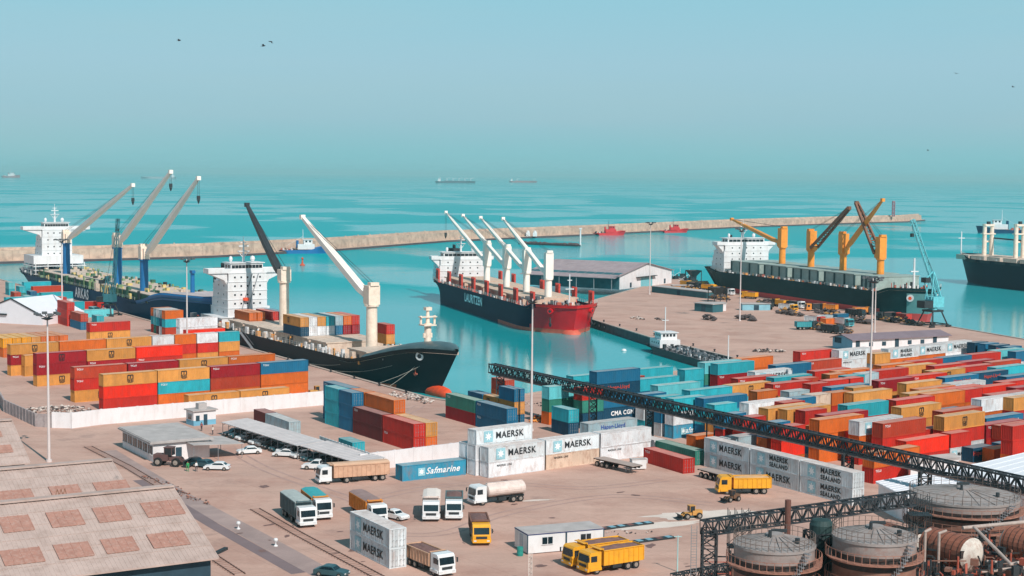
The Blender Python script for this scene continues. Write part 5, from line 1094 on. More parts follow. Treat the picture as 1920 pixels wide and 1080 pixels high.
# ------------------------------------------------------------------ tanks
TR=mat('tank_roof_grey',(150,142,140),rough=.8,var=.14,scale=.5,dirt=(128,100,86),dirtamt=.6)
TS=mat('tank_shell_rusted',(134,98,84),rough=.8,var=.2,scale=.6,dirt=(130,72,56),dirtamt=.75,stretch=(1,1,2.2))
TD=mat('tank_band_dark',(40,40,40),rough=.8,var=.4,scale=1,dirt=(104,62,46),dirtamt=.6,stretch=(1,1,3))
TGY=mat('tank_top_course',(146,134,130),rough=.7,var=.15,scale=.6,dirt=(140,90,76),dirtamt=.5,stretch=(1,1,2))
def tank(px,py,rp,zt,label,bands=5,group='round storage tanks'):
    c=G(px,py,zt); rr=rp*c.y/F; r=empty('storage_tank',(c.x,c.y,0),0,label,'tank'); n=64
    m=MB(); prof=[]; nb=bands*2; 
    for k in range(nb): 
        z0=zt*k/nb; z1=zt*(k+1)/nb; e=0.0 if k%2 else .06; m.lathe([(rr+e,z0),(rr+e,z1)],n,(2 if k==nb-1 else (0 if k in(nb-3,nb-5) else 1))); m.lathe([(rr,z1),(rr+.06,z1)],n,0)
    m.build('shell',[TS,TD,TGY],r)
    m=MB(); m.lathe([(rr+.12,zt-.25),(rr+.12,zt+.02),(rr-.1,zt+.05),(rr*.5,zt+.45),(.9,zt+.8),(.9,zt+1.0),(0,zt+1.05)],n)
    for k in range(20): a=2*math.pi*k/20; m.bar((math.cos(a)*(rr-.2),math.sin(a)*(rr-.2),zt+.1),(math.cos(a)*1.0,math.sin(a)*1.0,zt+.84),.07,.05)
    m.build('roof',TR,r); m=MB(); m.box((.8,rr*.5,zt+.8),(1.6,.35,.3),0,.1); m.cyl((-.6,-.8,zt+.7),(-.6,-.8,zt+1.5),.18,n=8); m.cyl((rr*.5,-rr*.4,zt+.4),(rr*.5,-rr*.4,zt+.9),.25,n=8); m.build('roof_hatch',DARKM,r)
    m=MB(); N=40; ra=rr+.05
    for k in range(N):
        a=2*math.pi*k/N;b=2*math.pi*(k+1)/N; p=Vector((ra*math.cos(a),ra*math.sin(a),zt)); q=Vector((ra*math.cos(b),ra*math.sin(b),zt)); m.bar(p,p+Vector((0,0,1.05)),.05)
        for h in(.55,1.05): m.bar(p+Vector((0,0,h)),q+Vector((0,0,h)),.04)
    m.build('railing',mat('rusty_rail',(104,90,84),rough=.7,var=.2),r)
    for j,z in enumerate([zt*.86,zt*.68,zt*.5,zt*.3]):
        m=MB(); ro=rr+.75
        vs=[]; 
        for k in range(n): a=2*math.pi*k/n; vs+=[(math.cos(a)*rr*1.0,math.sin(a)*rr*1.0,z),(math.cos(a)*ro,math.sin(a)*ro,z),(math.cos(a)*ro,math.sin(a)*ro,z-.14),(math.cos(a)*rr,math.sin(a)*rr,z-.14)]
        m.add(vs,[(k*4+i,k*4+(i+1)%4,((k+1)%n)*4+(i+1)%4,((k+1)%n)*4+i) for k in range(n) for i in range(4)])
        for k in range(N):
            a=2*math.pi*k/N;b=2*math.pi*(k+1)/N; p=Vector((ro*math.cos(a),ro*math.sin(a),z)); q=Vector((ro*math.cos(b),ro*math.sin(b),z)); m.bar(p,p+Vector((0,0,1)),.05); m.bar(p+Vector((0,0,1)),q+Vector((0,0,1)),.05)
        m.build('walkway',mat('rosy_rusted_walkway',(158,112,96),rough=.8,var=.2,scale=1.2,dirt=(110,60,48),dirtamt=.6),r)
    # spiral stair
    m=MB()
    for k in range(46):
        a=math.pi*1.05+k*.045; z=zt*k/46; m.box(((rr+.55)*math.cos(a),(rr+.55)*math.sin(a),z+.1),(.9,.3,.07),0,a)
    for k in range(46):
        a=math.pi*1.05+k*.045; z=zt*k/46; p=Vector(((rr+1)*math.cos(a),(rr+1)*math.sin(a),z)); m.bar(p,p+Vector((0,0,1)),.04)
    m.build('stair',STEEL,r); return c,rr
t1=tank(1808,928,101,10.8,'largest round storage tank with grey cone roof and rusty shell by the gantry crossing')
t2=tank(1640,1003,78,14.5,'middle round storage tank with railed grey roof, nearest the bottom edge')
t3=tank(1452,1018,76,13.8,'leftmost round storage tank with dusty roof beside the gantry tower')
# dark process tower between tanks, stack, pipes, horizontal vessels
p=G(1540,990,14); r=empty('process_tower',(p.x,p.y,0),R(20),'dark green-black steel process tower standing between the left and middle tanks','tower')
DKG2=mat('process_dark_green',(38,62,62),rough=.7,var=.3,scale=.8)
m=MB(); m.truss((0,0,0),(0,0,13.6),2.6,2.6,8,.16); m.build('frame',DARKM,r); m=MB(); m.cyl((0,0,6),(0,0,14.4),1.25,1.25,20); m.lathe([(1.25,14.4),(1.0,14.9),(0,15.1)],20); m.build('vessel',DKG2,r,smooth=False)
for z in(4,8,12): m=MB(); m.box((0,0,z),(3.6,3.6,.12)); m.build('platform',DKG2,r)
p=G(1476,1075,8); m=MB(); b=G(1476,1010,11.5); m.cyl((b.x,b.y,0),(b.x,b.y,15.8),.34,.34,12); tag(m.build('exhaust_stack',mat('brown_stack',(112,72,62),rough=.7,var=.2)),'thin brown steel stack in front of the leftmost tank','stack')
VES=mat('vessel_rust_brown',(150,92,72),rough=.7,var=.2,scale=.8,dirt=(90,60,52),dirtamt=.6); VE2=mat('vessel_end_grey',(206,196,186),rough=.6,var=.15,scale=.8,dirt=(150,90,70),dirtamt=.5)
def hvessel(px0,py0,px1,py1,z,rad,label):
    a=G(px0,py0,z);b=G(px1,py1,z); r=empty('pressure_vessel',(a.x,a.y,0),0,label,'vessel'); d=(b-a); u=d.normalized(); s=Vector((-u.y,u.x,0)); m=MB(); z0=Vector((0,0,z)); n=24
    def ring(off,rr): return [tuple(u*off+z0+s*(rr*math.cos(2*math.pi*k/n))+Vector((0,0,rr*math.sin(2*math.pi*k/n)))) for k in range(n)]
    prf=[(-.9,.05),(-.7,.5),(-.3,.85),(0,1),(d.length,1),(d.length+.3,.85),(d.length+.7,.5),(d.length+.9,.05)]
    vs=[]; 
    for o_,f in prf: vs+=ring(o_,f*rad)
    for j in range(len(prf)-1): m.f+=[(j*n+k,j*n+(k+1)%n,(j+1)*n+(k+1)%n,(j+1)*n+k) for k in range(n)]; m.m+=[0 if j==3 else 1]*n
    m.v=vs; m.build('shell',[VES,VE2],r)
    m=MB()
    for k in range(7): 
        o_=d.length*(k+.5)/7; R1=ring(o_-.04,rad+.05);R2=ring(o_+.04,rad+.05); m.add(R1+R2,[(i,(i+1)%n,n+(i+1)%n,n+i) for i in range(n)])
    m.build('band',TD,r)
    for f in(.2,.8):
        m=MB(); c=u*d.length*f; m.box((c.x,c.y,(z-rad)/2),(.5,rad*1.6,z-rad+.6),0,math.atan2(u.y,u.x)); m.build('saddle',GRM,r)
    return r
hvessel(1745,1018,1822,1040,9,1.9,'rust-banded horizontal pressure vessel with pale end below the largest tank')
hvessel(1660,1000,1730,1020,7.5,1.4,'brown horizontal vessel partly hidden left of the banded vessel')
hvessel(1893,1015,1960,1030,9.5,1.8,'rust horizontal vessel cut by the right edge')
PIPE=mat('grey_lagged_pipe',(176,160,152),rough=.5,var=.15,scale=1,dirt=(150,100,80),dirtamt=.4)
def pipe(pts,rad,label,m_=None,cat='pipe'):
    m=MB(); P=[Vector(p) for p in pts]
    for a,b in zip(P[:-1],P[1:]): m.cyl(a,b,rad,n=10)
    for p in P[1:-1]: m.lathe([(0,p.z-rad*1.15),(rad*.8,p.z-rad*.8),(rad*1.15,p.z),(rad*.8,p.z+rad*.8),(0,p.z+rad*1.15)],10,0,(p.x,p.y))
    return tag(m.build('process_pipe',m_ or PIPE),label,cat)
def v(px,py,z): return G(px,py,z)
a=v(1730,995,11.5); b=v(1737,1000,11.0)
pipe([v(1745,992,11.6),v(1735,997,11.4),(v(1735,997,11.4).x,v(1735,997,11.4).y,0)],.16,'grey vertical pipe bending over left of the banded vessel')
q=v(1761,1000,11.2); pipe([v(1775,995,11.5),q,(q.x,q.y,0)],.16,'second grey vertical pipe close to the banded vessel')
pipe([v(1826,988,11.5),v(1895,1058,9.0),v(1930,1052,9.0)],.2,'pale diagonal pipe crossing right of the banded vessel')
pipe([v(1805,990,11),v(1930,978,11)],.22,'long pale horizontal pipe under the largest tank')
pipe([v(1850,1052,8.5),v(1930,1060,8.2)],.14,'thin pale pipe low at the right edge')
pipe([v(1835,1072,8),v(1930,1064,8)],.2,'lower pale pipe running to the right edge')
random.seed(12); m=MB()
c1=v(1750,1060,4)
for k in range(620):
    px=random.uniform(1700,1925); py=random.uniform(1000,1105); z=random.uniform(4.5,9.5); p=v(px,py,z); s=random.uniform(.15,.7)
    q=random.random(); mi=random.choice([0,0,1,2,3])
    if q<.4: m.box(tuple(p),(s,s*random.uniform(.3,2),s*random.uniform(.5,2)),mi,random.uniform(0,1.5))
    elif q<.8: m.bar(p,p+Vector((random.choice([0,0,random.uniform(-3,3)]),random.uniform(-1.5,1.5),random.choice([0,random.uniform(-3,-1)]))),.1+.1*random.random(),mi=mi)
    else: m.cyl(p,(p.x,p.y,p.z-random.uniform(1,4)),.12,n=6,mi=mi)
tag(m.build('pipework',[DARKM,TD,RUST,TS]),'tangle of dark valves and rusty pipework below the tanks','pipework',kind='stuff')
struct_g=MB()
# steel rack floor that carries the pipework
m=MB(); 
for (p0,p1,z) in (((1690,1040),(1925,1075),3.5),((1690,1005),(1925,1030),7.0)):
    A=v(*p0,z);B=v(*p1,z)
    for o_ in(0,1.4,2.8): m.bar(A+Vector((0,o_,0)),B+Vector((0,o_,0)),.2)
    for k in range(9):
        q=A+(B-A)*(k/8); m.bar(q,q+Vector((0,2.8,0)),.14); m.bar(q,(q.x,q.y,0),.18); m.bar(q+Vector((0,2.8,0)),(q.x,q.y+2.8,0),.18)
tag(m.build('pipe_rack',DARKM),'dark steel pipe rack frame beneath the round tanks','pipe rack')
# ------------------------------------------------------------------ long truss gantries
TRM=mat('gantry_dark_steel',(42,50,56),rough=.7,var=.25,scale=.6,dirt=(90,70,66),dirtamt=.4)
A=G(922,690,8.1);B=G(1938,913,8.1)
r=empty('conveyor_gantry',(A.x,A.y,0),0,'long dark lattice conveyor gantry running from the basin corner to the largest tank','gantry'); o0=Vector((A.x,A.y,0))
m=MB(); m.truss(A-o0,B-o0,1.6,1.9,120,.17); m.bar(A-o0-Vector((0,0,.9)),B-o0-Vector((0,0,.75)),.8,.12); m.build('truss',TRM,r)
m=MB(); d=(B-A).normalized(); m.bar(A-o0+Vector((0,-.95,-1.3)),B-o0+Vector((0,-.95,-1.3)),.16,.22); m.build('walkway',mat('walkway_rosy_steel',(150,132,128),rough=.7),r)
for px,w in((938,1.6),(1027,1.6),(1112,1.5),(1218,1.4),(1333,1.4),(1590,1.5),(1735,1.5)):
    s=solve(lambda s:PR(tuple(A+(B-A)*s))[0]-px,0,1); c=A+(B-A)*s-o0; m=MB()
    if px!=1333: m.truss((c.x,c.y,0),(c.x,c.y,7.1),w,w,6,.15)
    else:
        for q in(-.7,.7): m.bar((c.x+q,c.y,0),(c.x+q,c.y,7.1),.22); 
    m.build('leg',TRM,r)
A2=G(1318,990,13.2);B2_=G(1712,934,14.4); r=empty('conveyor_gantry',(A2.x,A2.y,0),0,'short lattice gantry from the square tower across to the largest tank','gantry'); o0=Vector((A2.x,A2.y,0))
m=MB(); m.truss(A2-o0,B2_-o0,1.2,1.5,34,.11); m.build('truss',TRM,r); m=MB(); m.truss(Vector((.75,.3,0)),Vector((.75,.3,13.0)),1.5,1.5,13,.11); m.build('tower',TRM,r)
m=MB(); m.bar(Vector((-1.2,.3,0)),Vector((-1.2,.3,13.4)),.07); m.bar(Vector((-.6,.3,0)),Vector((-.6,.3,13.4)),.07)
for k in range(44): m.bar(Vector((-1.2,.3,k*.3)),Vector((-.6,.3,k*.3)),.04)
m.build('ladder',STEEL,r)
C0=G(1712,934,14.4); C1=G(1935,905,13.0)
# ------------------------------------------------------------------ light masts
MP=mat('mast_pale_paint',(214,202,200),rough=.5,var=.06)
def mast(px,py,ptop,label,z0=0,arms=6,rad=.28,base_px=None):
    p=G(px,py,z0); zt=AT(px,ptop,p.y).z; r=empty('light_mast',(p.x,p.y,z0),0,label,'light mast','tall harbour light masts')
    m=MB(); m.cyl((0,0,0),(0,0,zt-z0),rad,rad*.45,14); m.cyl((0,0,0),(0,0,.4),rad*1.8,n=14); m.build('pole',MP,r)
    m=MB(); h=zt-z0
    m.lathe([(rad*.5,h-1.0),(1.0,h-.7),(1.0,h-.6),(rad*.5,h-.5)],14)
    for k in range(arms): a=2*math.pi*k/arms; m.bar((0,0,h-.6),(1.9*math.cos(a),1.9*math.sin(a),h+.1),.12)
    m.build('lamp_ring',DARKM,r)
    for k in range(arms):
        a=2*math.pi*k/arms; m=MB(); m.box((2.0*math.cos(a),2.0*math.sin(a),h+.15),(.55,.8,.45),0,a); m.build('lamp',mat('lamp_grey',(90,94,98),rough=.5),r)
    return r
mast(92,866,590,'white light mast standing among the near warehouse roofs at the left'); mast(117,603,450,'light mast in front of the dark blue ship deckhouse'); mast(351,668,486,'light mast beside the stern of the black ship',arms=6)
mast(996,808,560,'light mast beside the topmost lettered container'); mast(1218,552,418,'light mast in front of the pier shed gable',rad=.26); mast(1387,602,430,'light mast in front of the green bulk carrier deckhouse',rad=.26)
mast(1630,785,522,'nearer of two close light masts in the right yard'); mast(1640,624,526,'farther of two close light masts, behind the dark-roofed building',rad=.26)
p=G(1270,1072); m=MB(); m.cyl((p.x,p.y,0),(p.x,p.y,AT(1264,1004,p.y).z),.10,.07,8); m.bar((p.x-.5,p.y,AT(1264,1006,p.y).z),(p.x+.5,p.y,AT(1264,1006,p.y).z),.1); tag(m.build('lamp_post',mat('pale_teal_post',(170,205,205),rough=.5)),'slim pale teal post left of the gantry tower','post')
A=G(994,1095,0); zt=AT(994,1038,A.y).z; m=MB(); m.truss((A.x,A.y,0),(A.x,A.y,zt),.45,.45,12,.05); tag(m.build('lattice_post',mat('pale_lattice',(214,200,192))),'thin pale lattice post in front of the site cabins','post')
# small white ball bollards by the road
for k,(px,py,lab) in enumerate(((447,992,'small white ball-topped post beside the road, the farther one'),(517,1024,'small white ball-topped post beside the road, the nearer one'))):
    p=G(px,py); m=MB(); m.lathe([(0,0),(.3,0),(.26,.12),(.08,.24),(.08,.55),(.24,.66),(.32,.86),(.24,1.08),(0,1.15)],14,0,(p.x,p.y)); tag(m.build('ball_post',WHITE),lab,'post')
# ------------------------------------------------------------------ road, rails and painted strips
RD=mat('worn_road_asphalt',(158,136,132),rough=.95,var=.12,scale=.1,dirt=(190,164,156),dirtamt=.5,worldc=True)
def strip(pts,w,z,name,m_,kind='structure'):
    m=MB(); P=[Vector((p[0],p[1],0)) for p in pts]; vs=[]
    for i,p in enumerate(P):
        d=(P[min(i+1,len(P)-1)]-P[max(i-1,0)]).normalized(); n=Vector((-d.y,d.x,0)); vs+=[tuple(p+n*w/2+Vector((0,0,z))),tuple(p-n*w/2+Vector((0,0,z)))]
    m.add(vs,[(2*i,2*i+1,2*i+3,2*i+2) for i in range(len(P)-1)]); o=m.build(name,m_); o['kind']=kind; return o
strip([G(200,845),G(330,925),G(470,1000),G(600,1072),G(700,1130)],3.4,.008,'road',RD)
strip([G(260,900),G(400,985),G(560,1075)],2.0,.012,'road',mat('road_dark_lane',(126,108,110),rough=.95,var=.12,scale=.2,worldc=True))
SLP=mat('buried_sleeper',(158,128,118),rough=.9,var=.2)
TRK=mat('rail_track_steel',(110,84,76),rough=.7,var=.2)
def rails_(pts,label):
    m=MB(); P=[Vector((p[0],p[1],.10)) for p in pts]
    for a,b in zip(P[:-1],P[1:]):
        d=(b-a).normalized(); n=Vector((-d.y,d.x,0))
        for s in(-.72,.72): m.bar(a+n*s,b+n*s,.10,.10)
        k=int((b-a).length/.9)
        for j in range(k): q=a+(b-a)*(j/k)-Vector((0,0,.05)); m.bar(q-n*1.0,q+n*1.0,.22,.05,1)
    tag(m.build('rail_track',[TRK,SLP]),label,'rail track')
rails_([G(165,838),G(240,876),G(300,912),G(345,928)],'old rail track curving past the office toward the near warehouses')
rails_([G(478,955),G(560,1002),G(640,1045),G(720,1088)],'old rail track along the road left of the stacked lettered pair')
rails_([G(385,1035),G(450,1078)],'short rail piece beside the near warehouse corner')
# pale spilled cargo dust
SP=mat('pale_dust_spill',(216,200,190),rough=.95,var=.08,scale=.3,worldc=True)
for px,py,rx,ry,a in ((1330,965,11,3.2,.2),(1230,985,8,2,.4),(720,1035,3,.7,.2),(1005,938,3,.6,.3)):
    c=G(px,py); m=MB(); n=30; m.v=[(c.x,c.y,.016)]+[(c.x+rx*math.cos(t)*math.cos(a)*(q)-ry*math.sin(t)*math.sin(a)*q,c.y+rx*math.cos(t)*math.sin(a)*q+ry*math.sin(t)*math.cos(a)*q,.013) for t,q in [(2*math.pi*k/n,random.uniform(.7,1.1)) for k in range(n)]]
    m.f=[(0,k+1,(k+1)%n+1) for k in range(n)]; m.m=[0]*n; o=m.build('cargo_dust',SP); o['kind']='structure'
# rubble heaps
RB=mat('pale_rubble',(200,186,178),rough=.95,var=.2,scale=1); RB2=mat('dark_rubble',(84,74,74),rough=.95,var=.2)
def heap(px,py,rx,ry,n,label,s0=.2,s1=.7,rot=0,mats=None,h=.8,name='rubble'):
    c=G(px,py); m=MB()
    for k in range(n):
        t=random.uniform(0,6.28);q=math.sqrt(random.random()); x=rx*q*math.cos(t);y=ry*q*math.sin(t); s=random.uniform(s0,s1); X=c.x+x*math.cos(rot)-y*math.sin(rot);Y=c.y+x*math.sin(rot)+y*math.cos(rot); z=h*(1-q)*random.random()
        m.add([(X+dx*s*random.uniform(.5,1),Y+dy*s*random.uniform(.5,1),z+max(0,dz+.7)*s*random.uniform(.5,.9)) for dx,dy,dz in((1,.2,0),(-.2,1,0),(-1,0,0),(0,-1,0),(0,0,.6),(0,0,-.7))],[(0,1,4),(1,2,4),(2,3,4),(3,0,4),(1,0,5),(2,1,5),(3,2,5),(0,3,5)],random.choice([0,0,0,1]))
    o=m.build(name,mats or [RB,RB2]); tag(o,label,'rubble',kind='stuff')
random.seed(9)
heap(108,770,7,5,230,'pale broken stone heap inside the left fence',.2,.6)
heap(770,747,10,3,120,'pale broken stones on the quay by the bow of the black ship',.2,.6,rot=hd1)
heap(1195,598,5,2,60,'pale stone heap on the pier edge',.2,.7,rot=hd2)
heap(1238,600,5,1.2,40,'dark scrap line on the pier edge',.2,.6,rot=hd2,mats=[RB2,RB])
heap(1012,790,2.4,1.6,60,'heap of orange and brown scrap by the light mast',.3,.7,mats=[mat('orange_scrap',(232,156,80)),mat('red_scrap',(150,60,50))],h=1.6)
heap(1440,660,5,1.5,60,'dark and white scrap beside the bunker tanker bow',.3,.8,mats=[RB2,RB])
heap(1290,812,8,2.2,90,'pale debris on the ground under the truss gantry',.15,.5,rot=-.9)
heap(1000,760,8,2,40,'dark scrap at the basin corner',.2,.5,mats=[RB2,RB])
# crane on the left quay and portal crane on the pier
def lattice_crane(px,py,zt_py,label,c,tipx,tipy,scale=1,hd=0,portal=True):
    p=G(px,py); r=empty('harbour_crane',(p.x,p.y,0),hd,label,'crane'); k=scale
    m=MB()
    for sx in(-1,1):
        for sy in(-1,1): m.bar((sx*4*k,sy*4*k,0),(sx*2.2*k,sy*2.2*k,5.5*k),.5*k); m.box((sx*4*k,sy*4*k,.4*k),(2.2*k,.8*k,.8*k))
    for s in(-1,1): m.bar((-4*k,s*4*k,1*k),(4*k,s*4*k,1*k),.35*k); m.bar((s*4*k,-4*k,1*k),(s*4*k,4*k,1*k),.35*k)
    m.box((0,0,5.8*k),(5.4*k,5.4*k,.7*k)); m.build('portal_base',DARKM,r)
    m=MB(); m.cyl((0,0,6.1*k),(0,0,7*k),1.6*k,n=16); m.box((.8*k,0,9*k),(5.2*k,4.2*k,3.8*k)); m.box((-3.6*k,0,8.2*k),(4.6*k,4.0*k,2.6*k),1); m.build('machine_house',[c,DARKM],r)
    m=MB(); top=Vector((-.5*k,0,20*k)); 
    for sy in(-1,1): m.bar((-2.4*k,sy*1.6*k,10*k),top+Vector((0,sy*.6*k,0)),.35*k); m.bar((2.4*k,sy*1.6*k,10.6*k),top+Vector((0,sy*.6*k,0)),.35*k)
    m.box((-3.8*k,0,17*k),(2.2*k,2.6*k,1.8*k),1); m.bar(top,(-4.6*k,0,16.8*k),.4*k); m.bar((-4.6*k,0,16.8*k),(-2.4*k,0,10*k),.3*k); m.build('tower_frame',[c,DARKM],r)
    wp=AT(tipx,tipy,p.y); tl=loc(r,(wp.x,wp.y,wp.z)); m=MB(); foot=Vector((2.6*k,0,10.4*k)); m.truss(foot,tl,1.3*k,1.3*k,16,.16*k); m.build('jib',c,r)
    m=MB(); m.bar(top,tl,.14*k); m.bar(tl,tl-Vector((0,0,5*k)),.08); m.box(tuple(tl-Vector((0,0,5.6*k))),(1*k,1*k,1.3*k)); m.build('hoist_rope',DARKM,r); return r
lattice_crane(1748,612,0,'teal portal crane with lattice jib on the pier by the green ship bow',mat('teal_crane_paint',(108,196,206),rough=.5,var=.15,scale=.6,dirt=(60,110,120),dirtamt=.4),1711,412,.95,hd=.5)
lattice_crane(204,592,0,'dark teal lattice-jib harbour crane on the quay beside the dark blue ship',mat('dark_teal_crane_paint',(54,110,120),rough=.5,var=.2,scale=.6),221,410,.7,hd=-.3)
# beacon tower on the breakwater, small light at the end
P=G(1678,418,WZ); zt=AT(1678,379,P.y+6).z; m=MB(); m.truss((P.x,P.y+9,5),(P.x,P.y+9,zt),2.6,2.6,8,.45); m.box((P.x,P.y+9,zt+.6),(3,3,1.6)); tag(m.build('beacon_tower',mat('beacon_rose_steel',(150,110,120),rough=.7)),'lattice beacon tower near the tip of the breakwater','beacon')
P=G(1088,461,WZ); m=MB(); m.cyl((P.x,P.y,WZ),(P.x,P.y,10),.7,.5,8); m.box((P.x,P.y,10.5),(2,2,1)); tag(m.build('channel_marker',WHITE),'white channel marker post at the pontoon end','marker')
P=G(567,498,WZ); m=MB(); m.lathe([(0,WZ-.5),(1.5,WZ-.3),(1.5,WZ+.5),(.6,WZ+1.2),(.35,WZ+3.5),(.9,WZ+4),(0,WZ+5)],14,0,(P.x,P.y)); tag(m.build('channel_buoy',mat('buoy_orange_red',(196,80,50))),'orange-red channel buoy floating off the breakwater','buoy')
for px,lab in((990,'left of two small white tank boxes on the breakwater'),(1003,'right of two small white tank boxes on the breakwater')):
    P=G(px,447,WZ); m=MB(); m.box((P.x,P.y+3,.6),(3.5,3,3.2)); m.lathe([(0,4),(1.2,3.6),(1.4,2.2)],10,0,(P.x,P.y+3)); tag(m.build('breakwater_hut',WHITE),lab,'hut')
P=G(1170,658,WZ); m=MB(); m.lathe([(0,WZ-.3),(.7,WZ-.2),(.8,WZ+.2),(.5,WZ+.6),(0,WZ+.7)],12,0,(P.x,P.y)); tag(m.build('mooring_buoy',WHITE),'small white mooring buoy floating in the basin','buoy')
# black tarpaulined heaps left edge of pier head, teal blocks row (barriers/warehouse foundations) on pier
def boxline(px,py,hd,L,w,h,c,label,cat='store',name='quay_store'):
    p=G(px,py); r=empty(name,(p.x,p.y,0),R(hd),label,cat); m=MB(); m.bx(0,L,0,w,0,h); m.build('wall',c,r); m=MB(); m.bx(-.3,L+.3,-.3,w+.3,h,h+.25); m.build('roof',GRM,r); 
    m=MB(); m.box((L*.5,-.04,h*.45),(min(2,L*.3),.1,h*.8)); m.build('door',DKW,r); return r
boxline(1222,548,-58,38,6,2.6,mat('teal_store_wall',(52,96,104),rough=.8,var=.2,scale=.4),'long low teal store on the pier right of the shed')
boxline(1302,583,-48,9,6,3.0,TEW,'teal store block with pale end on the pier'); boxline(1323,583,8,8,5,2.8,WW,'white store with flat roof on the pier beside the light mast')
boxline(1392,582,8,11,4,2.4,mat('pale_blue_store',(130,180,196),rough=.7),'pale blue store on the pier right of the light mast'); boxline(1262,545,8,9,4,2.2,mat('orange_store',(214,150,90),rough=.8),'orange-brown store on the pier behind the teal store')

random.seed(44)
OC=[RB2,mat('ochre_plant',(176,126,70),rough=.7,var=.2),mat('dark_teal_plant',(36,60,66),rough=.8,var=.2)]
for px,py,rx,ry,n,lab in((1290,545,9,3,90,'ochre and dark cargo heap at the pier head behind the teal store'),(1345,560,10,3,90,'ochre and dark scrap left of the pier light mast'),(1450,572,12,2.5,110,'ochre and black scrap along the green hull'),(1480,590,9,2,70,'dark gear heap before the green ship midships'),(1556,590,10,2,80,'dark gear heap right of midships of the green ship'),(1535,618,7,3,110,'black machinery heap in open ground, left'),(1572,622,7,3,120,'black machinery heap in open ground, right'),(1610,605,8,2,70,'dark gear heap at the foot of the twin masts'),(1690,606,12,2,90,'dark gear heap under the green bow'),(1400,600,6,1.5,40,'dark bars on the ground below the pier light mast'),(1330,600,5,1,30,'black plates on the ground before the white store')):
    heap(px,py,rx,ry,n,lab,.5,1.6,rot=hd3,mats=OC if n>60 else [RB2,RB2],h=2.2,name='cargo_heap')
for px,py,hd_ in((1262,533,30),(1275,528,10)):
    tug(px,py,hd_,14,HS,DARKM,'small dark workboat beside the pier head, '+('left one' if px==1262 else 'right one'),'workboat','workboat')
# cable strips and oil marks on the apron
for k in range(26):
    px=random.uniform(420,1300);py=random.uniform(900,1070); c=G(px,py); m=MB(); n=14; rx=random.uniform(.3,1.3); ry=rx*random.uniform(.3,.8); a=random.uniform(0,3)
    m.v=[(c.x,c.y,.02)]+[(c.x+rx*math.cos(t)*math.cos(a)*q-ry*math.sin(t)*math.sin(a)*q,c.y+rx*math.cos(t)*math.sin(a)*q+ry*math.sin(t)*math.cos(a)*q,.02) for t,q in [(2*math.pi*j/n,random.uniform(.6,1.2)) for j in range(n)]]
    m.f=[(0,j+1,(j+1)%n+1) for j in range(n)]; m.m=[0]*n; o=m.build('oil_stain',mat('oil_stain',(122,92,86),rough=.7,var=.2)); o['kind']='structure'

# dense pipework round the tank feet
random.seed(77); m=MB()
for k in range(520):
    px=random.choice([random.uniform(1365,1400),random.uniform(1520,1570),random.uniform(1700,1745),random.uniform(1365,1920),random.uniform(1690,1920)]); py=random.uniform(1030,1130); z=random.uniform(1,9 if py<1080 else 6); p=v(px,py,z); s=random.uniform(.12,.5); q=random.random(); mi=random.choice([0,0,0,1,2,3])
    if any((p.x-c.x)**2+(p.y-c.y)**2<(rr+1)**2 for c,rr in(t1,t2,t3)): continue
    if q<.25: m.box(tuple(p),(s,s*random.uniform(.5,2),s*random.uniform(.5,2)),mi,random.uniform(0,1.5))
    elif q<.75: 
        dq_=random.choice([Vector((random.uniform(-5,5),0,0)),Vector((0,random.uniform(-4,4),0)),Vector((0,0,-z)),Vector((0,0,-z))]); m.bar(p,p+dq_,.08+.1*random.random(),mi=mi)
    else: m.cyl(p,(p.x,p.y,0),.14,n=6,mi=mi)
tag(m.build('pipework',[DARKM,TD,RUST,TS]),'dark rusty pipes and frames crowded round the feet of the tanks','pipework',kind='stuff')
for px,py,lab in((1385,1040,'dark steel scaffold left of the leftmost tank'),(1556,1045,'dark steel scaffold between the left and middle tanks'),(1722,1010,'dark steel scaffold between the middle and largest tanks')):
    p=G(px,py,8); m=MB()
    for i in range(4):
        for j in range(3): m.bar((p.x-1.2+i*.8,p.y-1+j,0),(p.x-1.2+i*.8,p.y-1+j,13.2),.07)
    for zz in range(1,13,2):
        for j in range(3): m.bar((p.x-1.3,p.y-1+j,zz),(p.x+1.4,p.y-1+j,zz),.07); m.bar((p.x-1.2,p.y-1+j,zz),(p.x+1.2,p.y-1+j,zz+2),.05)
        m.box((p.x,p.y,zz),(2.6,2.2,.06))
    tag(m.build('steel_scaffold',DARKM),lab,'scaffold')
a_,b_=v(1262,1085,3.5),v(1380,1062,3.5); m=MB(); m.truss(a_,b_,1.0,1.0,16,.08); m.bar(a_-Vector((0,0,.5)),(a_.x,a_.y,0),.15); m.bar(b_-Vector((0,0,.5)),(b_.x,b_.y,0),.15); tag(m.build('pipe_bridge',DARKM),'low dark pipe bridge at the bottom edge left of the tanks','pipe bridge')
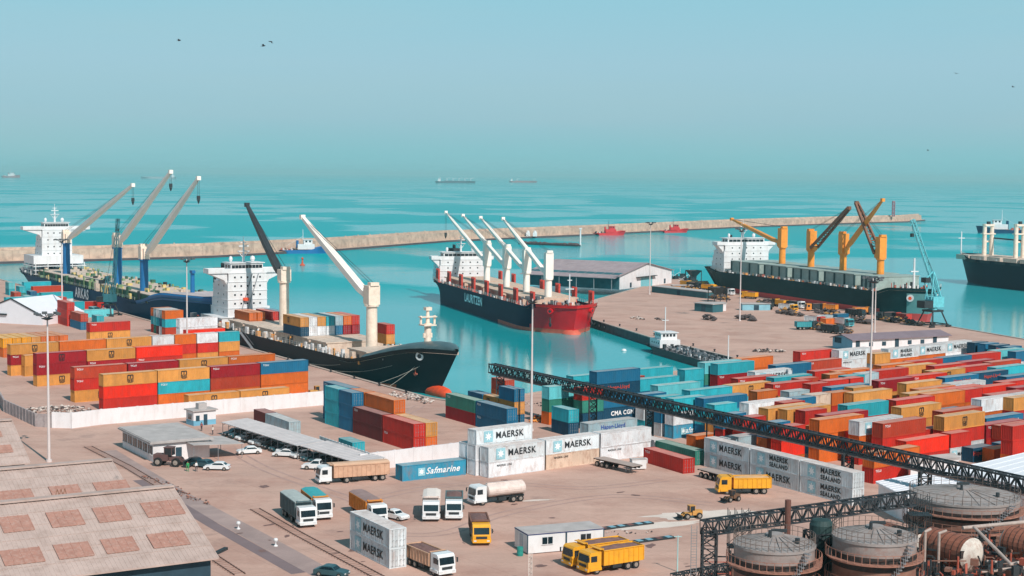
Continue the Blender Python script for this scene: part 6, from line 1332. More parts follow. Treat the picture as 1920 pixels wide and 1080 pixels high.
# worn tyre tracks swung across the apron
TYT=mat('tyre_track_stain',(176,143,134),rough=.95,var=.15,scale=.4,worldc=True)
def track(pts,k):
    P=[G(*p) for p in pts]; out=[]
    for i in range(len(P)-1):
        p0=P[max(i-1,0)];p1=P[i];p2=P[i+1];p3=P[min(i+2,len(P)-1)]
        for j in range(8):
            t=j/8; out.append(.5*((2*p1)+(p2-p0)*t+(2*p0-5*p1+4*p2-p3)*t*t+(3*p1-p0-3*p2+p3)*t**3))
    out.append(P[-1])
    for s in(-1,1):
        Q=[]
        for i,p in enumerate(out):
            d=(out[min(i+1,len(out)-1)]-out[max(i-1,0)]); d.z=0; d.normalize(); n=Vector((-d.y,d.x,0)); Q.append(p+n*s*1.0)
        strip(Q,.45,.018+.001*k,'tyre_track',TYT)
for k,t in enumerate([[(700,935),(800,915),(930,905),(1100,915),(1250,900)],[(720,1000),(830,1000),(960,960),(1150,930),(1330,945)],[(430,840),(500,880),(640,930),(700,950)],[(640,770),(700,800),(790,760)]]): track(t,k)
random.seed(19)
heap(345,928,9,1.2,70,'reddish dirt and stones along the track curve by the warehouse','.1' and .1,.35,rot=-.9,mats=[mat('reddish_dirt',(150,100,84),rough=.95,var=.2),RB2],h=.3)
heap(300,905,8,1.0,50,'reddish dirt strip between the office and the second warehouse',.1,.3,rot=-.9,mats=[mat('reddish_dirt',(150,100,84),rough=.95,var=.2),RB2],h=.3)
heap(1150,1000,6,1.0,40,'small dark debris beyond the weighbridge strip',.08,.3,rot=.2,mats=[RB2,RB],h=.2)

m=MB(); 
for i,(p,nn_) in enumerate(BWC[:-1]):
    q=p+nn_*5.05; m.bar((q.x,q.y,-.9),(q.x+nn_.x*.25,q.y+nn_.y*.25,4.5),.45,.15)
tag(m.build('breakwater_joint',mat('darker_joint_stone',(168,146,132),rough=.95,var=.2,scale=.3)),'dark vertical joints down the breakwater wall face','wall joints',kind='stuff')  # joints slightly darker than the wall stone
# ------------------------------------------------------------------ vehicles
TY=mat('tyre_rubber',(34,34,36),rough=.9); RIM=mat('wheel_rim_grey',(150,140,132),rough=.5,var=.1)
def wheel(root,x,y,r,w=.3):
    m=MB(); s=1 if y>0 else -1
    m.cyl((x,y-s*w,r),(x,y,r),r,n=18); t=m.build('wheel',TY,root); m=MB(); m.cyl((x,y-.02*s,r),(x,y+.025*s,r),r*.55,n=12); m.cyl((x,y,r),(x,y+.07*s,r),r*.2,n=8); m.build('rim',RIM,t); return t
def cab(root,x0,c,h=2.9,w=2.45,l=2.0,base=.55,m_=None):
    """flat-fronted lorry cab, front face at x0"""
    m=MB(); pr=[(x0-l,base),(x0,base),(x0+.06,base+.9),(x0-.18,h-.25),(x0-.45,h),(x0-l,h)]
    m.extry(pr,-w/2,w/2,0); m.box((x0+.02,0,base+.12),(.28,w+.04,.42),0); m.bx(x0-l,x0-.2,-w/2-.12,-w/2,base-.0,base+.35,0); m.bx(x0-l,x0-.2,w/2,w/2+.12,base,base+.35,0)
    c_=m.build('cab',c,root)
    m=MB(); y=w/2-.16; a=Vector((x0+.055-.03,0,base+1.05)); b=Vector((x0-.16,0,h-.36)); 
    m.add([(x0+.035,-y,base+1.06),(x0+.035,y,base+1.06),(x0-.135,y,h-.38),(x0-.135,-y,h-.38),(x0+.0,-y,base+1.06),(x0+.0,y,base+1.06),(x0-.17,y,h-.38),(x0-.17,-y,h-.38)],[(0,1,2,3),(5,4,7,6),(0,4,5,1),(1,5,6,2),(2,6,7,3),(3,7,4,0)]); m.build('windscreen',DGL,c_)
    for s in(-1,1): 
        m=MB(); m.box((x0-.85,s*(w/2+.005),h-.85),(.95,.04,.75)); m.build('side_window',DGL,c_)
        m=MB(); m.box((x0+.12,s*(w/2+.22),h-.8),(.12,.18,.6)); m.bar((x0-.1,s*w/2,h-.5),(x0+.1,s*(w/2+.2),h-.5),.04); m.build('mirror',DARKM,c_)
        m=MB(); m.box((x0+.16,s*(w/2-.32),base+.2),(.05,.36,.18)); m.build('headlight',mat('headlight_glass',(210,214,216),rough=.2),c_)
    m=MB(); m.box((x0+.075,0,base+.62),(.04,w*.62,.34)); m.build('grille',DARKM,c_)
    return c_
LOADB=mat('brown_load',(118,88,84),rough=.95,var=.25,scale=1.5,bump=.6); 
def tipper(p,hd,cabm,bedm,label,L=8.2,load=LOADB,tarp=None,bed='box',group='lorries parked on the open ground',semi=False,name='tipper_truck',cat='truck',h=2.9,bh=1.6):
    r=empty(name,(p.x,p.y,0),hd,label,cat,group); hf=L/2
    m=MB(); m.bx(-hf+.2,hf-.3,-.5,.5,.75,1.0); 
    for x in(-hf+.6,-hf+2.4,0,hf-2.6): m.bx(x-.1,x+.1,-1.0,1.0,.8,.98)
    m.bx(-.9,.5,-1.15,-.62,.5,1.0); m.bx(-.9,.5,.62,1.15,.5,1.0); m.build('chassis',DARKM,r)
    cab(r,hf,cabm,h=h)
    x1=hf-2.35; x0=-hf; z0=1.1; z1=z0+bh; w=1.25
    if bed=='tank':
        m=MB(); n=20; vs=[]; 
        for x,f in((x0+.1,.6),(x0+.25,.95),(x0+.5,1.0),(x1-.5,1.0),(x1-.2,.9),(x1-.05,.55)): vs+=[(x,1.22*f*math.cos(2*math.pi*k/n),z0+.95+1.05*f*math.sin(2*math.pi*k/n)) for k in range(n)]
        m.add(vs,[(j*n+k,j*n+(k+1)%n,(j+1)*n+(k+1)%n,(j+1)*n+k) for j in range(5) for k in range(n)]+[tuple(range(n-1,-1,-1)),tuple(range(5*n,6*n))]); m.bx(x0+.3,x1-.3,-.25,.25,z0+1.95,z0+2.08); m.build('tank',bedm,r)
    else:
        m=MB(); t=.09
        m.bx(x0,x1,-w,w,z0-.1,z0); m.bx(x0,x1,-w,-w+t,z0,z1); m.bx(x0,x1,w-t,w,z0,z1); m.bx(x0,x0+t,-w+t,w-t,z0,z1); m.bx(x1-t,x1,-w+t,w-t,z0,z1+.25)
        k=max(4,int((x1-x0)/.75))
        for i in range(k+1):
            x=x0+.05+(x1-x0-.1)*i/k
            for s in(-1,1): m.bx(x-.05,x+.05,s*(w+.04)-.04,s*(w+.04)+.04,z0,z1)
        for s in(-1,1): m.bx(x0,x1,s*(w+.05)-.05,s*(w+.05)+.05,z1-.1,z1+.02)
        for yy in(-.8,0,.8): m.bx(x0-.06,x0,yy-.06,yy+.06,z0,z1)
        if bed=='box': m.bx(x1-.05,x1+.55,-w+.1,w-.1,z1+.12,z1+.2)
        b=m.build('dump_bed',bedm,r)
        if tarp:
            m=MB(); m.extr([(-w-.03,z1-.05),(w+.03,z1-.05),(w+.03,z1+.06),(w*.55,z1+.28),(-w*.55,z1+.28),(-w-.03,z1+.06)],x0-.03,x1+.03); m.build('tarpaulin',tarp,r)
        elif load:
            m=MB(); nx,ny=10,5; vs=[]
            for i in range(nx+1):
                for j in range(ny+1):
                    fx_,fy_=i/nx,j/ny; vs.append((x0+.1+(x1-x0-.2)*fx_,-w+.1+(2*w-.2)*fy_,z1-.15+.38*math.sin(math.pi*fx_)**.6*math.sin(math.pi*fy_)+random.uniform(-.04,.04)))
            m.add(vs,[(i*(ny+1)+j,(i+1)*(ny+1)+j,(i+1)*(ny+1)+j+1,i*(ny+1)+j+1) for i in range(nx) for j in range(ny)]); m.build('load',load,r)
    ax=[hf-1.35,-hf+1.2,-hf+2.5] if L<9.5 else [hf-1.35,hf-4.6,-hf+1.2,-hf+2.5]
    for x in ax:
        for s in(-1,1): wheel(r,x,s*1.22,.52)
    return r
def car(p,hd,c,label,L=4.4,group=None,suv=False,pick=False):
    r=empty('pickup_truck' if pick else 'parked_car',(p.x,p.y,0),hd,label,'pickup' if pick else 'car',group); w=.86; h=1.72 if (suv or pick) else 1.42; b=.62 if not(suv or pick) else .75
    k=L/4.4; H0=.32
    pr=[(-2.2*k,H0),(2.15*k,H0),(2.2*k,b*.95),(1.95*k,b+.18),(1.0*k,b+.30),(-1.55*k if not suv else -2.1*k,b+.34),(-2.15*k,b+.26),(-2.22*k,b*.8)]
    m=MB(); m.extry(pr,-w,w); body=m.build('body',c,r)
    if pick: cb=[(-.55,b+.30),(1.05,b+.28),(.5,h-.08),(.3,h),(-.35,h),(-.5,h-.1)]
    elif suv: cb=[(-2.05,b+.30),(1.0,b+.28),(.45,h-.06),(.2,h),(-1.8,h),(-2.0,h-.2)]
    else: cb=[(-1.75,b+.30),(.95,b+.28),(.35,h-.06),(.1,h),(-.8,h),(-1.1,h-.06)]
    cb=[(x*k,z) for x,z in cb]; m=MB(); vs=[];n=len(cb)
    for s in(-1,1): vs+=[(x,s*(w-.03-(.16*(z-b-.28)/(h-b-.28))),z) for x,z in cb]
    m.add(vs,[tuple(range(n)),tuple(range(2*n-1,n-1,-1))]+[(i,n+i,n+(i+1)%n,(i+1)%n) for i in range(n)]); m.build('cabin',c,r)
    # glass bands
    z0,z1=b+.36,h-.13; xf0,xf1=cb[1][0],cb[2][0]; xr0,xr1=cb[0][0],cb[-1][0]
    def sx(z): return w-.03-(.16*(z-b-.28)/(h-b-.28))+.012
    f=lambda z,a,c_: a+(c_-a)*((z-cb[1][1])/(cb[2][1]-cb[1][1]))
    m=MB()
    for s in(-1,1):
        y0,y1=s*sx(z0),s*sx(z1); A=[(xr0*.88+.1,y0,z0),(xf0-.18,y0,z0),(f(z1,xf0,xf1)-.1,y1,z1),(xr1*.9+.05,y1,z1)]; m.add(A,[(0,1,2,3) if s<0 else (3,2,1,0)])
    m.build('side_window',DGL,r)
    m=MB(); e=.015; m.add([(f(z0,xf0,xf1)+e,-sx(z0)+.1,z0),(f(z0,xf0,xf1)+e,sx(z0)-.1,z0),(f(z1,xf0,xf1)+e,sx(z1)-.1,z1),(f(z1,xf0,xf1)+e,-sx(z1)+.1,z1)],[(0,1,2,3)]); m.build('windscreen',DGL,r)
    g=lambda z: xr0+(xr1-xr0)*((z-cb[0][1])/(cb[-1][1]-cb[0][1]))-e
    m=MB(); m.add([(g(z0),-sx(z0)+.1,z0),(g(z0),sx(z0)-.1,z0),(g(z1),sx(z1)-.12,z1),(g(z1),-sx(z1)+.12,z1)],[(3,2,1,0)]); m.build('rear_window',DGL,r)
    if pick: m=MB(); m.bx(-2.1*k,-.65*k,-w+.12,w-.12,b+.30,b+.345); m.build('load_bed',DARKM,r)
    for x in(1.4*k,-1.4*k):
        for s in(-1,1): wheel(r,x,s*(w+.02),.33 if not(suv or pick) else .38,.2)
    for s in(-1,1): m=MB(); m.box((2.19*k,s*.6,b*.95+.02),(.06,.34,.14)); m.build('headlight',mat('headlight_glass',(210,214,216),rough=.2),r); m=MB(); m.box((-2.2*k,s*.65,b+.1),(.06,.3,.16)); m.build('tail_light',mat('tail_light_red',(150,24,28),rough=.3),r)
    return r
PW=mat('vehicle_white_paint',(226,228,230),rough=.3,var=.03,dirt=(180,160,150),dirtamt=.2); PY=mat('vehicle_yellow_paint',(236,168,42),rough=.4,var=.06,dirt=(180,120,60),dirtamt=.35); PO=mat('vehicle_orange_bed',(226,140,48),rough=.5,var=.12,dirt=(140,90,60),dirtamt=.5); PT=mat('vehicle_tan_bed',(206,164,136),rough=.7,var=.12,dirt=(150,110,90),dirtamt=.5); PG=mat('vehicle_grey_bed',(88,108,112),rough=.6,var=.15,dirt=(60,70,72),dirtamt=.4); PBR=mat('vehicle_brown_bed',(130,88,72),rough=.7,var=.15,dirt=(90,60,54),dirtamt=.5); TTE=mat('teal_tarpaulin',(60,160,166),rough=.7,var=.1,scale=.8,bump=.4); TGR=mat('grey_tarpaulin',(170,178,176),rough=.8,var=.1,scale=.8,bump=.4); TBR=mat('rose_brown_tarpaulin',(150,124,120),rough=.8,var=.12,scale=.8,bump=.4); TWH=mat('cream_tarpaulin',(226,214,206),rough=.8,var=.06,scale=.8,bump=.4)
random.seed(31)
def along(pf,pb,L,fn,**k):
    a=G(*pf);b=G(*pb); hd=math.atan2(a.y-b.y,a.x-b.x); d=Vector((math.cos(hd),math.sin(hd),0)); c=a-d*L/2; return fn(c,hd,L=L,**k)
along((596,907),(706,899),12.0,tipper,cabm=PW,bedm=PT,label='white-cabbed long tan dump lorry beside the white wall, facing left',load=None,tarp=mat('tan_tarpaulin',(208,168,140),rough=.8,var=.1),bh=1.9)
along((578,990),(528,952),10.5,tipper,cabm=PW,bedm=PG,label='white lorry with long dark grey body and grey cover, left of two side by side',tarp=TGR,bh=2.2,name='box_lorry')
along((608,976),(572,946),9.0,tipper,cabm=PW,bedm=PO,label='white lorry with teal cover over an orange body beside the grey lorry',tarp=TTE,bh=1.9,h=3.0,name='box_lorry')
along((712,985),(652,948),10.0,tipper,cabm=PW,bedm=PO,label='white lorry with orange body and brown cover behind the stacked lettered pair',tarp=TBR,bh=2.0,name='box_lorry')
along((808,979),(811,946),8.2,tipper,cabm=PW,bedm=mat('cream_bed',(214,190,180),rough=.6),label='white tipper with cream cover facing the camera, left of the pair',tarp=TWH,bh=2.0)
along((851,977),(852,946),8.2,tipper,cabm=PW,bedm=PG,label='white tipper with brown load facing the camera, right of the pair',bh=1.8)
along((903,1024),(893,990),8.4,tipper,cabm=PY,bedm=PBR,label='yellow-cabbed tipper with brown bed facing the camera above the site cabins',bh=1.8)
along((884,947),(966,938),9.3,tipper,cabm=PW,bedm=mat('cream_tank',(224,206,198),rough=.5,var=.1,dirt=(180,150,140),dirtamt=.5),label='white lorry with rounded cream tank facing left',bed='tank',h=3.0,name='tank_lorry')
along((838,1082),(768,1052),8.6,tipper,cabm=PW,bedm=PT,label='white tipper with tan bed and brown load at the bottom edge by the stacked pair',bh=1.6)
along((1093,1076),(1188,1061),8.8,tipper,cabm=PY,bedm=PY,label='bright yellow tipper with brown load, nearest of the pair by the site cabins',bh=1.9)
along((1063,1064),(1150,1052),8.8,tipper,cabm=PY,bedm=PY,label='yellow tipper mostly hidden behind the nearer yellow tipper',bh=1.9)
along((1345,925),(1430,924),8.6,tipper,cabm=PY,bedm=PY,label='yellow tipper facing left in front of the long lettered container row',load=mat('tan_load',(200,160,120),rough=.95,bump=.5),bh=1.6)
# cars in the open
car(G(467,851),R(-160),PW,'small white car standing alone before the long carport'); car(G(535,856),R(170),PW,'white saloon car at the near end of the far carport'); car(G(595,880),R(172),PW,'white pickup truck parked before the near carport',L=5.2,pick=True)
car(G(407,881),R(178),PW,'white car beside the grey lean-to shelter'); car(G(741,973),R(-40),PW,'white car right of the orange-bodied lorry'); car(G(622,1080),R(-20),mat('car_dark_teal',(50,84,92),rough=.3),'dark car cut by the bottom edge on the road')
car(G(362,872),R(150),mat('car_black',(34,40,44),rough=.3),'black car in the shade of the lean-to shelter, left one'); car(G(382,876),R(150),mat('car_dark_teal',(50,84,92),rough=.3),'dark teal car in the shade of the lean-to shelter, right one')
dirc=(G(560,862)-G(418,816)).normalized(); nc=Vector((-dirc.y,dirc.x,0)); Lc=(G(560,862)-G(418,816)).length; cs=[mat('car_black',(34,40,44),rough=.3),mat('car_dark_teal',(50,84,92),rough=.3),PW,mat('car_silver',(150,156,160),rough=.3,metal=.4)]
nm=['black','dark teal','white','silver']; seq=[0,1,2,0,2,3,0,1,2,0,2]
for k in range(11):
    p=G(418,816)+dirc*(1.6+k*(Lc-3)/10)+nc*1.6; o_=['first','second','third','fourth','fifth','sixth','seventh','eighth','ninth','tenth','last'][k]
    car(p,math.atan2(-nc.y,-nc.x),cs[seq[k]],f'{nm[seq[k]]} car parked under the far carport, {o_} counted from its far end',group='cars under the far carport',suv=(k%4==1))
dirc2=(G(672,896)-G(566,862)).normalized(); 
for k in range(3):
    p=G(566,862)+dirc2*(1.6+k*3)+nc*1.4; car(p,math.atan2(-nc.y,-nc.x),cs[[1,1,0][k]],['dark teal car at the far end of the near carport','second dark teal car under the near carport','black car third under the near carport'][k],group='cars under the near carport')
# wheel loaders and small plant
def loader(px,py,hd,k,c,label,name='wheel_loader'):
    p=G(px,py); r=empty(name,(p.x,p.y,0),R(hd),label,'loader'); 
    m=MB(); m.box((-1.3*k,0,1.45*k),(2.6*k,1.7*k,1.1*k)); m.box((1.0*k,0,1.2*k),(1.8*k,1.2*k,.7*k)); m.box((-2.2*k,0,1.2*k),(.8*k,1.5*k,.8*k)); m.build('body',c,r)
    m=MB(); m.box((.0,0,2.5*k),(1.3*k,1.4*k,1.3*k),1); m.box((0,0,3.2*k),(1.6*k,1.6*k,.12*k),0)
    for sx in(-1,1):
        for sy in(-1,1): m.box((sx*.66*k,sy*.7*k,2.5*k),(.1*k,.1*k,1.4*k),0)
    m.build('cab',[c,DGL],r)
    m=MB()
    for s in(-1,1): m.bar((1.0*k,s*.5*k,1.5*k),(3.0*k,s*.5*k,.7*k),.22*k)
    m.build('lift_arm',c,r); m=MB(); m.extry([(2.9*k,.2*k),(4.0*k,.1*k),(4.1*k,.2*k),(3.1*k,.45*k),(3.15*k,1.0*k),(3.6*k,1.25*k),(3.5*k,1.35*k),(2.9*k,1.1*k)],-1.35*k,1.35*k); m.build('bucket',DARKM,r)
    for x in(1.5*k,-1.7*k):
        for s in(-1,1): wheel(r,x,s*1.2*k,.75*k,.5*k)
    return r
loader(318,873,-10,1.02,mat('loader_dusty_red',(104,76,74),rough=.7,var=.15),'dusty dark red wheel loader parked beside the white office')
loader(1296,972,200,.62,mat('loader_ochre',(206,150,80),rough=.6,var=.15),'small ochre skid loader on the pale dust patch'); loader(1372,940,215,.55,mat('loader_dark',(110,80,60),rough=.7),'small dark loader in front of the yellow tipper')
p=G(594,742); loader(594,742,30,.7,mat('loader_ochre',(206,150,80),rough=.6),'small ochre forklift at the end of the front tan row')
# trailers
def trailer(pa,pb,label,head=False):
    a=G(*pa);b=G(*pb); hd=math.atan2(b.y-a.y,b.x-a.x); L=(b-a).length; r=empty('flatbed_trailer',(a.x,a.y,0),hd,label,'trailer')
    m=MB(); m.bx(0,L,-.55,-.35,1.0,1.35); m.bx(0,L,.35,.55,1.0,1.35); 
    for k in range(int(L/1.4)+1): m.bx(k*1.4,k*1.4+.18,-1.2,1.2,1.2,1.36)
    m.build('chassis',TD,r); m=MB(); m.bx(.1,L-.1,-1.22,1.22,1.37,1.45); m.build('deck',mat('trailer_deck_dusty',(168,150,142),rough=.8),r)
    for x in(.9,2.2,3.5):
        for s in(-1,1): wheel(r,x,s*1.2,.5)
    m=MB(); m.bar((L-2.4,-.5,0),(L-2.4,-.5,1.2),.14); m.bar((L-2.4,.5,0),(L-2.4,.5,1.2),.14); m.build('landing_leg',STEEL,r); return r
trailer((1122,872),(1196,889),'empty flatbed trailer parked in front of the plain white containers'); trailer((1318,893),(1372,908),'dark skeletal trailer half hidden behind the yellow tipper')
m=MB(); p=G(1196,880); m.box((p.x,p.y,1.0),(2.6,1.4,1.6),0,R(15)); m.box((p.x,p.y,1.85),(2.7,1.5,.12),1,R(15)); tag(m.build('generator_box',[WHITE,GRM]),'small white generator box at the front end of the flatbed trailer','generator')
# ------------------------------------------------------------------ vehicles working on the pier
random.seed(14)
OCC={'yellow':PY,'orange':PO,'dark':DARKM,'white':PW,'red':mat('truck_red',(190,60,50),rough=.5),'teal':mat('truck_teal',(60,150,160),rough=.5)}
spots=[(1288,538,'yellow','yellow','far left of the pier tipper line'),(1302,541,'dark','dark','second in the pier tipper line'),(1316,540,'yellow','yellow','third in the pier tipper line'),(1330,545,'yellow','yellow','fourth in the pier tipper line'),(1345,549,'dark','yellow','fifth in the pier tipper line'),(1362,553,'white','dark','left of the pier light mast'),(1404,560,'yellow','yellow','just right of the pier light mast'),
(1434,580,'yellow','dark','standing before the pale blue store'),(1462,575,'dark','yellow','beside the green ship gangway'),(1478,584,'yellow','white','with white body by the green ship'),(1492,578,'white','dark','near the middle of the green ship'),
(1528,583,'orange','dark','in open ground below the green ship'),(1552,584,'dark','orange','left of the second light mast pair'),(1575,577,'red','dark','close under the green hull'),(1512,618,'dark','teal','left in the dark plant cluster'),(1528,608,'red','white','red-cabbed in the dark plant cluster'),(1560,625,'dark','dark','centre of the dark plant cluster'),(1582,612,'teal','white','teal-cabbed right in the plant cluster'),
(1604,594,'dark','dark','left of the twin light masts'),(1618,590,'dark','orange','behind the twin light masts'),(1662,600,'dark','dark','under the bow of the green ship'),(1690,602,'dark','red','right under the green bow')]
for i,(px,py,a,b,w) in enumerate(spots):
    tipper(G(px,py),R(random.choice([-60,120,10,190,-50,140])),OCC[a],OCC[b],f'small {a}-cabbed truck with {b} body on the pier, {w}',L=7.6,group='trucks working on the pier',bh=1.7)
for px,py,c,lab in((1540,606,'g','grey'),(1570,603,'B','blue'),(1548,612,'O','orange')):
    q=G(px,py); stack(q.x,q.y,R(AR),c,S6,'among the dark plant on the pier',[''])
for px,py,l in((1300,530,'left black hopper at the pier head'),(1345,566,'middle black hopper on the pier'),(1530,560,'right black hopper below the green ship')):
    p=G(px,py); r=empty('cargo_hopper',(p.x,p.y,0),R(20),l,'hopper'); m=MB(); vs=[(-3,-3,6),(3,-3,6),(3,3,6),(-3,3,6),(-1,-1,3),(1,-1,3),(1,1,3),(-1,1,3)]; m.add(vs,[(0,4,5,1),(1,5,6,2),(2,6,7,3),(3,7,4,0),(4,7,6,5),(0,1,5,4)]); m.build('hopper_body',DARKM,r)
    for sx in(-1,1):
        for sy in(-1,1): m=MB(); m.bar((sx*2.8,sy*2.8,0),(sx*2.8,sy*2.8,5.8),.3); m.build('leg',DARKM,r)
# ------------------------------------------------------------------ people
SK=mat('skin_brown',(150,104,80),rough=.6); 
def person(p,hd,shirt,trous,label,pose=0):
    r=empty('person',(p.x,p.y,0),hd,label,'person')
    st=.16 if pose else .07
    V=[(0,0,.95),(0,0,1.15),(0,0,1.38),(0,0,1.50),(0.01,0,1.58),(0.02,0,1.70),  (0,.19,1.42),(.05,.24,1.15),(.16,.22,.92),(.20,.21,.82),(0,-.19,1.42),(-.03,-.24,1.15),(.06,-.24,.90),(.09,-.24,.80),
       (st,.09,.90),(st+.03,.10,.50),(st-.02,.10,.09),(st+.14,.11,.05),(-st,-.09,.90),(-st+.02,-.10,.50),(-st-.06,-.10,.09),(-st+.10,-.11,.05)]
    Ed=[(0,1),(1,2),(2,3),(3,4),(4,5),(2,6),(6,7),(7,8),(8,9),(2,10),(10,11),(11,12),(12,13),(0,14),(14,15),(15,16),(16,17),(0,18),(18,19),(19,20),(20,21)]
    rad=[.15,.14,.17,.06,.085,.095,.065,.05,.038,.03,.065,.05,.038,.03,.095,.065,.048,.04,.095,.065,.048,.04]
    me=bpy.data.meshes.new('body'); me.from_pydata(V,Ed,[]); o=bpy.data.objects.new('body',me); SC.collection.objects.link(o)
    sk_=o.modifiers.new('s','SKIN'); 
    for i,q in enumerate(rad): me.skin_vertices[0].data[i].radius=(q,q*(.8 if i in(0,1,2) else 1))
    me.skin_vertices[0].data[0].use_root=True
    o.modifiers.new('u','SUBSURF').levels=1; dg=bpy.context.evaluated_depsgraph_get(); m2=bpy.data.meshes.new_from_object(o.evaluated_get(dg)); o.modifiers.clear(); o.data=m2
    for q in(SK,shirt,trous): m2.materials.append(q)
    for f in m2.polygons:
        z=f.center.z; a=abs(f.center.y); f.material_index=2 if z<.98 and a<.2 and not(z>.78 and a>.17) else (1 if .98<=z<1.47 or (a>.17 and z>1.0) else 0); f.use_smooth=True
    o.parent=r; m=MB(); m.lathe([(.0,1.82),(.07,1.80),(.105,1.74),(.10,1.68),(.09,1.66)],12,0,(0.005,0)); m.build('hair',mat('dark_hair',(30,26,26)),r); return r
person(G(352,884),R(-60),mat('green_overall',(50,150,90),rough=.8),mat('green_overall',(50,150,90),rough=.8),'person in green overalls walking beside the dark red loader',1)
person(G(378,808),R(-90),mat('dark_red_shirt',(140,70,70),rough=.8),mat('dark_trousers',(50,54,66),rough=.8),'person in dark red shirt standing by the guard house')
person(G(399,815),R(-120),mat('pale_shirt',(220,210,200),rough=.8),mat('dark_trousers',(50,54,66),rough=.8),'person in pale shirt walking right of the guard house',1)
person(G(368,884),R(-30),mat('white_shirt',(226,226,226),rough=.8),mat('dark_trousers',(50,54,66),rough=.8),'person in white shirt near the lean-to shelter',0)
# ------------------------------------------------------------------ birds
BD=mat('bird_dark_feather',(40,44,50),rough=.7)
def bird(px,py,Y,sp,hd,flap,label):
    p=AT(px,py,Y); m=MB(); k=sp
    m.lathe([(0,-.5),(.06,-.42),(.11,-.1),(.10,.15),(.06,.33),(.065,.42),(0,.52)],8)
    m.v=[(v[2]*.5*k,v[0]*.8*k,v[1]*.7*k) for v in m.v]
    for s in(-1,1): m.add([(.12*k,s*.05*k,0),(-.10*k,s*.05*k,0),(-.14*k,s*.32*k,flap*.16*k),(.08*k,s*.34*k,flap*.17*k),(-.18*k,s*.75*k,flap*.05*k),(.0,s*.30*k,flap*.19*k)],[(0,1,2,3),(3,2,4),(0,3,5),(1,5,2),(4,2,5),(3,4,5)])
    m.add([(-.22*k,.03*k,0),(-.22*k,-.03*k,0),(-.36*k,-.09*k,0),(-.36*k,.09*k,0),(-.3*k,0,.03*k)],[(0,1,2,3),(0,4,1),(1,4,2),(2,4,3),(3,4,0)])
    o=m.build('flying_bird',BD); o.location=p; o.rotation_euler=(R(12),R(-8),hd); tag(o,label,'bird')
bird(336,76,160,.75,.5,1,'dark bird gliding alone at upper left of the sky'); bird(494,86,150,.8,.2,1,'lower of two dark birds close together in the sky'); bird(508,78,155,.7,2.6,-.8,'upper of two dark birds close together in the sky')
bird(1793,138,170,.5,.9,1,'small dark bird high at the right of the sky'); bird(1899,163,170,.5,2.3,1,'tiny bird at the far right edge of the sky'); bird(1740,282,200,.5,.2,1,'tiny bird low above the horizon at the right')
# ------------------------------------------------------------------ keep the 298 containers that show largest; the hidden rest become one mass
def sort_containers():
    from mathutils.bvhtree import BVHTree
    bpy.context.view_layer.update(); o0=Vector((0,0,H)); hit={}; V=[];Fq=[];own=[]
    for s in CSTACK:
        for o in s['obj']:
            b=len(V); V+=[o.matrix_world@Vector((x,y,zz)) for zz in(0,CH) for x,y in((0,0),(s['L'],0),(s['L'],CW),(0,CW))]
            Fq+=[(b,b+1,b+2,b+3),(b+4,b+5,b+6,b+7),(b,b+1,b+5,b+4),(b+1,b+2,b+6,b+5),(b+2,b+3,b+7,b+6),(b+3,b,b+4,b+7)]; own+=[o.name]*6
    tree=BVHTree.FromPolygons([tuple(v_) for v_ in V],Fq)
    for py in range(530,1075,2):
        for px in range(0,1920,2):
            d=G(px,py,0)-o0; ok,_,ix,_=tree.ray_cast(o0,d.normalized(),3000)
            if ix is not None: hit[own[ix]]=hit.get(own[ix],0)+1
    allo=[(hit.get(o.name,0),k,o,s,i) for k,(s,i,o) in enumerate((s,i,o) for s in CSTACK for i,o in enumerate(s['obj']))]
    allo.sort(key=lambda e:(-e[0],e[1])); rest=[e for j,e in enumerate(allo) if j>=298 or e[0]<1]
    V=[];Fc=[];Mi=[];mats=[]
    for h,k,o,s,i in rest:
        for src in [o]+[c for c in o.children if c.name.split('.')[0] in('frame','door')]:
            me=src.data; Mx=o.matrix_world; b=len(V); V+=[tuple(Mx@v_.co) for v_ in me.vertices]
            idx=[]
            for m_ in me.materials:
                if m_ not in mats: mats.append(m_)
                idx.append(mats.index(m_))
            for p in me.polygons: Fc.append(tuple(q+b for q in p.vertices)); Mi.append(idx[p.material_index])
        for c in list(o.children): bpy.data.objects.remove(c)
        s['obj'][i]=None; bpy.data.objects.remove(o)
    if rest:
        me=bpy.data.meshes.new('shipping_container'); me.from_pydata(V,[],Fc); me.polygons.foreach_set('material_index',Mi)
        for m_ in mats: me.materials.append(m_)
        me.update(); ob=bpy.data.objects.new('shipping_container',me); SC.collection.objects.link(ob); tag(ob,'mass of mostly hidden containers of many colours under and behind the visible stacks','containers','containers hidden in the stacks','stuff')
    print('kept',len(allo)-len(rest),'merged',len(rest),'smallest kept',allo[min(297,len(allo)-1)][0])
sort_containers()
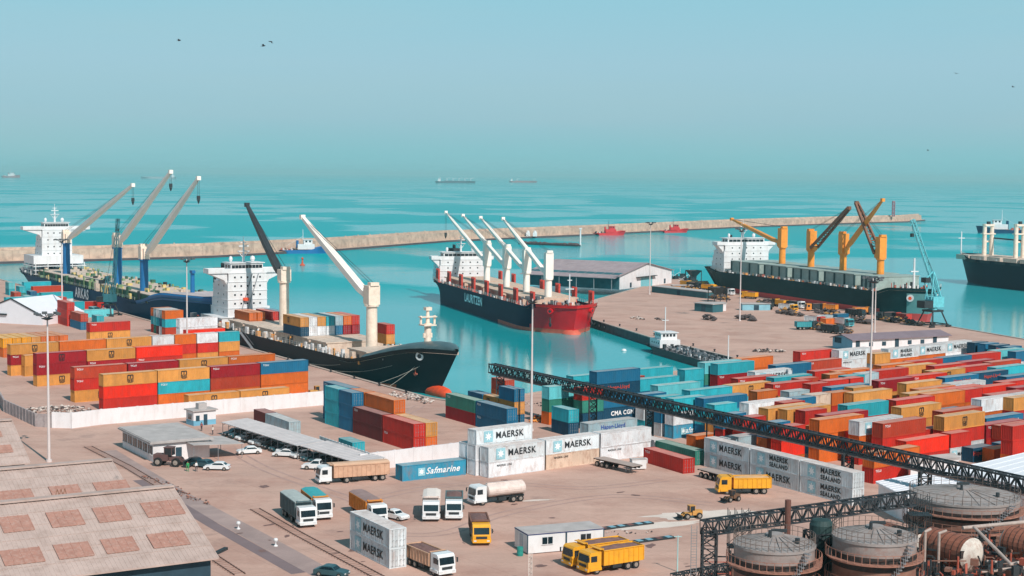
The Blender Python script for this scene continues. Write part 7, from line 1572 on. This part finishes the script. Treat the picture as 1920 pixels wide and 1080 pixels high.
# ------------------------------------------------------------------ container labels
ORD=['first','second','third','fourth','fifth','sixth','seventh','eighth','ninth','tenth','eleventh','twelfth']
def label_containers():
    def tn(n,i):
        if n==1: return 'standing alone'
        if n==2: return ['top of two','bottom of two'][i]
        if n==3: return ['top of three','middle of three','bottom of three'][i]
        return ['top of four','second of four','third of four','bottom of four'][i]
    C=lambda c: COL[c][0].split()[0] if c in 'WVS' else COL[c][0]
    def ce(s): 
        a=s['a']; return (s['x']+math.cos(a)*s['L']/2-math.sin(a)*1.2, s['y']+math.sin(a)*s['L']/2+math.cos(a)*1.2)
    pix={id(s):PR((*ce(s),len(s['cols'])*2.6)) for s in CSTACK}
    used={}
    def desc(c): return {'W':'white company-lettered','S':'sky blue script-lettered','V':'plain white'}.get(c,COL[c][0])
    for s in CSTACK:
        P=pix[id(s)]; o=[(pix[id(t)],t) for t in CSTACK if t is not s]
        L=[(abs(q[1]-P[1])*2+abs(q[0]-P[0]),t) for q,t in o if q[0]<P[0]-12]; Rr=[(abs(q[1]-P[1])*2+abs(q[0]-P[0]),t) for q,t in o if q[0]>P[0]+12]
        D=[(abs(q[0]-P[0])*2+abs(q[1]-P[1]),t) for q,t in o if q[1]>P[1]+8]; U=[(abs(q[0]-P[0])*2+abs(q[1]-P[1]),t) for q,t in o if q[1]<P[1]-8]
        k=lambda x: C(min(x,key=lambda e:e[0])[1]['cols'][0]) if x else None
        s['l'],s['r'],s['d'],s['u']=k(L),k(Rr),k(D),k(U)
    todo=[(s,i,o) for s in CSTACK for i,o in enumerate(s['obj']) if o is not None]
    def cand(s,i):
        c=s['cols'][i]; n=len(s['cols']); b=f"{desc(c)} container, {tn(n,i)}"
        z=s['zone']; l,r,d,u=s['l'] or 'nothing',s['r'] or 'nothing',s['d'] or 'nothing',s['u'] or 'nothing'
        yield f"{b} {z}"
        yield f"{b}, between {l} and {r} stacks"
        yield f"{b}, between {l} and {r}, behind {d}"
        yield f"{b}, left of {r}, front of {u}, behind {d}"
        yield f"{b}, right of {l}, front of {u}, behind {d}"
        if n>1: 
            oth=[C(s['cols'][j]) for j in range(n) if j!=i]
            yield f"{b} with {' and '.join(oth)}, between {l} and {r}"
            yield f"{b} with {' and '.join(oth)}, right of {l}, behind {d}"
    cands=[list(cand(s,i)) for s,i,o in todo]; from collections import Counter
    done=[None]*len(todo); taken=set()
    for lv in range(8):
        cnt=Counter(c[lv] for k,c in enumerate(cands) if lv<len(c) and len(c[lv].split())<=16)
        for k,c in enumerate(cands):
            if done[k] is None and lv<len(c) and len(c[lv].split())<=16 and cnt[c[lv]]==1 and c[lv] not in taken: done[k]=c[lv]; taken.add(c[lv])
    W4=['at the far left','left of centre','right of centre','at the far right']
    rest={}
    for k,(s,i,o) in enumerate(todo):
        if done[k] is None: rest.setdefault(cands[k][1],[]).append(k)
    for lab,ks in rest.items():
        ks.sort(key=lambda k:pix[id(todo[k][0])][0])
        for j,k in enumerate(ks):
            s,i,o=todo[k]; c=s['cols'][i]; n=len(s['cols'])
            t=f"{desc(c)} container, {tn(n,i)}, between {s['l']} and {s['r']}, {ORD[min(j,11)]} of those from left"
            if len(t.split())>16: t=f"{C(c)} container, {tn(n,i)}, by {s['l']} and {s['r']}, {ORD[min(j,11)]} from left"
            while t in taken: t=t.replace(' container',' box',1) if ' box' not in t else t+' side'
            done[k]=t; taken.add(t)
    for k,(s,i,o) in enumerate(todo):
        z=s['zone']; tag(o,done[k],'container','containers '+z)
label_containers()

# the air: one even volume of marine haze
hz=MB(); hz.bx(-29000,29000,-500,44000,-7.5,95)
hm=bpy.data.materials.new('haze'); hm.use_nodes=True; nn=hm.node_tree.nodes; nn.remove(nn['Principled BSDF']); pv=nn.new('ShaderNodeVolumePrincipled')
pv.inputs['Color'].default_value=(0.55,0.97,1.0,1); pv.inputs['Density'].default_value=0.000065; pv.inputs['Anisotropy'].default_value=0.0
hm.node_tree.links.new(pv.outputs[0],nn['Material Output'].inputs['Volume'])
HAZE=tag(hz.build('haze',hm),None,None,kind='stuff')
